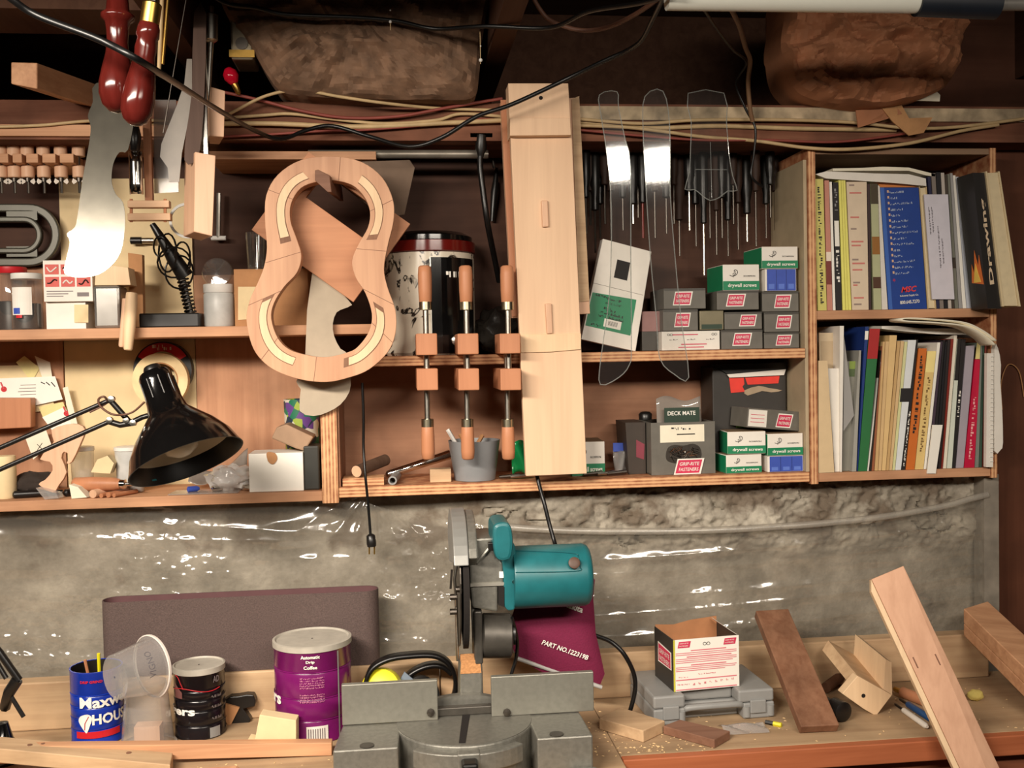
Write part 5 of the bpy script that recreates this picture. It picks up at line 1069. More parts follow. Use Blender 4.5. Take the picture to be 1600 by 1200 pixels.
# lower arm and base at the bench
Yb2 = PZ(0, 1130, BZ).y
bs = PZ(4, 1140, BZ)
MB().tube([el1+Vector((0, 0, 0)), P(-95, 880, 1.88), P(-20, 1010, 1.87), P(10, 1060, 1.86)], 0.0045, 8).build('lower_arm', M_black, u, smooth=50)
MB().tube([el2, P(-60, 950, 1.86), P(0, 1020, 1.85), P(30, 1063, 1.85)], 0.0065, 8).build('lower_arm', M_black, u, smooth=50)
MB().tube([P(27, 1062, 1.85), P(14, 1082, 1.85), P(8, 1104, 1.9)], 0.010, 8).build('knuckle', M_black, u, smooth=50)
MB().tube([P(16, 1086, 1.85), P(37, 1120, 1.85)], 0.004, 8).build('link', M_black, u)
MB().lathe([(0.035, 0.0005), (0.036, 0.02), (0.02, 0.04), (0.012, 0.07), (0.001, 0.072)], TR(P(0, 1130, 1.9).x-0.004, 1.915, BZ), 24).build('base', M_blackg, u, smooth=50)
# bits on the lower left shelf
u = thing('wooden_file', 'wooden file handle with a steel ferrule lying in front of the white tub', 'handle', P(150, 768, 2.12))
a, b_ = P(114, 757, 2.14), P(188, 745, 2.125); a.z = ZL+0.0145+0.012; b_.z = ZL+0.0245
MB().lathe([(0.008, 0), (0.0125, 0.004), (0.0145, 0.04), (0.013, 0.085), (0.010, (b_-a).length)], axisM(a, b_), 20).build('grip', M_handle, u, smooth=50)
MB().lathe([(0.010, (b_-a).length), (0.0098, (b_-a).length+0.01), (0.004, (b_-a).length+0.011), (0.004, (b_-a).length+0.03)], axisM(a, b_), 16).build('ferrule', M_chrome, u, smooth=40)
for k, (x, r) in enumerate(((145, 0.0085), (158, 0.0045), (169, 0.0055), (178, 0.0045))):
    p = P(x, 773, 2.105); p.z = ZL+r+0.0003; q = p+Vector((0.012+0.006*k, 0.055, 0)); 
    if k == 0: q = p+Vector((0.02, 0.06, 0))
    o = MB().lathe([(r*0.96, 0), (r, 0.0006), (r, (q-p).length)], axisM(p, q), 16).build('dowel', (M_maple, M_handle)[k > 0], smooth=40)
    tag(o, 'thick pale dowel offcut at the shelf edge beside three thin ones' if k == 0 else 'thin wooden dowel offcut lying on the shelf edge under the file handle', 'dowel', None if k == 0 else 'thin dowel offcuts')
def tub(name, label, x0p, x1p, yt, Y, m, lidm=None):
    x0, x1, z0, z1 = rect(x0p, yt, x1p, 760, Y); r = (x1-x0)/2; h = z1-ZL; cx = (x0+x1)/2
    u = thing(name, label, 'tub', (cx, Y+r, ZL))
    MB().lathe([(0.001, 0.0006), (r*0.84, 0.0006), (r*0.97, h-0.008)], TR(cx, Y+r, ZL), 28).build('body', m, u, smooth=40)
    MB().lathe([(r*0.97, h-0.0078), (r*1.02, h-0.007), (r*1.02, h), (r*0.9, h+0.001), (0.002, h+0.001)], TR(cx, Y+r, ZL), 28).build('lid', lidm or M_wplast, u, smooth=40)
    return u
t_ = tub('plastic_tub', 'white lidded plastic tub with scrawled lettering behind the lamp shade', 173, 222, 700, 2.16, flat('milky', C(196, 196, 192), 0.4))
tub('plastic_tub', 'clear plastic tub with a white lid behind the scroll-cut wood piece', 104, 142, 700, 2.17, M_frost)
o = MB().prism(spl(PS([(80, 672), (100, 664), (122, 663), (133, 672), (125, 695), (112, 722), (104, 724), (108, 712), (100, 706), (96, 716), (104, 738), (92, 758), (82, 770), (60, 757), (70, 750), (82, 735), (78, 722), (62, 718), (75, 700), (84, 690)], 2.13), 2, True), (0, 0.012, 0)).build('scroll_cut_wood', M_maple, bevel=0.001)
tag(o, 'scroll-cut curly wooden piece leaning under the lamp arms', 'wood piece')
o = MB().prism(PS([(142, 738), (152, 718), (168, 712), (178, 724), (172, 740)], 2.15), (0, 0.03, 0)).build('wood_block', M_cream); tag(o, 'folded cream card standing behind the file handle', 'card')
o = MB().prism(PS([(-30, 622), (48, 622), (48, 668), (-30, 672)], 2.25), (0, 0.03, 0)).build('wood_box_frame', M_handle, bevel=0.002); tag(o, 'reddish wooden block beneath the white business card', 'block')
# jar at far left, dark clutter
u = jar('plastic_jar', 'pale jar with a black base at the far end of the lower shelf', -22, 14, 705, 2.13, ZL, M_cream, None)[0]
lump('dark_rag', 45, 2.19, ZL, 0.045, 0.04, 0.024, flat('dark_rag', C(44, 34, 28), 0.9), 'crumpled dark rag on the shelf under the lamp arms', 'rag', 6)
for k, (pts, lab) in enumerate((([(56, 768), (88, 776), (92, 784), (70, 786)], 'curled pale wood shaving at the shelf edge by the scroll-cut piece'), ([(108, 760), (122, 764), (136, 780), (112, 782)], 'folded pale paper scrap at the shelf edge by the dowels'))):
    q = PS(pts, 2.108); dz = ZL+0.0005-min(p.z for p in q); q = [p+Vector((0, 0, dz)) for p in q]
    o = MB().prism(q, (0.004, 0.02, 0.0)).build('paper_scrap', M_frost if k == 0 else M_paper); tag(o, lab, 'scrap')
for k, (x, y, c_, lab) in enumerate(((100, 768, M_black, 'small black knob on the shelf edge beside the curled shaving'), (20, 776, M_black, 'short black tool lying at the left of the lower shelf'))):
    p = P(x, y, 2.14); p.z = ZL+0.008; q = p+Vector((0.02 if k == 0 else 0.09, 0.02, 0))
    o = MB().lathe([(0.004, 0), (0.0075, 0.003), (0.0075, 0.015), (0.005, (q-p).length)], axisM(p, q), 12).build('black_tool', c_, smooth=40); tag(o, lab, 'tool')
# plastic bag, white box, wall-wart block, sanding block, cup of colours
lump('plastic_bag', 355, 2.155, ZL, 0.045, 0.035, 0.026, clear('bag_white', (0.9, 0.9, 0.9), 0.6, 0.25, 0.06, (0.85, 0.83, 0.8)), 'crumpled white plastic bag beside the white card box', 'bag', 9, 0.45)
px = (389, 708, 474, 769); x0, x1, z0, z1 = rect(*px, 2.115)
u = thing('white_box', 'plain white card box with a finger flap on the lower shelf', 'box', ((x0+x1)/2, 2.115, ZL))
MB().box(x0, x1, 2.115, 2.2, ZL+0.0004, z1).build('body', M_wprint, u, bevel=0.001)
tg = spl([Vector((x0+0.045+dx, 2.112, z1-0.012+dz)) for dx, dz in ((-0.008, 0.014), (0.008, 0.012), (0.012, 0.0), (0.004, -0.01), (-0.006, -0.004))], 4, True)
MB().prism(tg, (0, 0.0025, 0)).build('flap', M_card, u)
o = MB().box(P(474, 730, 2.12).x+0.0008, P(499, 730, 2.12).x, 2.12, 2.19, ZL+0.0004, P(486, 697, 2.12).z).build('black_block', flat('charcoal_block', C(50, 50, 46), 0.4), bevel=0.003); tag(o, 'upright charcoal plastic block between the white box and shelf divider', 'block')
o = MB().prism(PS([(424, 686), (432, 669), (448, 664), (490, 684), (476, 706), (462, 702)], 2.13), (0, 0.07, 0)).build('sanding_block', flat('tan_block', C(160, 130, 104), 0.7), bevel=0.003)
o.location.z = z1+0.001; tag(o, 'tan sanding block lying on the white card box', 'sanding block')
zsb = z1
u = thing('colour_cup', 'small cup printed with green and violet patterns under the grey template', 'cup', (P(472, 668, 2.22).x, 2.22, ZL))
cx = P(470, 640, 2.22).x; hh = P(470, 624, 2.22).z-ZL
def mat_multi():
    m, N, L, bs_ = nt('patterned_print'); tc = N.new('ShaderNodeTexCoord'); v = N.new('ShaderNodeTexVoronoi'); v.inputs['Scale'].default_value = 60; L.new(tc.outputs['Object'], v.inputs['Vector'])
    cr = N.new('ShaderNodeValToRGB'); cr.color_ramp.interpolation = 'CONSTANT'; e = cr.color_ramp.elements; e[0].color = (*C(30, 110, 80), 1); e[1].position = 0.75; e[1].color = (*C(200, 196, 180), 1)
    for ps, c_ in ((0.25, C(34, 52, 70)), (0.42, C(150, 170, 60)), (0.58, C(96, 60, 130))): q = e.new(ps); q.color = (*c_, 1)
    sp = N.new('ShaderNodeSeparateColor'); L.new(v.outputs['Color'], sp.inputs[0]); L.new(sp.outputs[0], cr.inputs['Fac']); L.new(cr.outputs['Color'], bs_.inputs['Base Color']); return m
MB().lathe([(0.001, 0.0006), (0.034, 0.0006), (0.038, hh), (0.036, hh), (0.032, 0.004), (0.001, 0.004)], TR(cx, 2.24, ZL), 28).build('body', mat_multi(), u, smooth=40)
o = MB().grid(lambda i, j: Vector((P(385, 740, 2.2).x-0.12*i, 2.2+0.03*j, ZL+0.02+0.05*(1-i)*j+0.012*math.sin(i*6+j*2))), 14, 8).build('foil_scrap', flat('grey_film', C(150, 142, 134), 0.3, 0.2), smooth=60, thick=0.0006); tag(o, 'crumpled grey film scrap leaning behind the plastic bag', 'scrap')
o = MB().prism([Vector((P(262, 772, 2.11).x, 2.11, ZL+0.0006)), Vector((P(372, 770, 2.11).x, 2.11, ZL+0.0006)), Vector((P(380, 762, 2.17).x, 2.17, ZL+0.0006)), Vector((P(275, 762, 2.17).x, 2.17, ZL+0.0006))], (0, 0, 0.002)).build('paper_sheet', M_frost); tag(o, 'thin translucent sheet lying on the shelf under the lamp shade', 'sheet')
for k, (x, c_) in enumerate(((292, M_blue), (330, M_chrome), (378, M_chrome))):
    p = P(x, 760, 2.13); p.z = ZL+0.0085
    o = MB().lathe([(0.002, 0), (0.006, 0.002), (0.006, 0.02), (0.003, 0.025)], axisM(p, p+Vector((0.02, 0.01, 0))), 12).build('small_bit', c_, smooth=40); tag(o, 'small blue marker cap under the lamp shade' if k == 0 else 'small shiny metal nut on the shelf beside the plastic bag', 'bit', None if k == 0 else 'shiny nuts')
# ================================================================== BOOKS
def bk(x, y, oy): return 1240+x/4.444, oy+y/4.444
def book(name, label, oy, base, t0, t1, yt, b0, b1, m, Y=2.105, d=0.17, deco=(), ybot=None, pages=False, cat='book', group=None, tilt_t=0):
    """zoomed coordinates of the top and bottom of the spine"""
    yb = ybot or 1170
    a, b_ = bk(t0, yt, oy), bk(t1, yt+tilt_t, oy); c_, e = bk(b0, yb, oy), bk(b1, yb, oy)
    TL, TRr, BL, BR = P(*a, Y), P(*b_, Y), P(*c_, Y), P(*e, Y)
    if ybot is None: BL.z = BR.z = base+0.0006
    g = Vector((0.0003, 0, 0)); TL += g; BL += g; TRr -= g; BR -= g
    u = thing(name, label, cat, ((BL+BR)/2), group)
    def at(s, t, dy=0): return TL.lerp(TRr, s).lerp(BL.lerp(BR, s), t)+Vector((0, dy, 0))
    if pages:
        MB().prism([at(0.12, 0.01, 0.002), at(0.88, 0.01, 0.002), at(0.88, 0.995, 0.002), at(0.12, 0.995, 0.002)], (0, d-0.004, 0)).build('pages', pages, u)
        MB().prism([at(0, 0), at(0.11, 0), at(0.11, 1), at(0, 1)], (0, d, 0)).build('cover', m, u)
        MB().prism([at(0.89, 0), at(1, 0), at(1, 1), at(0.89, 1)], (0, d, 0)).build('cover', m, u)
    else: u = MB().prism([at(0, 0), at(1, 0), at(1, 1), at(0, 1)], (0, d, 0)).build('body', m, u)
    for (s0, t0_, s1, t1_, mm) in deco:
        MB().prism([at(s0, t0_, -0.0003), at(s1, t0_, -0.0003), at(s1, t1_, -0.0003), at(s0, t1_, -0.0003)], (0, -0.0003, 0)).build('spine_print', mm, u)
    return u, at
def spine_text(u, at, s, t0, t1, m, w=0.6, up=False, sc=0.5, bold=0.0):
    """lettering along the spine; up=True reads bottom to top"""
    p0, p1 = at(sc, t0, -0.001), at(sc, t1, -0.001); L = (p1-p0).length; wd = (at(1, (t0+t1)/2)-at(0, (t0+t1)/2)).length*w
    ex = (p1-p0).normalized() if not up else (p0-p1).normalized(); ez = Vector((-ex.z, 0, ex.x)); c_ = (p0+p1)/2
    X = Matrix(((ex.x, ez.x, 0, c_.x), (0, 0, -1, c_.y), (ex.z, ez.z, 0, c_.z), (0, 0, 0, 1)))
    text(s, X, u, m, width=L, height=wd, loc=False, bold=bold, ext=0)
def mat_pages(name, col):
    return ply(name, [c*0.78 for c in col], col, 'X', 2600, 0.8)
MP = mat_pages('page_edges_cream', C(228, 210, 172)); MPw = mat_pages('page_edges_white', C(226, 220, 210))
def K(r, g, b_): return flat('print_%d_%d_%d' % (r, g, b_), C(r, g, b_), 0.45, 0, 0.06)
OY = 220; BS = ZBK
u, at = book('magazine', 'olive-yellow spined book with handwritten-style title beside the bookcase side', OY, BS, 142, 206, 265, 166, 231, K(206, 196, 108))
spine_text(u, at, '~60', 0.06, 0.95, M_blk, 0.35)
book('magazine', 'pink and brown spined magazine next to the olive-yellow book', OY, BS, 214, 246, 275, 233, 271, K(196, 132, 112), deco=((0, 0.55, 1, 0.62, K(236, 220, 200)), (0, 0.62, 1, 0.8, K(120, 50, 40))))
book('magazine', 'thin white magazine between pink-brown and black spines', OY, BS, 248, 266, 285, 273, 292, M_wprint)
u, at = book('magazine', 'black spined magazine with white blocks and lettering', OY, BS, 270, 309, 288, 294, 336, M_blk, deco=((0.1, 0.3, 0.9, 0.5, M_wprint),))
spine_text(u, at, '~10', 0.53, 0.78, M_wprint, 0.55); spine_text(u, at, '~7', 0.05, 0.22, M_gplast, 0.55)
book('magazine', 'bright yellow spined magazine beside the thick beige paper stack', OY, BS, 312, 360, 275, 340, 402, K(232, 226, 116), deco=((0.3, 0.0, 0.36, 1, K(180, 170, 70)), (0.62, 0, 0.66, 1, K(190, 180, 80))))
u, at = book('catalogue', 'thick beige catalogue with faint pink printed blocks', OY, BS, 366, 508, 285, 406, 522, K(220, 200, 174))
for k, t in enumerate((0.02, 0.08, 0.27, 0.36, 0.46, 0.49, 0.6, 0.63, 0.68, 0.78, 0.8, 0.9, 0.95)):
    MB().prism([at(0.12, t, -0.0004), at(0.12+0.5*((k*37 % 10)/10)+0.25, t, -0.0004), at(0.12+0.5*((k*37 % 10)/10)+0.25, t+0.012, -0.0004), at(0.12, t+0.012, -0.0004)], (0, -0.0002, 0)).build('printed_line', K(206, 120, 110) if k % 3 else K(150, 130, 120), u)
book('magazine', 'thin dark spined magazine beside the beige catalogue', OY, BS, 511, 531, 300, 524, 540, K(60, 40, 40))
u, at = book('magazine', 'pale green spined magazine with small coloured photos', OY, BS, 533, 584, 298, 556, 612, K(178, 180, 140), deco=((0, 0.0, 1, 0.16, K(70, 60, 40)), (0, 0.42, 1, 0.56, K(150, 100, 40)), (0, 0.74, 1, 0.83, K(80, 50, 30))))
book('magazine', 'white page-edged magazine leaning on the blue catalogue', OY, BS, 585, 598, 310, 613, 655, MPw)
u, at = book('catalogue', 'thick blue industrial supply catalogue with white list and phone number', OY, BS, 599, 868, 325, 659, 926, K(24, 62, 142), deco=((0, 0, 0.1, 1, K(58, 100, 180)),), d=0.18)
exA = (at(1, 0.5)-at(0, 0.5)).normalized(); 
def BX(s, t): p = at(s, t, -0.001); v = (at(s, 0)-at(s, 1)).normalized(); h_ = Vector((v.z, 0, -v.x)); return Matrix(((h_.x, v.x, 0, p.x), (0, 0, -1, p.y), (h_.z, v.z, 0, p.z), (0, 0, 0, 1)))
for k in range(15):
    t = 0.03+k*0.0475
    MB().prism([at(0.17, t-0.008, -0.0005), at(0.215, t-0.008, -0.0005), at(0.215, t+0.012, -0.0005), at(0.17, t+0.012, -0.0005)], (0, -0.0003, 0)).build('bullet_picture', K(220, 180, 150), u)
    wds = '~%d.%d' % ((16, 6, 20, 11, 9, 17, 16, 24, 12, 22, 8, 8, 20, 17, 14)[k], k)
    text(wds, BX(0.23, t+0.012), u, K(170, 184, 214), size=0.0044, align='LEFT', loc=False)
text('MSC', BX(0.56, 0.835), u, K(226, 60, 60), width=0.036, height=0.0125, shear=0.3, bold=0.03, loc=False)
text('Industrial Supply Co.', BX(0.56, 0.888), u, M_wprint, width=0.042, height=0.005, bold=0.01, loc=False)
text('800.645.7270', BX(0.56, 0.94), u, M_wprint, width=0.044, height=0.0075, bold=0.015, loc=False)
text('*', BX(0.19, 0.76), u, K(226, 60, 90), width=0.006, loc=False)

book('magazine', 'cream page-edged book next to the blue catalogue', OY, BS, 870, 925, 318, 930, 992, K(200, 176, 130), pages=MP)
u, at = book('envelope', 'white mailed envelope standing in front of dark magazines', OY, BS, 905, 1073, 372, 962, 1118, K(214, 210, 220), ybot=1100, Y=2.098, d=0.003, cat='envelope')
for s, t0, t1 in ((0.15, 0.12, 0.38), (0.27, 0.12, 0.36), (0.48, 0.3, 0.7), (0.62, 0.42, 0.66)): spine_text(u, at, '~24', t0, t1, K(110, 104, 110), 0.05, sc=s)
for k, (a0, a1, yt, b0, b1, col, lab) in enumerate(((930, 952, 250, 993, 1014, (40, 40, 70), 'dark blue thin magazine behind the white envelope'), (955, 985, 225, 1016, 1044, (130, 120, 112), 'grey thin magazine behind the white envelope'), (988, 1020, 218, 1046, 1072, (30, 28, 30), 'black thin magazine behind the white envelope'), (1022, 1046, 222, 1074, 1098, (190, 180, 170), 'pale thin magazine behind the white envelope'), (1048, 1066, 235, 1100, 1118, (70, 60, 50), 'brown thin magazine at the edge of the white envelope'))):
    book('magazine', lab, OY, BS, a0, a1, yt, b0, b1, K(*col))
book('magazine', 'thin grey-green magazine right of the white envelope', OY, BS, 1068, 1084, 232, 1120, 1146, K(120, 120, 108), deco=((0, 0.62, 1, 0.7, K(60, 50, 40)),))
book('magazine', 'thin silver spined magazine right of the grey-green one', OY, BS, 1086, 1104, 225, 1148, 1172, K(160, 158, 156))
book('magazine', 'white magazine leaning beside the black Drawing book', OY, BS, 1106, 1124, 240, 1174, 1200, M_wprint)
book('magazine', 'pale blue-white magazine touching the black Drawing book', OY, BS, 1126, 1146, 250, 1202, 1262, K(196, 200, 210))
u, at = book('book', 'black book with an orange flame picture and chunky pale Drawing title', OY, BS, 1242, 1330, 222, 1347, 1445, K(26, 22, 20), Y=2.035, d=0.062, ybot=1165)
spine_text(u, at, 'Drawing', 0.19, 0.82, K(214, 190, 160), 0.42, up=True, bold=0.03, sc=0.55)
def lf(a, t): p = at(0, t); return p+Vector((-0.0006, 0.003+0.044*a, 0))
MB().prism([lf(a, t) for a, t in ((1, 0.8), (0.85, 0.66), (0.7, 0.73), (0.5, 0.56), (0.3, 0.68), (0.15, 0.6), (0, 0.82))], (-0.0003, 0, 0)).build('flame_picture', K(232, 120, 40), u)
MB().prism([lf(a, t) for a, t in ((0.8, 0.8), (0.66, 0.72), (0.5, 0.66), (0.35, 0.74), (0.2, 0.8))], (-0.0008, 0, 0)).build('flame_picture', K(250, 210, 90), u)
u, at = book('book', 'fat open-edged book with curved cream pages at the end of the upper row', OY, BS, 1332, 1432, 212, 1447, 1578, K(220, 200, 160), pages=MP, Y=2.03, d=0.066, ybot=1150)
BODY = 0
# flat lying on the upper row
def lying(name, label, oy, pts_f, depth, m, Y=2.105, cat='magazine'):
    q = [P(*bk(x, y, oy), Y) for x, y in pts_f]
    o = MB().prism(q, (0.004, depth, 0.004)).build(name, m); return tag(o, label, cat)
lying('booklet', 'orange booklet lying on top of the blue catalogue under white magazines', OY, [(588, 302), (700, 307), (830, 318), (866, 322), (600, 323)], 0.13, K(206, 124, 60))
lying('magazine', 'white magazine lying flat on the upper row of books', OY, [(150, 232), (228, 212), (560, 226), (800, 232), (918, 262), (922, 314), (700, 293), (228, 262)], 0.14, M_white)
lying('magazine', 'thin curved magazine lying flat as the topmost of the upper row', OY, [(272, 192), (480, 188), (620, 180), (800, 186), (985, 232), (982, 248), (918, 240), (800, 208), (480, 208), (272, 210)], 0.14, M_paper)
# lower row
OY = 480; BS = 1.328
u, at = book('folder', 'rolled cream paper folder at the start of the lower row', OY, BS, 172, 236, 372, 172, 284, K(214, 188, 148), Y=2.1, d=0.03, cat='folder')
book('folder', 'tall beige envelope with a white border behind the rolled folder', OY, BS, 176, 300, 178, 190, 300, K(206, 186, 154), Y=2.14, d=0.004, cat='folder', deco=((0.1, 0.06, 0.9, 0.4, K(190, 168, 136)),))
book('folder', 'crumpled white plastic-wrapped papers beside the rolled folder', OY, BS, 237, 318, 425, 286, 322, M_white, Y=2.11, d=0.02, cat='folder')
book('folder', 'tall white folder standing beside the clear sleeve', OY, BS, 320, 350, 130, 323, 336, M_white, Y=2.104, d=0.16, cat='folder')
o = MB().prism([P(*bk(x, y, OY), 2.108) for x, y in ((350, 200), (420, 752), (345, 862))], (0, 0.001, 0)).build('clear_sleeve', clear('grey_sleeve', (0.8, 0.8, 0.8), 0.5, 0.15, 0.06, (0.6, 0.58, 0.56))); tag(o, 'folded triangular clear plastic sleeve over grey binders', 'sleeve')
book('folder', 'grey plastic sleeve with a green tab between white folder and blue binder', OY, BS, 352, 452, 375, 338, 402, K(132, 130, 120), deco=((0.35, 0, 0.95, 0.07, K(130, 150, 70)), (0.35, 0.07, 0.95, 0.14, K(80, 96, 60))), Y=2.12, d=0.14, cat='folder')
book('folder', 'thin grey sleeve edge left of the green binder', OY, BS, 454, 470, 300, 404, 436, K(160, 158, 150), cat='folder')
u, at = book('binder', 'narrow blue binder with a white top tab', OY, BS, 497, 523, 135, 440, 446, K(28, 54, 120), cat='binder', deco=((0, 0.03, 1, 0.09, M_wprint),))
u, at = book('binder', 'green binder with a dark red top section', OY, BS, 526, 600, 150, 448, 510, K(44, 110, 62), cat='binder', deco=((0, 0, 1, 0.21, K(170, 40, 40)),))
for k, (t0, t1, yt, b0, b1, col, lab) in enumerate(((601, 606, 380, 511, 522, (226, 222, 214), 'thin white booklet beside the green binder'), (607, 612, 300, 523, 540, (40, 34, 30), 'thin black booklet beside the green binder'), (613, 618, 270, 541, 560, (150, 90, 60), 'thin red-brown booklet before the tan magazines'), (619, 636, 240, 562, 586, (206, 170, 118), 'tan magazine with a square top, first of the tan run'), (638, 664, 238, 588, 610, (214, 180, 130), 'tan magazine second of the tan run'), (666, 718, 195, 612, 640, (222, 188, 132), 'tallest tan magazine with a curled top'), (720, 742, 235, 642, 662, (200, 164, 112), 'tan magazine after the tallest tan one'), (744, 768, 235, 664, 684, (216, 184, 136), 'tan magazine last of the tan run beside pale green'))):
    book('magazine', lab, OY, BS, t0, t1, yt, b0, b1, K(*col))
book('magazine', 'pale yellow-green spined magazine behind the black clip', OY, BS, 770, 792, 240, 686, 704, K(214, 214, 160))
u, at = book('magazine', 'white spined magazine with a black clip across it', OY, BS, 794, 852, 228, 706, 746, K(222, 226, 228), deco=((-0.35, 0.37, 1.1, 0.475, M_blk),))
u, at = book('book', 'black spined book with white lettering beside the orange book', OY, BS, 854, 866, 225, 748, 776, M_blk)
spine_text(u, at, '~28', 0.55, 0.97, M_wprint, 0.5)
u, at = book('book', 'orange spined book with dark lettering', OY, BS, 868, 926, 286, 778, 840, K(204, 110, 44))
spine_text(u, at, '~24', 0.06, 0.7, M_blk, 0.35)
u, at = book('book', 'cream-yellow spined book with brown capital lettering', OY, BS, 928, 990, 305, 842, 902, K(226, 196, 128), deco=((0, 0, 1, 0.18, K(246, 226, 150)),))
spine_text(u, at, '~34', 0.22, 0.85, K(120, 90, 50), 0.35)
book('magazine', 'thin white spine next to the cream-yellow book', OY, BS, 998, 1020, 245, 904, 924, M_wprint)
for k, (t0, t1, yt, b0, b1, col) in enumerate(((1022, 1036, 238, 926, 950, (70, 56, 70)), (1038, 1052, 228, 952, 975, (36, 32, 34)), (1054, 1068, 240, 977, 1000, (28, 26, 30)), (1070, 1090, 225, 1002, 1022, (44, 36, 36)))):
    book('magazine', ('plum-black thin magazine after the thin white spine', 'black glossy thin magazine between plum-black and its neighbours', 'blackest thin magazine in the dark run', 'brown-black thin magazine before the red-brown spine')[k], OY, BS, t0, t1, yt, b0, b1, K(*col))
u, at = book('paper_insert', 'white folded paper sticking out low between the dark magazines', OY, BS, 965, 1036, 818, 926, 988, M_wprint, ybot=1155, Y=2.096, d=0.003, cat='paper')
book('magazine', 'red-brown spined magazine beside a white one', OY, BS, 1092, 1112, 220, 1024, 1036, K(130, 44, 34))
book('magazine', 'white spined magazine right of the red-brown one', OY, BS, 1114, 1136, 195, 1038, 1060, K(232, 224, 206))
u, at = book('magazine', 'white lower and black upper spined magazine in the lower row', OY, BS, 1138, 1162, 220, 1064, 1100, K(214, 220, 206), deco=((0, 0, 1, 0.32, M_blk),))
u, at = book('magazine', 'black spined magazine with white lettering before the lilac one', OY, BS, 1164, 1196, 222, 1102, 1124, M_blk); spine_text(u, at, '~9', 0.4, 0.6, M_wprint, 0.5)
book('magazine', 'lilac-grey magazine with a white foot beside the crimson book', OY, BS, 1198, 1258, 270, 1126, 1180, K(168, 160, 170), tilt_t=-5)
u, at = book('book', 'crimson spined book with pale lettering', OY, BS, 1260, 1298, 362, 1182, 1256, K(190, 18, 60)); spine_text(u, at, '~22', 0.35, 0.92, K(240, 170, 170), 0.35)
book('bookmark', 'pale yellow paper marker sticking up out of the crimson book', OY, BS, 1278, 1302, 228, 1262, 1297, K(226, 210, 140), Y=2.107, d=0.002, ybot=360, cat='paper')
for k, (t0, t1, yt, b0, b1, col) in enumerate(((1300, 1312, 250, 1258, 1286, (120, 128, 120)), (1314, 1326, 245, 1288, 1308, (60, 84, 70)), (1328, 1340, 240, 1310, 1334, (120, 50, 40)))):
    book('magazine', ('grey-green thin magazine after the crimson book', 'dark green thin magazine near the row end', 'rust-red thin magazine before the spiral pad')[k], OY, BS, t0, t1, yt, b0, b1, K(*col))
u, at = book('spiral_pad', 'white spiral-bound pad near the end of the lower row', OY, BS, 1342, 1390, 320, 1336, 1386, M_white, cat='notepad', ybot=1110, Y=2.086, d=0.01)
for k in range(24):
    t = 0.03+k*0.04; MB().tube([at(0.55, t, -0.001), at(0.98, t, -0.001)], 0.0011, 5).build('coil', M_wplast, u)
o = MB().prism(spl([P(*bk(x, y, OY), 2.085) for x, y in ((1394, 290), (1420, 285), (1440, 400), (1436, 520), (1448, 700), (1454, 940), (1438, 990), (1396, 1000), (1396, 700))], 2, True), (0, 0.012, 0.0)).build('paper_sheaf', M_white); tag(o, 'curled sheaf of white papers at the end of the lower row', 'paper')
lying('magazine', 'grey-white magazine lying flat along the lower row', OY, [(612, 132), (720, 130), (900, 150), (1180, 150), (1290, 200), (1285, 216), (1200, 190), (1000, 188), (780, 168), (612, 150)], 0.13, M_white)
o = MB()
path = spl([P(*bk(x, y, OY), 2.04) for x, y in ((1400, 262), (1330, 198), (1200, 132), (1000, 108), (800, 98), (752, 88), (800, 76), (1000, 86), (1200, 110), (1330, 172), (1408, 232))], 4)
o.grid(lambda i, j: path[min(int(i*(len(path)-1)+0.5), len(path)-1)]+Vector((0, 0.055*j, 0)), len(path)-1, 2)
tag(o.build('magazine', M_paper, smooth=60, thick=0.0028), 'folded curling magazine draped over the end of the lower row', 'magazine')
# ================================================================== ON THE BENCH
# sanding belt standing on the back rail
u = thing('sanding_belt', 'wide brown sanding belt loop standing on the bench back rail', 'sanding belt', (P(370, 1040, 2.06).x, 2.085, zb0))
xb0, xb1 = P(152, 990, 2.05).x, P(592, 990, 2.05).x; zt_ = P(370, 937, 2.045).z; rb = 0.028
def loop(ins):
    pts = []; n = 10
    for k in range(n+1): t = math.pi/2+math.pi*k/n; pts.append(Vector((xb0+rb+(rb-ins)*math.cos(t), 2.092+(rb-ins)*math.sin(t), zb0+0.0005)))
    for k in range(1, 20): x = xb0+rb+(xb1-xb0-2*rb)*k/20; pts.append(Vector((x, 2.092-(rb-ins)+0.004*math.sin(k*0.16), zb0+0.0005)))
    for k in range(n+1): t = -math.pi/2+math.pi*k/n; pts.append(Vector((xb1-rb+(rb-ins)*math.cos(t), 2.092+(rb-ins)*math.sin(t), zb0+0.0005)))
    for k in range(1, 20): x = xb1-rb-(xb1-xb0-2*rb)*k/20; pts.append(Vector((x, 2.092+(rb-ins), zb0+0.0005)))
    return pts
M_belt = flat('sanding_grit', C(88, 72, 68), 0.85, 0, 0.3, 400, 0.3); M_beltin = flat('belt_lining', C(92, 60, 62), 0.8, 0, 0.1)
hb = zt_-zb0
MB().ring(loop(0), loop(0.0012), (0, 0, hb)).build('outer_face', M_belt, u, smooth=40)
MB().ring(loop(0.0013), loop(0.002), (0, 0, hb-0.0005)).build('lining', M_beltin, u, smooth=40)
MB().prism(PS([(358, 936), (368, 936), (380, 940), (370, 940)], 2.1165), (0, 0.0005, 0)).build('splice', M_card, u)
random.seed(2)
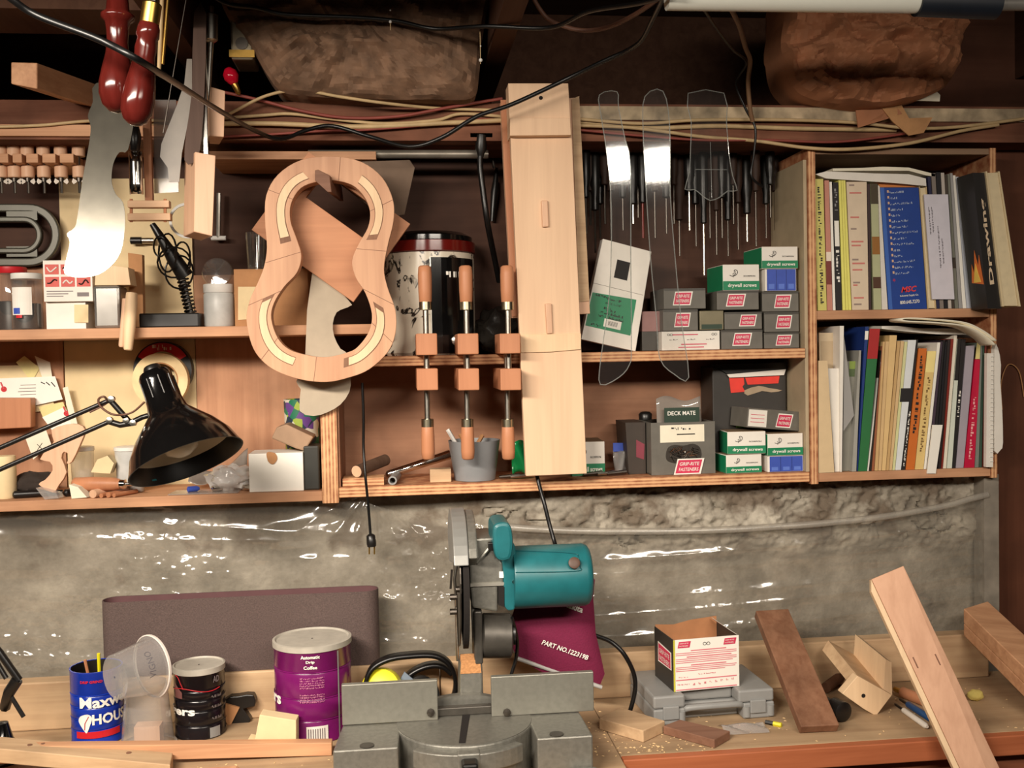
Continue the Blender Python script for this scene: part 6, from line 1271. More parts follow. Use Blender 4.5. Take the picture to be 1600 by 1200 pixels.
# ---- cans
def can(name, label, px0, px1, yt, yb, m, Yf=1.957):
    x0, x1 = P(px0, (yt+yb)/2, Yf).x, P(px1, (yt+yb)/2, Yf).x; r = (x1-x0)/2*1.0; cx = (x0+x1)/2; cy = Yf+r
    h = P((px0+px1)/2, yt, Yf).z-BZ
    u = thing(name, label, 'can', (cx, cy, BZ)); A = TR(cx, cy, BZ+0.0004)
    return u, cx, cy, r, h, A
def ribs(r, h, zs, d=0.0012):
    prof = [(r*0.97, 0), (r*1.01, 0.001), (r*1.01, 0.003), (r, 0.004)]
    for z in zs: prof += [(r, h*z-0.003), (r-d, h*z-0.0012), (r+d*0.6, h*z), (r-d, h*z+0.0012), (r, h*z+0.003)]
    return prof+[(r, h-0.003), (r*1.015, h-0.002), (r*1.015, h)]
M_cblue = flat('can_blue', C(22, 52, 158), 0.25); M_cblk = flat('can_black', C(24, 20, 22), 0.2); M_cpur = flat('can_purple', C(112, 22, 92), 0.25)
# blue can (open)
u, cx, cy, r, h, A = can('coffee_can', 'open blue coffee can with white lettering and a red band', 99, 181, 1052, 1152, M_cblue)
MB().lathe(ribs(r, h, (0.2, 0.36, 0.52, 0.68))+[(r*0.96, h), (r*0.96, 0.004), (0.002, 0.004)], A, 48, caps=False).build('body', M_cblue, u, smooth=50)
MB().lathe([(r*0.955, h-0.001), (r*0.955, 0.005), (0.002, 0.005)], A, 40, caps=False).build('inside', M_dsteel, u, smooth=50)
fn = oncyl(cx, cy, r+0.0013, BZ, 0); inv = FR[u.name].inverted()
def ctext(s, x, z, w_, hgt, m, bold=0.02, **k): text(s, None, [c_ for c_ in u.children if c_.name.startswith('body')][0], m, width=w_, height=hgt, bold=bold, fn=lambda v: inv @ fn(Vector((v.x+x, v.y+z, 0.0006))), **k)
ctext('Maxwell', 0.034, h*0.60, 0.105, 0.021, M_wprint, 0.03)
ctext('HOUSE', 0.044, h*0.37, 0.08, 0.02, M_wprint, 0.03)
ctext('DRIP GRIND', 0.004, h*0.88, 0.04, 0.005, M_red, 0.03)
MB().grid(lambda i, j: fn(Vector((-0.028+0.085*i, h*0.12+h*0.09*j, 0.0004))), 14, 1).build('red_band', M_red, u)
cup = [(-0.018, 0.42), (-0.004, 0.45), (0.004, 0.4), (0.0, 0.3), (-0.006, 0.2), (-0.01, 0.22), (-0.018, 0.3), (-0.022, 0.36)]
cpts = spl([Vector((a, h*c_, 0.0007)) for a, c_ in cup], 3, True)
MB().add([fn(p) for p in cpts], [list(range(len(cpts)))]).build('cup_emblem', M_wprint, u)
MB().tube([fn(Vector((a, h*c_, 0.0012))) for a, c_ in ((-0.002, 0.42), (-0.009, 0.33), (-0.01, 0.24))], 0.0007, 5).build('emblem_line', M_red, u)
MB().tube([Vector((cx+0.004, cy+0.01, BZ+0.02)), Vector((cx+0.008, cy-0.01, BZ+h+0.026))], 0.0032, 7).build('pencil', M_yellow, u)
MB().tube([Vector((cx-0.004, cy+0.02, BZ+0.02)), Vector((cx-0.02, cy+0.0, BZ+h+0.012))], 0.003, 7).build('stick', M_handle, u)
# black can with lid
def lid(A, r, h, m=None): 
    return MB().lathe([(r*1.0, h-0.007), (r*1.035, h-0.006), (r*1.035, h+0.004), (r*0.97, h+0.005), (r*0.93, h+0.002), (0.002, h+0.002)], A, 48, caps=False).build('plastic_lid', m or flat('dusty_lid', C(176, 170, 158), 0.5, 0, 0.12, 50), u, smooth=40)
u, cx, cy, r, h, A = can('coffee_can', 'black ribbed coffee can with white lettering and a grey lid', 264, 345, 1052, 1150, M_cblk)
MB().lathe(ribs(r, h, (0.2, 0.42, 0.58, 0.72)), A, 48).build('body', M_cblk, u, smooth=50); lid(A, r, h)
fn = oncyl(cx, cy, r+0.0013, BZ, 0); inv = FR[u.name].inverted()
ctext('Folgers', -0.05, h*0.42, 0.1, 0.021, M_wprint, 0.035)
MB().tube([fn(Vector((-0.05+0.1*t/12, h*0.74+0.004*math.sin(t*0.5), 0.0004))) for t in range(13)], 0.0008, 5).build('red_line', M_red, u)
MB().tube(spl([fn(Vector((a, h*c_, 0.0004))) for a, c_ in ((-0.042, 0.95), (-0.034, 0.92), (-0.028, 0.84), (-0.022, 0.76))], 4), 0.0008, 5).build('red_line', M_red, u)
MB().grid(lambda i, j: fn(Vector((-0.045+0.02*i, h*0.62+h*0.22*j*(1-i*0.6), 0.0004))), 4, 3).build('picture', flat('pink_grey_print', C(130, 84, 80), 0.4), u)
MB().grid(lambda i, j: fn(Vector((0.026+0.022*i, h*0.02+h*0.15*j, 0.0006))), 4, 1).build('bar_code', M_gplast, u)
for z in (0.3, 0.47, 0.62): ctext('~11', 0.042, h*z, 0.022, 0.005, flat('grey_print', C(120, 110, 110), 0.6))
ctext('AD', 0.042, h*0.87, 0.014, 0.012, flat('grey_print', C(120, 110, 110), 0.6))
# big purple can
u, cx, cy, r, h, A = can('coffee_can', 'large purple coffee can with a grey plastic lid and bar code', 422, 546, 1016, 1148, M_cpur, 1.906)
MB().lathe(ribs(r, h, (0.24, 0.47, 0.75)), A, 56).build('body', M_cpur, u, smooth=50); lid(A, r, h)
fn = oncyl(cx, cy, r+0.0013, BZ, 0); inv = FR[u.name].inverted()
for k, s in enumerate(('Automatic', 'Drip', 'Coffee')): ctext(s, 0.002, h*(0.925-0.055*k), (0.035, 0.016, 0.025)[k], 0.0065, M_wprint, 0.03)
ctext('Folgers', -0.12, h*0.44, 0.115, 0.03, M_wprint, 0.035)
for k in range(9): ctext('~26.%d' % k, 0.004, h*(0.7-0.025*k-(0.05 if k > 4 else 0)), 0.045, 0.0028, K(190, 120, 150), 0.0)
MB().grid(lambda i, j: fn(Vector((-0.008+0.04*i, h*0.02+h*0.17*j, 0.0005))), 5, 1).build('bar_code_label', M_white, u)
for k in range(8): MB().grid(lambda i, j: fn(Vector((-0.005+0.0042*k+0.0018*i, h*0.045+h*0.12*j, 0.0009))), 1, 1).build('bar', flat('grey_print', C(120, 110, 110), 0.6), u)
MB().grid(lambda i, j: fn(Vector((0.055+0.003*i, h*0.02+h*0.93*j, 0.0004))), 1, 1).build('seam', M_gplast, u)
# clear tubs stacked
pb = Vector((0, 1.884, BZ)); x0, x1 = P(171, 1140, pb.y).x, P(262, 1140, pb.y).x; r = (x1-x0)/2; cx = (x0+x1)/2; cy = 1.896+r; h = P(215, 1073, cy-r*0.5).z-BZ
u = thing('plastic_tub', 'clear plastic tub standing upside down in front of the blue can', 'tub', (cx, cy, BZ))
MB().lathe([(r, 0.0005), (r, 0.006), (r*0.93, 0.007), (r*0.72, h), (r*0.66, h+0.001), (0.002, h+0.001)], TR(cx, cy, BZ), 40, caps=False).build('body', M_frost, u, smooth=40)
MB().lathe([(r*1.01, 0.0004), (r*1.03, 0.001), (r*1.03, 0.005), (r*1.0, 0.0064)], TR(cx, cy, BZ), 40, caps=False).build('rim', flat('white_rim', C(216, 206, 198), 0.4), u, smooth=40)
MB().box(cx-0.022, cx+0.024, cy-0.01, cy+0.02, BZ+0.001, BZ+0.04).build('wood_scrap', M_maple, u)
zt2 = BZ+h+0.0015
a, b_ = P(186, 1046, cy-0.04), P(232, 1034, cy+0.0)
u = thing('plastic_tub', 'clear plastic tub lying on its side on top of the upturned tub', 'tub', (cx, cy, zt2))
A = axisM(P(240, 1040, cy-0.005), P(187, 1056, cy-0.055)); kk = cy/F; L = 0.078
MB().lathe([(46*kk, 0), (46*kk, 0.006), (42*kk, 0.007), (33*kk, L), (31*kk, L+0.001), (0.002, L+0.001)], A, 40, caps=False).build('body', M_frost, u, smooth=40)
MB().lathe([(46.2*kk, 0), (48*kk, 0.001), (48*kk, 0.005), (46.2*kk, 0.006)], A, 40, caps=False).build('rim', flat('white_rim', C(216, 206, 198), 0.4), u, smooth=40)
Xl = A @ TR(0, 0, 0)
def tubfn(v):
    ang = v.x/(39*kk); rr = (42-9*(0.032+v.y)/L)*kk+0.0008
    return FR[u.name].inverted() @ (A @ Matrix.Rotation(R(TUBROT), 4, 'Z') @ Vector((rr*math.cos(ang), rr*math.sin(ang), 0.032+v.y)))
TUBROT = math.degrees(math.atan2(*reversed(((A.inverted().to_3x3() @ Vector((0.45, -1, 0.45)))[:2]))))
text('VIGNO', None, u, flat('marker_grey', C(96, 92, 96), 0.6), width=0.05, height=0.012, fn=tubfn)
# clutter by the black can: cream block, clamp
q = Vector((0, 1.871, BZ))
o = MB().prism([P(x, y, q.y) for x, y in ((384, 1146), (386, 1128), (397, 1130), (405, 1089), (462, 1098), (462, 1148))], (0.002, 0.03, 0)).build('foam_block', M_cream, bevel=0.001); o.location.z = BZ+0.0004
tag(o, 'stepped cream foam block in front of the purple can', 'block')
u = thing('black_clamp', 'small black clamp with a tan jaw between black can and cream block', 'clamp', PZ(370, 1140, BZ))
pk_ = PZ(370, 1130, BZ)
MB().prism(spl([P(x, y, pk_.y) for x, y in ((348, 1140), (350, 1095), (372, 1088), (396, 1086), (398, 1104), (380, 1108), (392, 1125), (378, 1140))], 2, True), (0, 0.025, 0)).build('frame', M_black, u, bevel=0.002)
MB().prism([P(x, y, pk_.y-0.006) for x, y in ((346, 1098), (374, 1106), (358, 1138), (350, 1120))], (0, 0.006, 0)).build('jaw', M_card, u)
# lumber at the left front
o = MB().prism([P(x, y, 1.845) for x, y in ((-60, 1154), (518, 1148), (518, 1168), (-60, 1182))], (0, 0.022, 0)).build('wood_strip', M_fir, bevel=0.001); o.location.z = BZ+0.0006
tag(o, 'long reddish wood strip lying in front of the coffee cans', 'wood strip')
a = PZ(270, 1176, BZ+0.02); c2 = PZ(264, 1196, BZ+0.02)
dx = Vector((-1, 0.045, 0)).normalized()
w0, w1, l0, l1 = PZ(270, 1176, BZ+0.026), PZ(266, 1195, BZ+0.026), PZ(-60, 1145, BZ+0.062), PZ(-60, 1164, BZ+0.062)
u = thing('pine_board', 'pale pine board with knots lying at the bench front', 'board', (w0.x-0.3, w0.y-0.05, BZ))
MB().prism([w1, w0, l0, l1], (0, 0, -0.0252)).build('board', M_pinex, u, bevel=0.0015)
for x, y in ((65, 1162), (200, 1176), (45, 1164)):
    p = PZ(x, y, BZ+0.0262+0.036*(270-x)/330); MB().lathe([(0.0003, 0), (0.006, 0), (0.0003, 0.0003)], TR(p.x, p.y, p.z), 10).build('knot', M_brownx, u)
o = MB().prism([P(x, y, 1.76) for x, y in ((280, 1172), (366, 1166), (378, 1174), (362, 1182), (280, 1188))], (0, 0.02, 0)).build('wood_strip', M_firz, bevel=0.001); o.location.z = BZ+0.0006
tag(o, 'short reddish wood strip lying beyond the pine board end', 'wood strip')
# ear muffs behind the saw
u = thing('ear_muffs', 'black and yellow ear muffs lying on the bench behind the saw fence', 'ear muffs', (P(640, 1090, 1.98).x, 1.98, BZ))
Ye = 1.99
pth = spl([P(x, y, Ye) for x, y in ((568, 1076), (580, 1046), (605, 1030), (640, 1024), (680, 1024), (704, 1040), (712, 1070), (705, 1098), (688, 1112))], 6)
MB().grid(lambda i, j: pth[int(i*(len(pth)-1)+0.5)]+Vector((0, -0.012+0.028*j, 0)), len(pth)-1, 2).build('headband', M_rubber, u, smooth=50, thick=0.008)
pth2 = spl([P(x, y, Ye+0.03) for x, y in ((625, 1068), (645, 1050), (668, 1040), (690, 1040), (706, 1052))], 6)
MB().grid(lambda i, j: pth2[int(i*(len(pth2)-1)+0.5)]+Vector((0, -0.012+0.028*j, 0)), len(pth2)-1, 2).build('headband', M_rubber, u, smooth=50, thick=0.008)
zc = P(600, 1062, Ye).z
MB().lathe([(0.005, -0.02), (0.036, -0.018), (0.042, 0), (0.038, 0.014), (0.02, 0.022), (0.001, 0.023)], axisM(Vector((P(596, 1070, Ye).x, Ye, BZ+0.068)), Vector((P(598, 1070, Ye).x-0.1, Ye-0.5, BZ+0.25))), 28).build('ear_cup', M_yellow, u, smooth=50)
MB().lathe([(0.005, -0.02), (0.036, -0.018), (0.042, 0), (0.038, 0.014), (0.001, 0.018)], axisM(Vector((P(655, 1078, Ye).x, Ye+0.02, BZ+0.044)), Vector((P(655, 1078, Ye).x+0.2, Ye-0.5, BZ+0.25))), 28).build('ear_cup', M_black, u, smooth=50)
MB().prism([P(x, y, Ye+0.01) for x, y in ((624, 1064), (632, 1050), (646, 1062), (640, 1072))], (0, 0.004, 0)).build('grey_pad', flat('blue_grey', C(120, 132, 146), 0.5), u)
# ================================================================== MITER SAW
TZ = 0.955
def tz(x, y): return PZ(x, y, TZ)
yb_, yf_ = tz(730, 1123).y, tz(730, 1160).y
xl_, xr_ = tz(522, 1160).x, tz(931, 1157).x
u = thing('miter_saw', 'teal and grey compound miter saw with a maroon dust bag', 'miter saw', ((xl_+xr_)/2, yb_, BZ))
xm = tz(728, 1140).x; cyT = yb_-0.005; rT = 0.118
# base wings with a curved bay
arc_o = [Vector((xm+rT*1.02*math.cos(R(t)), cyT+rT*1.02*math.sin(R(t)), BZ+0.0005)) for t in range(200, 341, 7)]
ol = [Vector((xl_, yf_, BZ+0.0005))] + [p for p in arc_o if True] + [Vector((xr_, yf_, BZ+0.0005)), Vector((xr_-0.004, yb_+0.03, BZ+0.0005)), Vector((xl_+0.012, yb_+0.03, BZ+0.0005))]
ol[1:1] = [Vector((arc_o[0].x-0.002, yf_, BZ+0.0005))]; k_ = ol.index(arc_o[-1]); ol.insert(k_+1, Vector((arc_o[-1].x+0.002, yf_, BZ+0.0005)))
MB().prism(ol, (0, 0, TZ-BZ-0.001)).build('base', M_alu, u, bevel=0.003)
for s, xx in ((1, xl_+0.055), (-1, xr_-0.06)):
    MB().lathe([(0.012, 0), (0.012, 0.0012)], TR(xx, yf_+0.012, TZ), 16).build('bolt_hole', M_aludk, u)
    p = P(515+20 if s > 0 else 915, 1192, yf_-0.02); MB().box(p.x-0.022, p.x+0.022, yf_-0.035, yf_, BZ+0.0005, BZ+0.022).build('foot', M_alu, u, bevel=0.004)
# turntable
MB().lathe([(rT*0.98, TZ-0.045), (rT, TZ-0.04), (rT, TZ+0.0005), (0.002, TZ+0.001)], TR(xm, cyT, 0), 64).build('turntable', flat('turntable_grey', C(128, 126, 118), 0.45, 0.5, 0.15, 120), u, smooth=40)
fa = [Vector((xm+(rT+0.002)*math.cos(R(t)), cyT+(rT+0.002)*math.sin(R(t)), TZ-0.038)) for t in range(228, 313, 6)]
fb = [Vector((xm+(rT+0.020)*math.cos(R(t)), cyT+(rT+0.020)*math.sin(R(t)), TZ-0.038)) for t in range(312, 227, -6)]
MB().prism(fa+fb, (0, 0, 0.03)).build('scale_rim', M_alu, u, bevel=0.002)
MB().prism([tz(723, 1114)+Vector((0, 0, 0.0012)), tz(735, 1114)+Vector((0, 0, 0.0012)), tz(727, 1162)+Vector((0, 0, 0.0012)), tz(717, 1162)+Vector((0, 0, 0.0012))], (0, 0, 0.0008)).build('kerf_slot', M_void, u)
MB().box(xm-0.014, xm+0.012, cyT-rT-0.05, cyT-rT-0.02, TZ-0.045, TZ-0.012).build('lock_handle', M_black, u, bevel=0.004)
MB().box(xm-0.02, xm+0.018, cyT-rT-0.02, cyT-rT+0.002, TZ-0.042, TZ-0.006).build('handle_bracket', M_alu, u, bevel=0.003)
# fences
zf = P(600, 1067, yb_).z
for a, c_ in ((534, 684), (768, 928)):
    x0, x1 = P(a, 1095, yb_).x, P(c_, 1095, yb_).x
    MB().box(x0, x1, yb_, yb_+0.012, TZ+0.0006, zf).build('fence', flat('fence_grey', C(138, 136, 126), 0.4, 0.4, 0.1, 100), u, bevel=0.0015)
x0, x1 = P(658, 1110, yb_+0.02).x, P(800, 1110, yb_+0.02).x
MB().prism([Vector((xm+0.085*math.cos(R(t)), yb_+0.04, TZ+0.001+0.028*math.sin(R(t)))) for t in range(0, 181, 15)], (0, 0.014, 0)).build('fence_bridge', M_alu, u)
MB().box(x0+0.012, x1-0.012, yb_+0.014, yb_+0.03, TZ+0.001, TZ+0.016).build('fence_bar', M_aludk, u, bevel=0.002)
for x in (673, 792): p = P(x, 1113, yb_-0.001); MB().lathe([(0.002, 0), (0.007, 0), (0.007, 0.004), (0.002, 0.005)], axisM(p, p+Vector((0, -1, 0))), 8).build('fence_bolt', M_dsteel, u)
# arm post
yp = yb_+0.055
x0, x1 = P(716, 1060, yp).x, P(754, 1060, yp).x
MB().prism([Vector((x0, yp, TZ-0.02)), Vector((x1+0.002, yp, TZ-0.02)), Vector((x1, yp, P(735, 1035, yp).z)), Vector((x0+0.004, yp, P(735, 1035, yp).z))], (0, 0.06, 0)).build('arm_post', M_alu, u, bevel=0.004)
MB().prism([Vector((x0+0.004, yp-0.001, P(735, 1052, yp).z)), Vector((x1-0.002, yp-0.001, P(735, 1052, yp).z)), Vector((x1-0.004, yp-0.001, P(735, 1032, yp).z)), Vector((x0+0.006, yp-0.001, P(735, 1032, yp).z))], (0, 0.03, 0.004)).build('sawdust', flat('sawdust', C(196, 140, 90), 0.9, 0, 0.2, 200, 0.4), u)
# blade, seen edge on, and guards
ysb = yp-0.005; kS = ysb/F
zbc = P(720, 922, ysb).z; rbld = (P(720, 806, ysb).z-P(720, 1036, ysb).z)/2
ycb = ysb+rbld*0.62
xg0, xg1 = P(707, 845, ysb).x, P(730, 845, ysb).x
def yz(cy_, cz_, r_, t0, t1, x, st=8): return [Vector((x, cy_-r_*math.cos(R(t)), cz_+r_*math.sin(R(t)))) for t in range(t0, t1+1, st)]
zgc = P(720, 805, ysb).z-rbld
MB().prism(yz(ycb, zgc, rbld, 22, 150, xg0)+[Vector((xg0, ycb+rbld*0.5, zgc+0.02)), Vector((xg0, ycb-rbld*0.75, zgc+rbld*0.38))], (xg1-xg0, 0, 0)).build('upper_guard', flat('guard_grey', C(152, 152, 148), 0.4, 0.4, 0.06), u, bevel=0.002)
MB().prism(yz(ycb, zgc, rbld*0.97, 28, 145, xg1)+[Vector((xg1, ycb, zgc))], (0.017, 0, 0)).build('guard_housing', M_alu, u, bevel=0.003)
xB = P(718, 950, ysb).x
MB().prism(yz(ycb+0.004, zgc, rbld*0.93, 0, 352, xB), (0.0022, 0, 0)).build('blade', M_dsteel, u)
MB().prism(yz(ycb, zgc, rbld*0.985, 180+120, 180+200, xB+0.006, 5)+[Vector((xB+0.006, ycb-rbld*0.2, zgc+rbld*0.45)), Vector((xB+0.006, ycb+rbld*0.4, zgc-rbld*0.4))], (0.010, 0, 0)).build('lower_guard', M_void, u)
MB().tube([P(714, 880, ysb-0.004), P(710, 905, ysb-0.004), P(713, 940, ysb-0.004), P(715, 1032, ysb+0.03)], 0.0028, 8).build('guard_link', M_steel, u, smooth=50)
MB().tube([P(706, 890, ysb-0.002), P(704, 920, ysb-0.002)], 0.002, 6).build('guard_link', M_dsteel, u)
MB().tube([P(738, 905, ysb+0.02), P(739, 960, ysb+0.02), P(742, 1030, ysb+0.04)], 0.0035, 8).build('guard_link', M_alu, u, smooth=50)
for x, y in ((703, 956), (703, 933), (712, 921)):
    p = P(x, y, ysb-0.004); MB().lathe([(0.001, 0), (0.0055, 0), (0.0055, 0.012), (0.001, 0.012)], axisM(p, p+Vector((1, 0, 0))), 10).build('guard_bolt', M_dsteel, u)
# gear housing
yg = ysb+0.005
MB().prism([P(x, y, yg) for x, y in ((733, 842), (772, 840), (776, 872), (786, 880), (787, 912), (778, 914), (778, 956), (738, 950), (735, 914), (734, 890))], (0, 0.11, 0)).build('gear_housing', M_alu, u, bevel=0.004)
MB().prism([P(x, y, yg-0.004) for x, y in ((735, 912), (788, 910), (787, 915), (735, 917))], (0, 0.005, 0)).build('housing_lip', flat('lip', C(170, 166, 156), 0.4, 0.4), u)
MB().tube([P(745, 880, yg-0.004), P(768, 852, yg-0.004)], 0.003, 6).build('housing_rib', M_alu, u)
MB().prism([P(x, y, yg-0.0015) for x, y in ((780, 893), (787, 893), (787, 903), (780, 903))], (0, 0.001, 0)).build('sticker', M_wprint, u); 
# pivot drum
a, c_ = P(752, 993, yp+0.035), P(799, 993, yp+0.035); rd = 0.041
MB().lathe([(rd*0.9, 0), (rd, 0.003), (rd, (c_-a).length-0.003), (rd*0.9, (c_-a).length)], axisM(a, c_), 32).build('pivot_drum', M_aludk, u, smooth=40)
MB().box(P(741, 990, yp).x, a.x, yp-0.002, yp+0.07, P(745, 1038, yp).z, P(745, 955, yp).z).build('arm_cheek', M_aludk, u, bevel=0.003)
a = P(799, 990, yp+0.02); MB().lathe([(0.02, 0), (0.021, 0.006), (0.01, 0.008)], axisM(a, a+Vector((1, 0, 0))), 18).build('pivot_cap', M_black, u, smooth=40)
# motor
ym = ysb+0.03
a, c_ = P(800, 902, ym), P(920, 897, ym); rm = (P(860, 852, ym).z-P(860, 948, ym).z)/2; Lm = (c_-a).length; A = axisM(a, c_)
MB().lathe([(rm*0.98, 0), (rm, 0.004), (rm, Lm-0.012), (rm*0.95, Lm-0.004), (rm*0.85, Lm), (0.002, Lm)], A, 48).build('motor_body', M_teal, u, smooth=40)
p = P(897, 880, ym-rm*0.93); MB().lathe([(0.002, 0), (0.0105, 0), (0.0105, 0.004), (0.008, 0.005), (0.002, 0.005)], axisM(p, p+Vector((0, -1, 0.4))), 20).build('brush_cap', flat('brush_cap', C(86, 60, 46), 0.5), u, smooth=40)
fs_ = [P(x, y, ym-rm*1.0) for x, y in ((806, 866), (895, 868), (906, 874), (907, 886), (900, 893), (806, 895))]
fl = MB().tube([Vector((q.x, ym-math.sqrt(max(0, (rm+0.0008)**2-(q.z-a.z)**2)), q.z)) for q in spl([Vector((q.x, 0, q.z)) for q in fs_], 4)], 0.0009, 5); fl.build('moulded_line', flat('teal_dark', C(12, 84, 90), 0.4), u)
MB().prism(spl([P(x, y, ym-0.03) for x, y in ((784, 852), (804, 850), (807, 890), (806, 945), (800, 954), (788, 948), (787, 900))], 2, True), (0, 0.06, 0)).build('motor_flange', M_teal, u, bevel=0.003)
MB().prism([P(x, y, ym-0.031) for x, y in ((779, 917), (788, 917), (788, 948), (779, 946))], (0, 0.05, 0)).build('vent_gap', M_void, u)
p = P(803, 909, ym-0.031); MB().lathe([(0.001, 0), (0.0035, 0), (0.0035, 0.002), (0.001, 0.002)], axisM(p, p+Vector((0, -1, 0))), 10).build('screw', M_chrome, u)
# handle
hd = spl([P(x, y, ym-0.075) for x, y in ((770, 838), (772, 822), (782, 817), (794, 818), (800, 828), (802, 850), (799, 870), (792, 876), (780, 876), (773, 866))], 3, True)
MB().prism(hd, (0, 0.10, 0.0)).build('handle', M_teal, u, bevel=0.006)
p = P(766, 853, ym-0.05); MB().box(p.x-0.004, p.x+0.006, ym-0.06, ym-0.045, p.z-0.007, p.z+0.007).build('trigger', M_black, u, bevel=0.001)
# dust bag
yd = ym+0.075
bq = [P(x, y, yd) for x, y in ((806, 945), (860, 935), (924, 900), (927, 935), (931, 990), (937, 1072), (808, 1028))]
def bulge(q, dep):
    cnt = sum(q, Vector())/len(q); qq = spl(q, 3, True); n = len(qq); b = MB(); rings = [0.02, 0.4, 0.75, 0.93, 1.0]; vs = []; fs = []
    for sgn in (-1, 1):
        for s in rings:
            for p_ in qq: v = cnt.lerp(p_, s); vs.append(v+Vector((0, sgn*dep*(1-s**3), 0)))
    R_ = len(rings)
    for o_ in (0, R_*n):
        for k in range(R_-1):
            for i in range(n): fs.append((o_+k*n+i, o_+k*n+(i+1) % n, o_+(k+1)*n+(i+1) % n, o_+(k+1)*n+i))
        fs.append([o_+i for i in range(n)])
    b.add(vs, fs); return b
bulge(bq, 0.02).build('dust_bag', M_maroon, u, smooth=60)
MB().tube([P(806, 1028, yd-0.004), P(940, 1074, yd-0.004)], 0.0042, 8).build('bag_clip', flat('clip_grey', C(170, 168, 164), 0.4), u, smooth=50)
pA, pB = P(847, 1003, yd-0.022), P(919, 1028, yd-0.022); ex = (pB-pA).normalized(); ez = Vector((-ex.z, 0, ex.x)); cc = (pA+pB)/2
text('PART NO.122319B', Matrix(((ex.x, ez.x, 0, cc.x), (0, 0, -1, cc.y), (ex.z, ez.z, 0, cc.z), (0, 0, 0, 1))), u, M_wprint, width=(pB-pA).length, height=0.0095, bold=0.02, shear=0.15, loc=False)
cc = P(896, 948, yd-0.02); text('Makita', Matrix(((ex.x, ez.x, 0, cc.x), (0, 0, -1, cc.y), (ex.z, ez.z, 0, cc.z), (0, 0, 0, 1))), u, M_wprint, width=0.04, height=0.012, bold=0.03, loc=False)
MB().tube(spl([P(930, 993, yd+0.01), P(955, 1003, yd+0.01), P(975, 1022, yd), P(990, 1052, yd), P(992, 1080, yd), Vector((P(982, 1106, yd).x, yd, BZ+0.0052))], 6), 0.0044, 8).build('power_cord', M_rubber, u, smooth=60)
MB().tube(spl([P(800, 965, yp), P(808, 1000, yp+0.02), P(806, 1030, yp+0.03), P(798, 1058, yp+0.03), P(795, 1090, yp+0.03)], 5), 0.0035, 6).build('power_cord', M_rubber, u, smooth=60)
# ================================================================== RIGHT SIDE OF BENCH
# grey tool case
pf = PZ(1115, 1128, BZ); x0, x1 = P(1020, 1110, pf.y).x, P(1212, 1108, pf.y).x; hC = P(1115, 1083, pf.y).z-BZ; cw = x1-x0
u = thing('tool_case', 'grey plastic tool case with a front handle and latches', 'case', TR((x0+x1)/2, pf.y, BZ+0.0005, 3))
dC = 0.165; hm = hC*0.55
MB().box(-cw/2, -cw*0.24, 0, dC, 0, hm).box(cw*0.24, cw/2, 0, dC, 0, hm).box(-cw*0.24, cw*0.24, 0.03, dC, 0, hm).build('lower_shell', M_gplast, u, loc=True, bevel=0.003)
MB().box(-cw/2, -cw*0.24, 0.001, dC, hm+0.0008, hC).box(cw*0.2, cw/2, 0.001, dC, hm+0.0008, hC).box(-cw*0.24, cw*0.2, 0.035, dC, hm+0.0008, hC).build('upper_shell', M_gplast, u, loc=True, bevel=0.004)
MB().tube(spl([(-cw*0.24, 0.012, hm*0.75), (-cw*0.2, 0.003, hm*0.95), (0, 0.0, hm*1.0), (cw*0.2, 0.003, hm*0.95), (cw*0.24, 0.012, hm*0.75)], 5), 0.0065, 8).build('handle', M_gplast, u, loc=True, smooth=60)
for x in (-cw*0.36, cw*0.36): MB().box(x-0.016, x+0.016, -0.004, 0.002, hm*0.35, hm+0.006).build('latch', M_gplast, u, loc=True, bevel=0.002)
for x in (-cw*0.27, cw*0.27, cw*0.47): MB().lathe([(0.001, 0), (0.008, 0), (0.008, 0.02), (0.001, 0.02)], TR(x, 0.004, 0.004), 14).build('hinge_post', M_gplast, u, loc=True, smooth=40)
zC = BZ+0.0005+hC
# printed nail box (open)
pf2y = pf.y+0.022
px = (1051, 1000, 1157, 1087); x0, x1, z0, z1 = rect(*px, pf2y); wN = x1-x0; hN = P(1104, 997, pf2y).z-zC
u = thing('nail_carton', 'open white and black nail carton with red print on the grey tool case', 'box', TR((x0+x1)/2, pf2y, zC+0.0008, 6))
dN = 0.105; M_cin = flat('carton_inside', C(176, 122, 82), 0.8)
MB().box(-wN/2, wN/2, 0, 0.0015, 0, hN).build('front_panel', M_wprint, u, loc=True)
MB().box(-wN/2-0.0002, -wN/2+0.0013, 0.0015, dN, 0, hN).build('side_panel', flat('black_carton', C(50, 46, 42), 0.5), u, loc=True)
MB().box(wN/2-0.0013, wN/2, 0.0015, dN, 0, hN).build('side_panel', flat('black_carton', C(50, 46, 42), 0.5), u, loc=True)
MB().prism([(-wN/2+0.0014, dN-0.0015, 0), (wN/2-0.0014, dN-0.0015, 0), (wN/2-0.0014, dN-0.0015, hN+0.012), (0.01, dN-0.0015, hN+0.008), (-wN*0.2, dN-0.0015, hN+0.001), (-wN/2+0.0014, dN-0.0015, hN+0.004)], (0, 0.0015, 0)).build('back_panel', M_cin, u, loc=True)
MB().box(-wN/2+0.0014, wN/2-0.0014, 0.0016, dN-0.0016, hN*0.55, hN*0.56).build('inner_tray', M_cin, u, loc=True)
MB().prism([(wN/2-0.002, 0.004, hN), (wN/2-0.002, dN*0.9, hN), (wN/2-0.016, dN*0.9, hN+0.012), (wN/2-0.014, 0.02, hN+0.008)], (0.001, 0, 0)).build('flap', M_white, u, loc=True)
MB().box(-wN/2-0.0003, -wN/2+0.003, -0.0003, 0.0005, 0, hN).build('yellow_edge', K(196, 190, 60), u, loc=True)
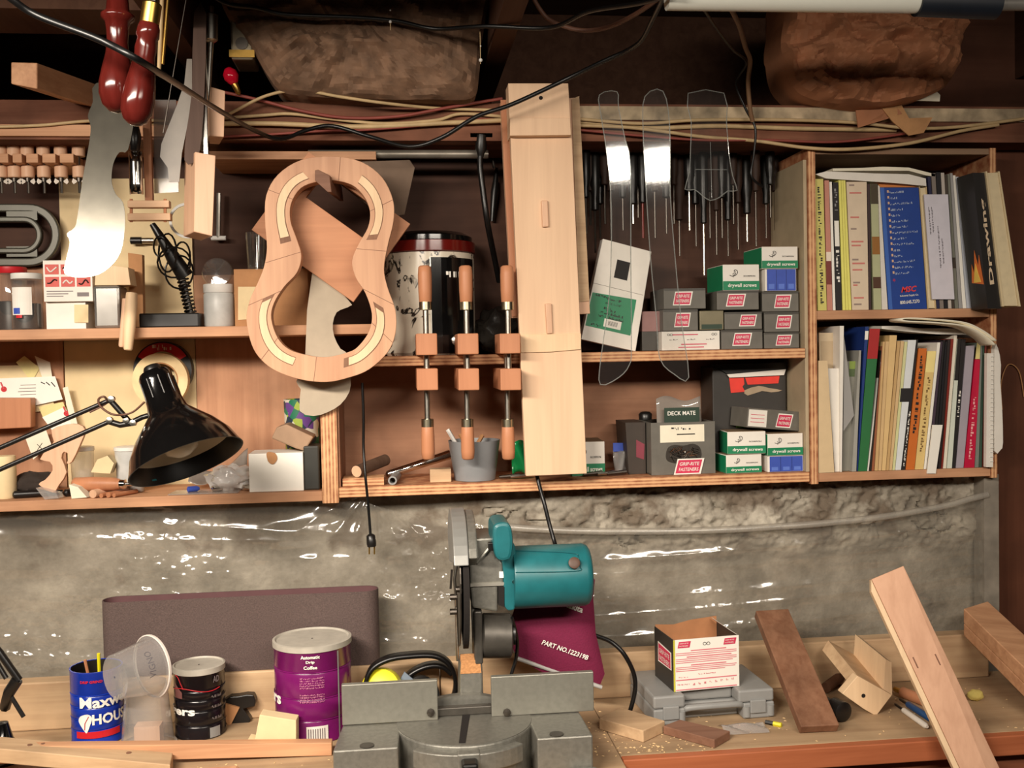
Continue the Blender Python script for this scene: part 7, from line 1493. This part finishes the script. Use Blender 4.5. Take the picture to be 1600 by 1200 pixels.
quad(u, -wN*0.44, -wN*0.26, hN*0.84, hN*0.96, M_pink, 'red_logo', -0.0004, 0.003); quad(u, wN*0.26, wN*0.44, hN*0.84, hN*0.96, M_pink, 'red_logo', -0.0004, 0.003)
for x in (-wN*0.35, wN*0.35):
    text('GRIP-RITE', TR(x+0.001, -0.0008, hN*0.925) @ FRONT, u, M_wprint, width=wN*0.14, height=hN*0.025, shear=0.2); text('FASTENERS', TR(x, -0.0008, hN*0.875) @ FRONT, u, M_wprint, width=wN*0.14, height=hN*0.025, shear=0.2)
for s in (-1, 1): MB().tube([Vector((s*0.0038+0.0034*math.cos(t*0.785), -0.0006, hN*0.89+0.003*math.sin(t*0.785))) for t in range(8)], 0.0005, 4, closed=True).build('spectacles_mark', M_blk, u, loc=True)
M_redln = K(222, 124, 134)
ln = [(0.78, 0.3, 1), (0.735, 0.46, 0), (0.7, 0.46, 0), (0.66, 0.38, 1), (0.62, 0.46, 0), (0.585, 0.46, 0), (0.55, 0.4, 0), (0.5, 0.3, 1), (0.46, 0.46, 0), (0.425, 0.44, 0), (0.39, 0.28, 0), (0.22, 0.46, 1), (0.03, 0.46, 1)]
for k, (z, hw, b_) in enumerate(ln): quad(u, -wN*0.47 if not b_ or hw > 0.4 else -wN*hw*0.8, wN*hw, hN*z-0.0007*(1+b_), hN*z+0.0006, M_redln, 'printed_line', -0.0004)
text('~16', TR(0, -0.0006, hN*0.31) @ FRONT, u, M_redln, width=wN*0.26, height=hN*0.022)
for k in range(8): text('~2.%d' % k, TR(-wN*0.2+k*wN*0.085, -0.0006, hN*0.12+0.0006*k) @ FRONT, u, M_redln, width=wN*0.03, height=hN*0.04)
text('~9', TR(-wN*0.36, -0.0006, hN*0.13) @ FRONT, u, M_redln, width=wN*0.18, height=hN*0.025)
text('~8', TR(-wN*0.36, -0.0006, hN*0.27) @ FRONT, u, M_redln, width=wN*0.14, height=hN*0.02)
# red logo on the black side
MB().prism([(-wN/2-0.0006, 0.012, hN*0.38), (-wN/2-0.0006, 0.085, hN*0.36), (-wN/2-0.0006, 0.085, hN*0.76), (-wN/2-0.0006, 0.012, hN*0.72)], (0.0004, 0, 0)).build('sticker', M_wprint, u, loc=True)
MB().prism([(-wN/2-0.001, 0.016, hN*0.4), (-wN/2-0.001, 0.081, hN*0.39), (-wN/2-0.001, 0.081, hN*0.73), (-wN/2-0.001, 0.016, hN*0.7)], (0.0004, 0, 0)).build('sticker_field', M_pink, u, loc=True)
SX = Matrix(((0, 0, -1, -wN/2-0.0012), (-1, 0, 0, 0.048), (0, 1, 0, hN*0.61), (0, 0, 0, 1)))
text('GRIP-RITE', SX, u, M_wprint, width=0.056, height=0.009); SX2 = SX.copy(); SX2[2][3] = hN*0.47; text('FASTENERS', SX2, u, M_wprint, width=0.056, height=0.009)
# wood blocks
def block(name, label, c4, h, m, z=None, cat='block', kind=0):
    """c4: pixel corners of the top face at height BZ+h"""
    z0 = BZ+0.0005 if z is None else z
    q = [PZ(x, y, z0+h) for x, y in c4]
    o = MB().prism(q, (0, 0, -h)).build(name, m, bevel=0.0015); return tag(o, label, cat)
block('wood_block', 'pale pine offcut lying beside the saw base', [(936, 1122), (1005, 1142), (1039, 1126), (970, 1105)], 0.022, M_pinex)
block('wood_block', 'dark brown wood offcut in front of the grey case', [(1036, 1134), (1116, 1156), (1141, 1142), (1062, 1124)], 0.016, M_brownx)
# leaning dark board
a0, a1 = P(1181, 966, 2.04), P(1232, 963, 2.04)
b0, b1 = PZ(1252, 1149, BZ+0.001), PZ(1312, 1146, BZ+0.001)
nrm = (a1-a0).cross(b0-a0).normalized(); nrm = nrm if nrm.y > 0 else -nrm
a1 = a0+(a1-a0); o = MB().prism([a0, a1, b1, b0], nrm*0.02); zmin = min(v.z for v in o.v)
o = o.build('leaning_board', M_brownz, bevel=0.002); o.location.z += max(0, BZ+0.0006-zmin); tag(o, 'dark brown board leaning from the bench to the back rail', 'board')
# small V jig
u = thing('wooden_jig', 'pale V-shaped wooden jig with a pegged end block on the bench', 'jig', PZ(1355, 1120, BZ))
yj = PZ(1370, 1116, BZ).y
MB().prism([P(x, y, yj) for x, y in ((1316, 1084), (1340, 1056), (1380, 1078), (1394, 1086), (1369, 1119), (1350, 1108))], (0, 0.022, 0)).build('end_block', M_inlay, u, bevel=0.001)
v1 = [P(x, y, yj+0.0225) for x, y in ((1330, 1068), (1341, 1054), (1382, 1078), (1376, 1090))]
MB().prism([P(1330, 1072, yj+0.0225), P(1340, 1056, yj+0.0225), P(1382, 1079, yj+0.0225), P(1374, 1090, yj+0.0225)], Vector((-0.012, 0.11, 0.04))).build('trough_floor', M_pinex, u)
MB().prism([P(1380, 1082, yj+0.0225), P(1384, 1030, yj+0.0225), P(1393, 1035, yj+0.0225), P(1394, 1086, yj+0.0225)], Vector((-0.012, 0.11, 0.02))).build('trough_side', M_inlay, u)
p = P(1349, 1087, yj-0.0004); MB().lathe([(0.0003, 0), (0.004, 0), (0.004, 0.0006), (0.0003, 0.0006)], axisM(p, p+Vector((0, -1, 0))), 10).build('peg_hole', M_void, u)
p = P(1338, 1008, 2.03); MB().tube([p, Vector((p.x+0.002, p.y-0.002, BZ+0.002+0.0))], 0.005, 10).build('bolt', M_steel, u, smooth=50)
# tool with round black end
u = thing('black_mallet', 'tool lying with a round black rubber end toward the bench front', 'tool', PZ(1320, 1128, BZ))
p = PZ(1320, 1130, BZ); a = Vector((p.x, p.y, BZ+0.0205)); c_ = a+Vector((-0.04, 0.14, 0.0))
MB().lathe([(0.012, 0), (0.019, 0.003), (0.02, 0.03), (0.014, 0.034), (0.012, 0.1), (0.009, (c_-a).length)], axisM(a, c_), 24).build('body', M_black, u, smooth=50)
def pen(label, a, c_, r, m, tip, cat='tool'):
    p, q = PZ(*a, BZ+r), PZ(*c_, BZ+r); L = (q-p).length; u = thing('hand_tool', label, cat, (p.x, p.y, BZ))
    z0 = BZ+r+0.0004; A = axisM(Vector((p.x, p.y, z0)), Vector((q.x, q.y, z0)))
    MB().lathe([(r*0.5, 0), (r, L*0.04), (r, L*0.7), (r*0.8, L*0.72)], A, 14).build('handle', m, u, smooth=50)
    MB().lathe([(r*0.5, L*0.7202), (r*0.5, L*0.95), (r*0.2, L)], A, 10).build('shaft', tip, u, smooth=50)
pen('white-barrelled marker lying beside the blue-handled screwdriver', (1449, 1136), (1398, 1100), 0.0055, M_white, M_black)
pen('blue-handled screwdriver lying behind the white marker', (1455, 1124), (1405, 1092), 0.0065, flat('blue_handle', C(40, 80, 130), 0.35), M_dsteel)
pen('orange wooden-handled awl lying beside the leaning light board', (1446, 1096), (1396, 1076), 0.011, M_handle, M_brass)
# driftwood stick behind jig
a, c_ = PZ(1290, 1075, BZ+0.012), PZ(1330, 1045, BZ+0.012)
o = MB().tube(spl([a, a.lerp(c_, 0.5)+Vector((0.005, 0, 0.004)), c_], 5), 0.011, 10).build('rough_stick', wood('bark_brown', C(104, 68, 46), 'Y', 0.4), smooth=50); tag(o, 'rough brown stick lying behind the wooden jig', 'stick')
lump('yellow_sponge', 1521, PZ(1521, 1095, BZ).y, BZ+0.0004, 0.016, 0.012, 0.011, flat('yellow_foam', C(214, 196, 110), 0.9), 'small yellow foam lump on the bench beside the leaning light board', 'foam', 3, 0.15)
# clear bag and utility knife
pc_ = PZ(1168, 1140, BZ)
o = MB().grid(lambda i, j: Vector((PZ(1125, 1140, BZ).x+0.085*i, pc_.y-0.025+0.05*j, BZ+0.002+0.010*abs(math.sin(i*5+j*3))*math.sin(math.pi*min(1, max(0, j))))), 16, 10).build('clear_bag', clear('zip_bag', (0.92, 0.92, 0.92), 0.3, 0.12, 0.08, (0.7, 0.7, 0.7)), smooth=60); tag(o, 'flat clear zip bag lying in front of the grey case', 'bag')
u = thing('utility_knife', 'small yellow and black knife lying by the grey case', 'knife', PZ(1207, 1131, BZ))
p, q = PZ(1196, 1128, BZ+0.004), PZ(1221, 1133, BZ+0.004); m_ = p.lerp(q, 0.5)
MB().tube([p, m_], 0.004, 6).build('black_end', M_black, u); MB().tube([m_, q], 0.0045, 6).build('body', M_yellow, u)
# leaning light board in front
Ya = 1.81
a0, a1 = P(1362, 905, Ya), P(1412, 884, Ya); zbot = 0.60
dr0 = P(1500, 1200, 1.685)-a0; dr1 = P(1562, 1200, 1.685)-a1
b0 = a0+dr0*2.9; b1 = a1+dr1*2.9
nrm = (a1-a0).cross(b0-a0).normalized(); nrm = nrm if nrm.y > 0 else -nrm
u = thing('leaning_board', 'light reddish board leaning against the bench front edge', 'board', b0)
MB().prism([a0, a1, b1, b0], nrm*0.018).build('board', wood('light_red_board', C(222, 170, 134), 'Z', 0.18, 40), u, bevel=0.0015)
s0 = (a1-a0)*-0.16
MB().prism([a0+s0+(b0-a0)*0.02, a0-(a1-a0)*0.012, b0-(a1-a0)*0.012, b0+s0], nrm*0.012).build('edge_strip', M_inlay, u, bevel=0.001)
for t, s in ((0.16, 0.72), (0.15, 0.12)):
    p = a0.lerp(b0, t)+(a1-a0)*s-nrm*0.0004; MB().tube([p, p+(b0-a0)*0.02], 0.0012, 5).build('grain_check', M_brownx, u)
# timber frame at the right
u = thing('timber_pair', 'pair of fir timbers resting from the back rail down to the bench end', 'timber', PZ(1560, 1105, BZ))
A_ = P(1506, 1050, 2.05); A_.z = zb0+0.002; B_ = PZ(1660, 1150, BZ+0.002); up_ = Vector((0, 0, 1)); dv = Vector((0.085, 0.05, 0.0))
for nm, h0, h1, m in (('lower_timber', 0.0, 0.026, M_fir), ('upper_timber', 0.0265, 0.058, M_fir)):
    MB().prism([A_+up_*h0, B_+up_*h0, B_+up_*h1, A_+up_*h1], dv).build(nm, m, u, bevel=0.002)
u = thing('wood_offcut', 'short grooved wood offcut leaning at the far end behind the timbers', 'offcut', P(1580, 1020, 2.1))
MB().prism(PS([(1561, 993), (1568, 993), (1576, 1026), (1569, 1026)], 2.1), (0, 0.02, 0)).build('rib', M_maple, u); MB().prism(PS([(1570, 993), (1594, 991), (1602, 1030), (1578, 1028)], 2.1), (0, 0.02, 0)).build('board', M_maple, u)
MB().box(P(1561, 1000, 2.12).x, P(1602, 1000, 2.12).x, 2.1, 2.12, BZ, P(1580, 1027, 2.1).z).build('lower_board', M_fir, u)
# wire on the right panel
cable('wall_wire', [(1566, 640, 2.195), (1564, 600, 2.195), (1575, 570, 2.195), (1592, 580, 2.195), (1600, 620, 2.195)], 0.0014, M_card, 'thin tan wire looped on the brown panel beside the bookcase', 'wire')
# sawdust and shavings
random.seed(9); b = MB()
for k in range(420):
    if k < 170: x, y = random.gauss(0.42, 0.06), random.uniform(1.76, 1.95)
    elif k < 320: x, y = random.uniform(-0.7, 0.1), random.uniform(1.66, 1.84)
    else: x, y = random.uniform(0.3, 1.2), random.uniform(1.77, 2.05)
    if abs(x-(xl_+xr_)/2) < (xr_-xl_)/2+0.01: continue
    a_ = random.uniform(0, 6.28); s = random.uniform(0.001, 0.0035); v = Vector((math.cos(a_), math.sin(a_), 0))*s; n_ = Vector((-v.y, v.x, 0))*0.4
    p = Vector((x, y, BZ+0.0006)); b.add([p-v-n_, p+v-n_, p+v+n_, p-v+n_, p+Vector((0, 0, s*0.5))], [(0, 1, 4), (1, 2, 4), (2, 3, 4), (3, 0, 4)])
o = b.build('sawdust', flat('shavings', C(226, 192, 142), 0.9)); o['kind'] = 'stuff'; tag(o, 'scattered pale sawdust and shavings on the bench top', 'sawdust')
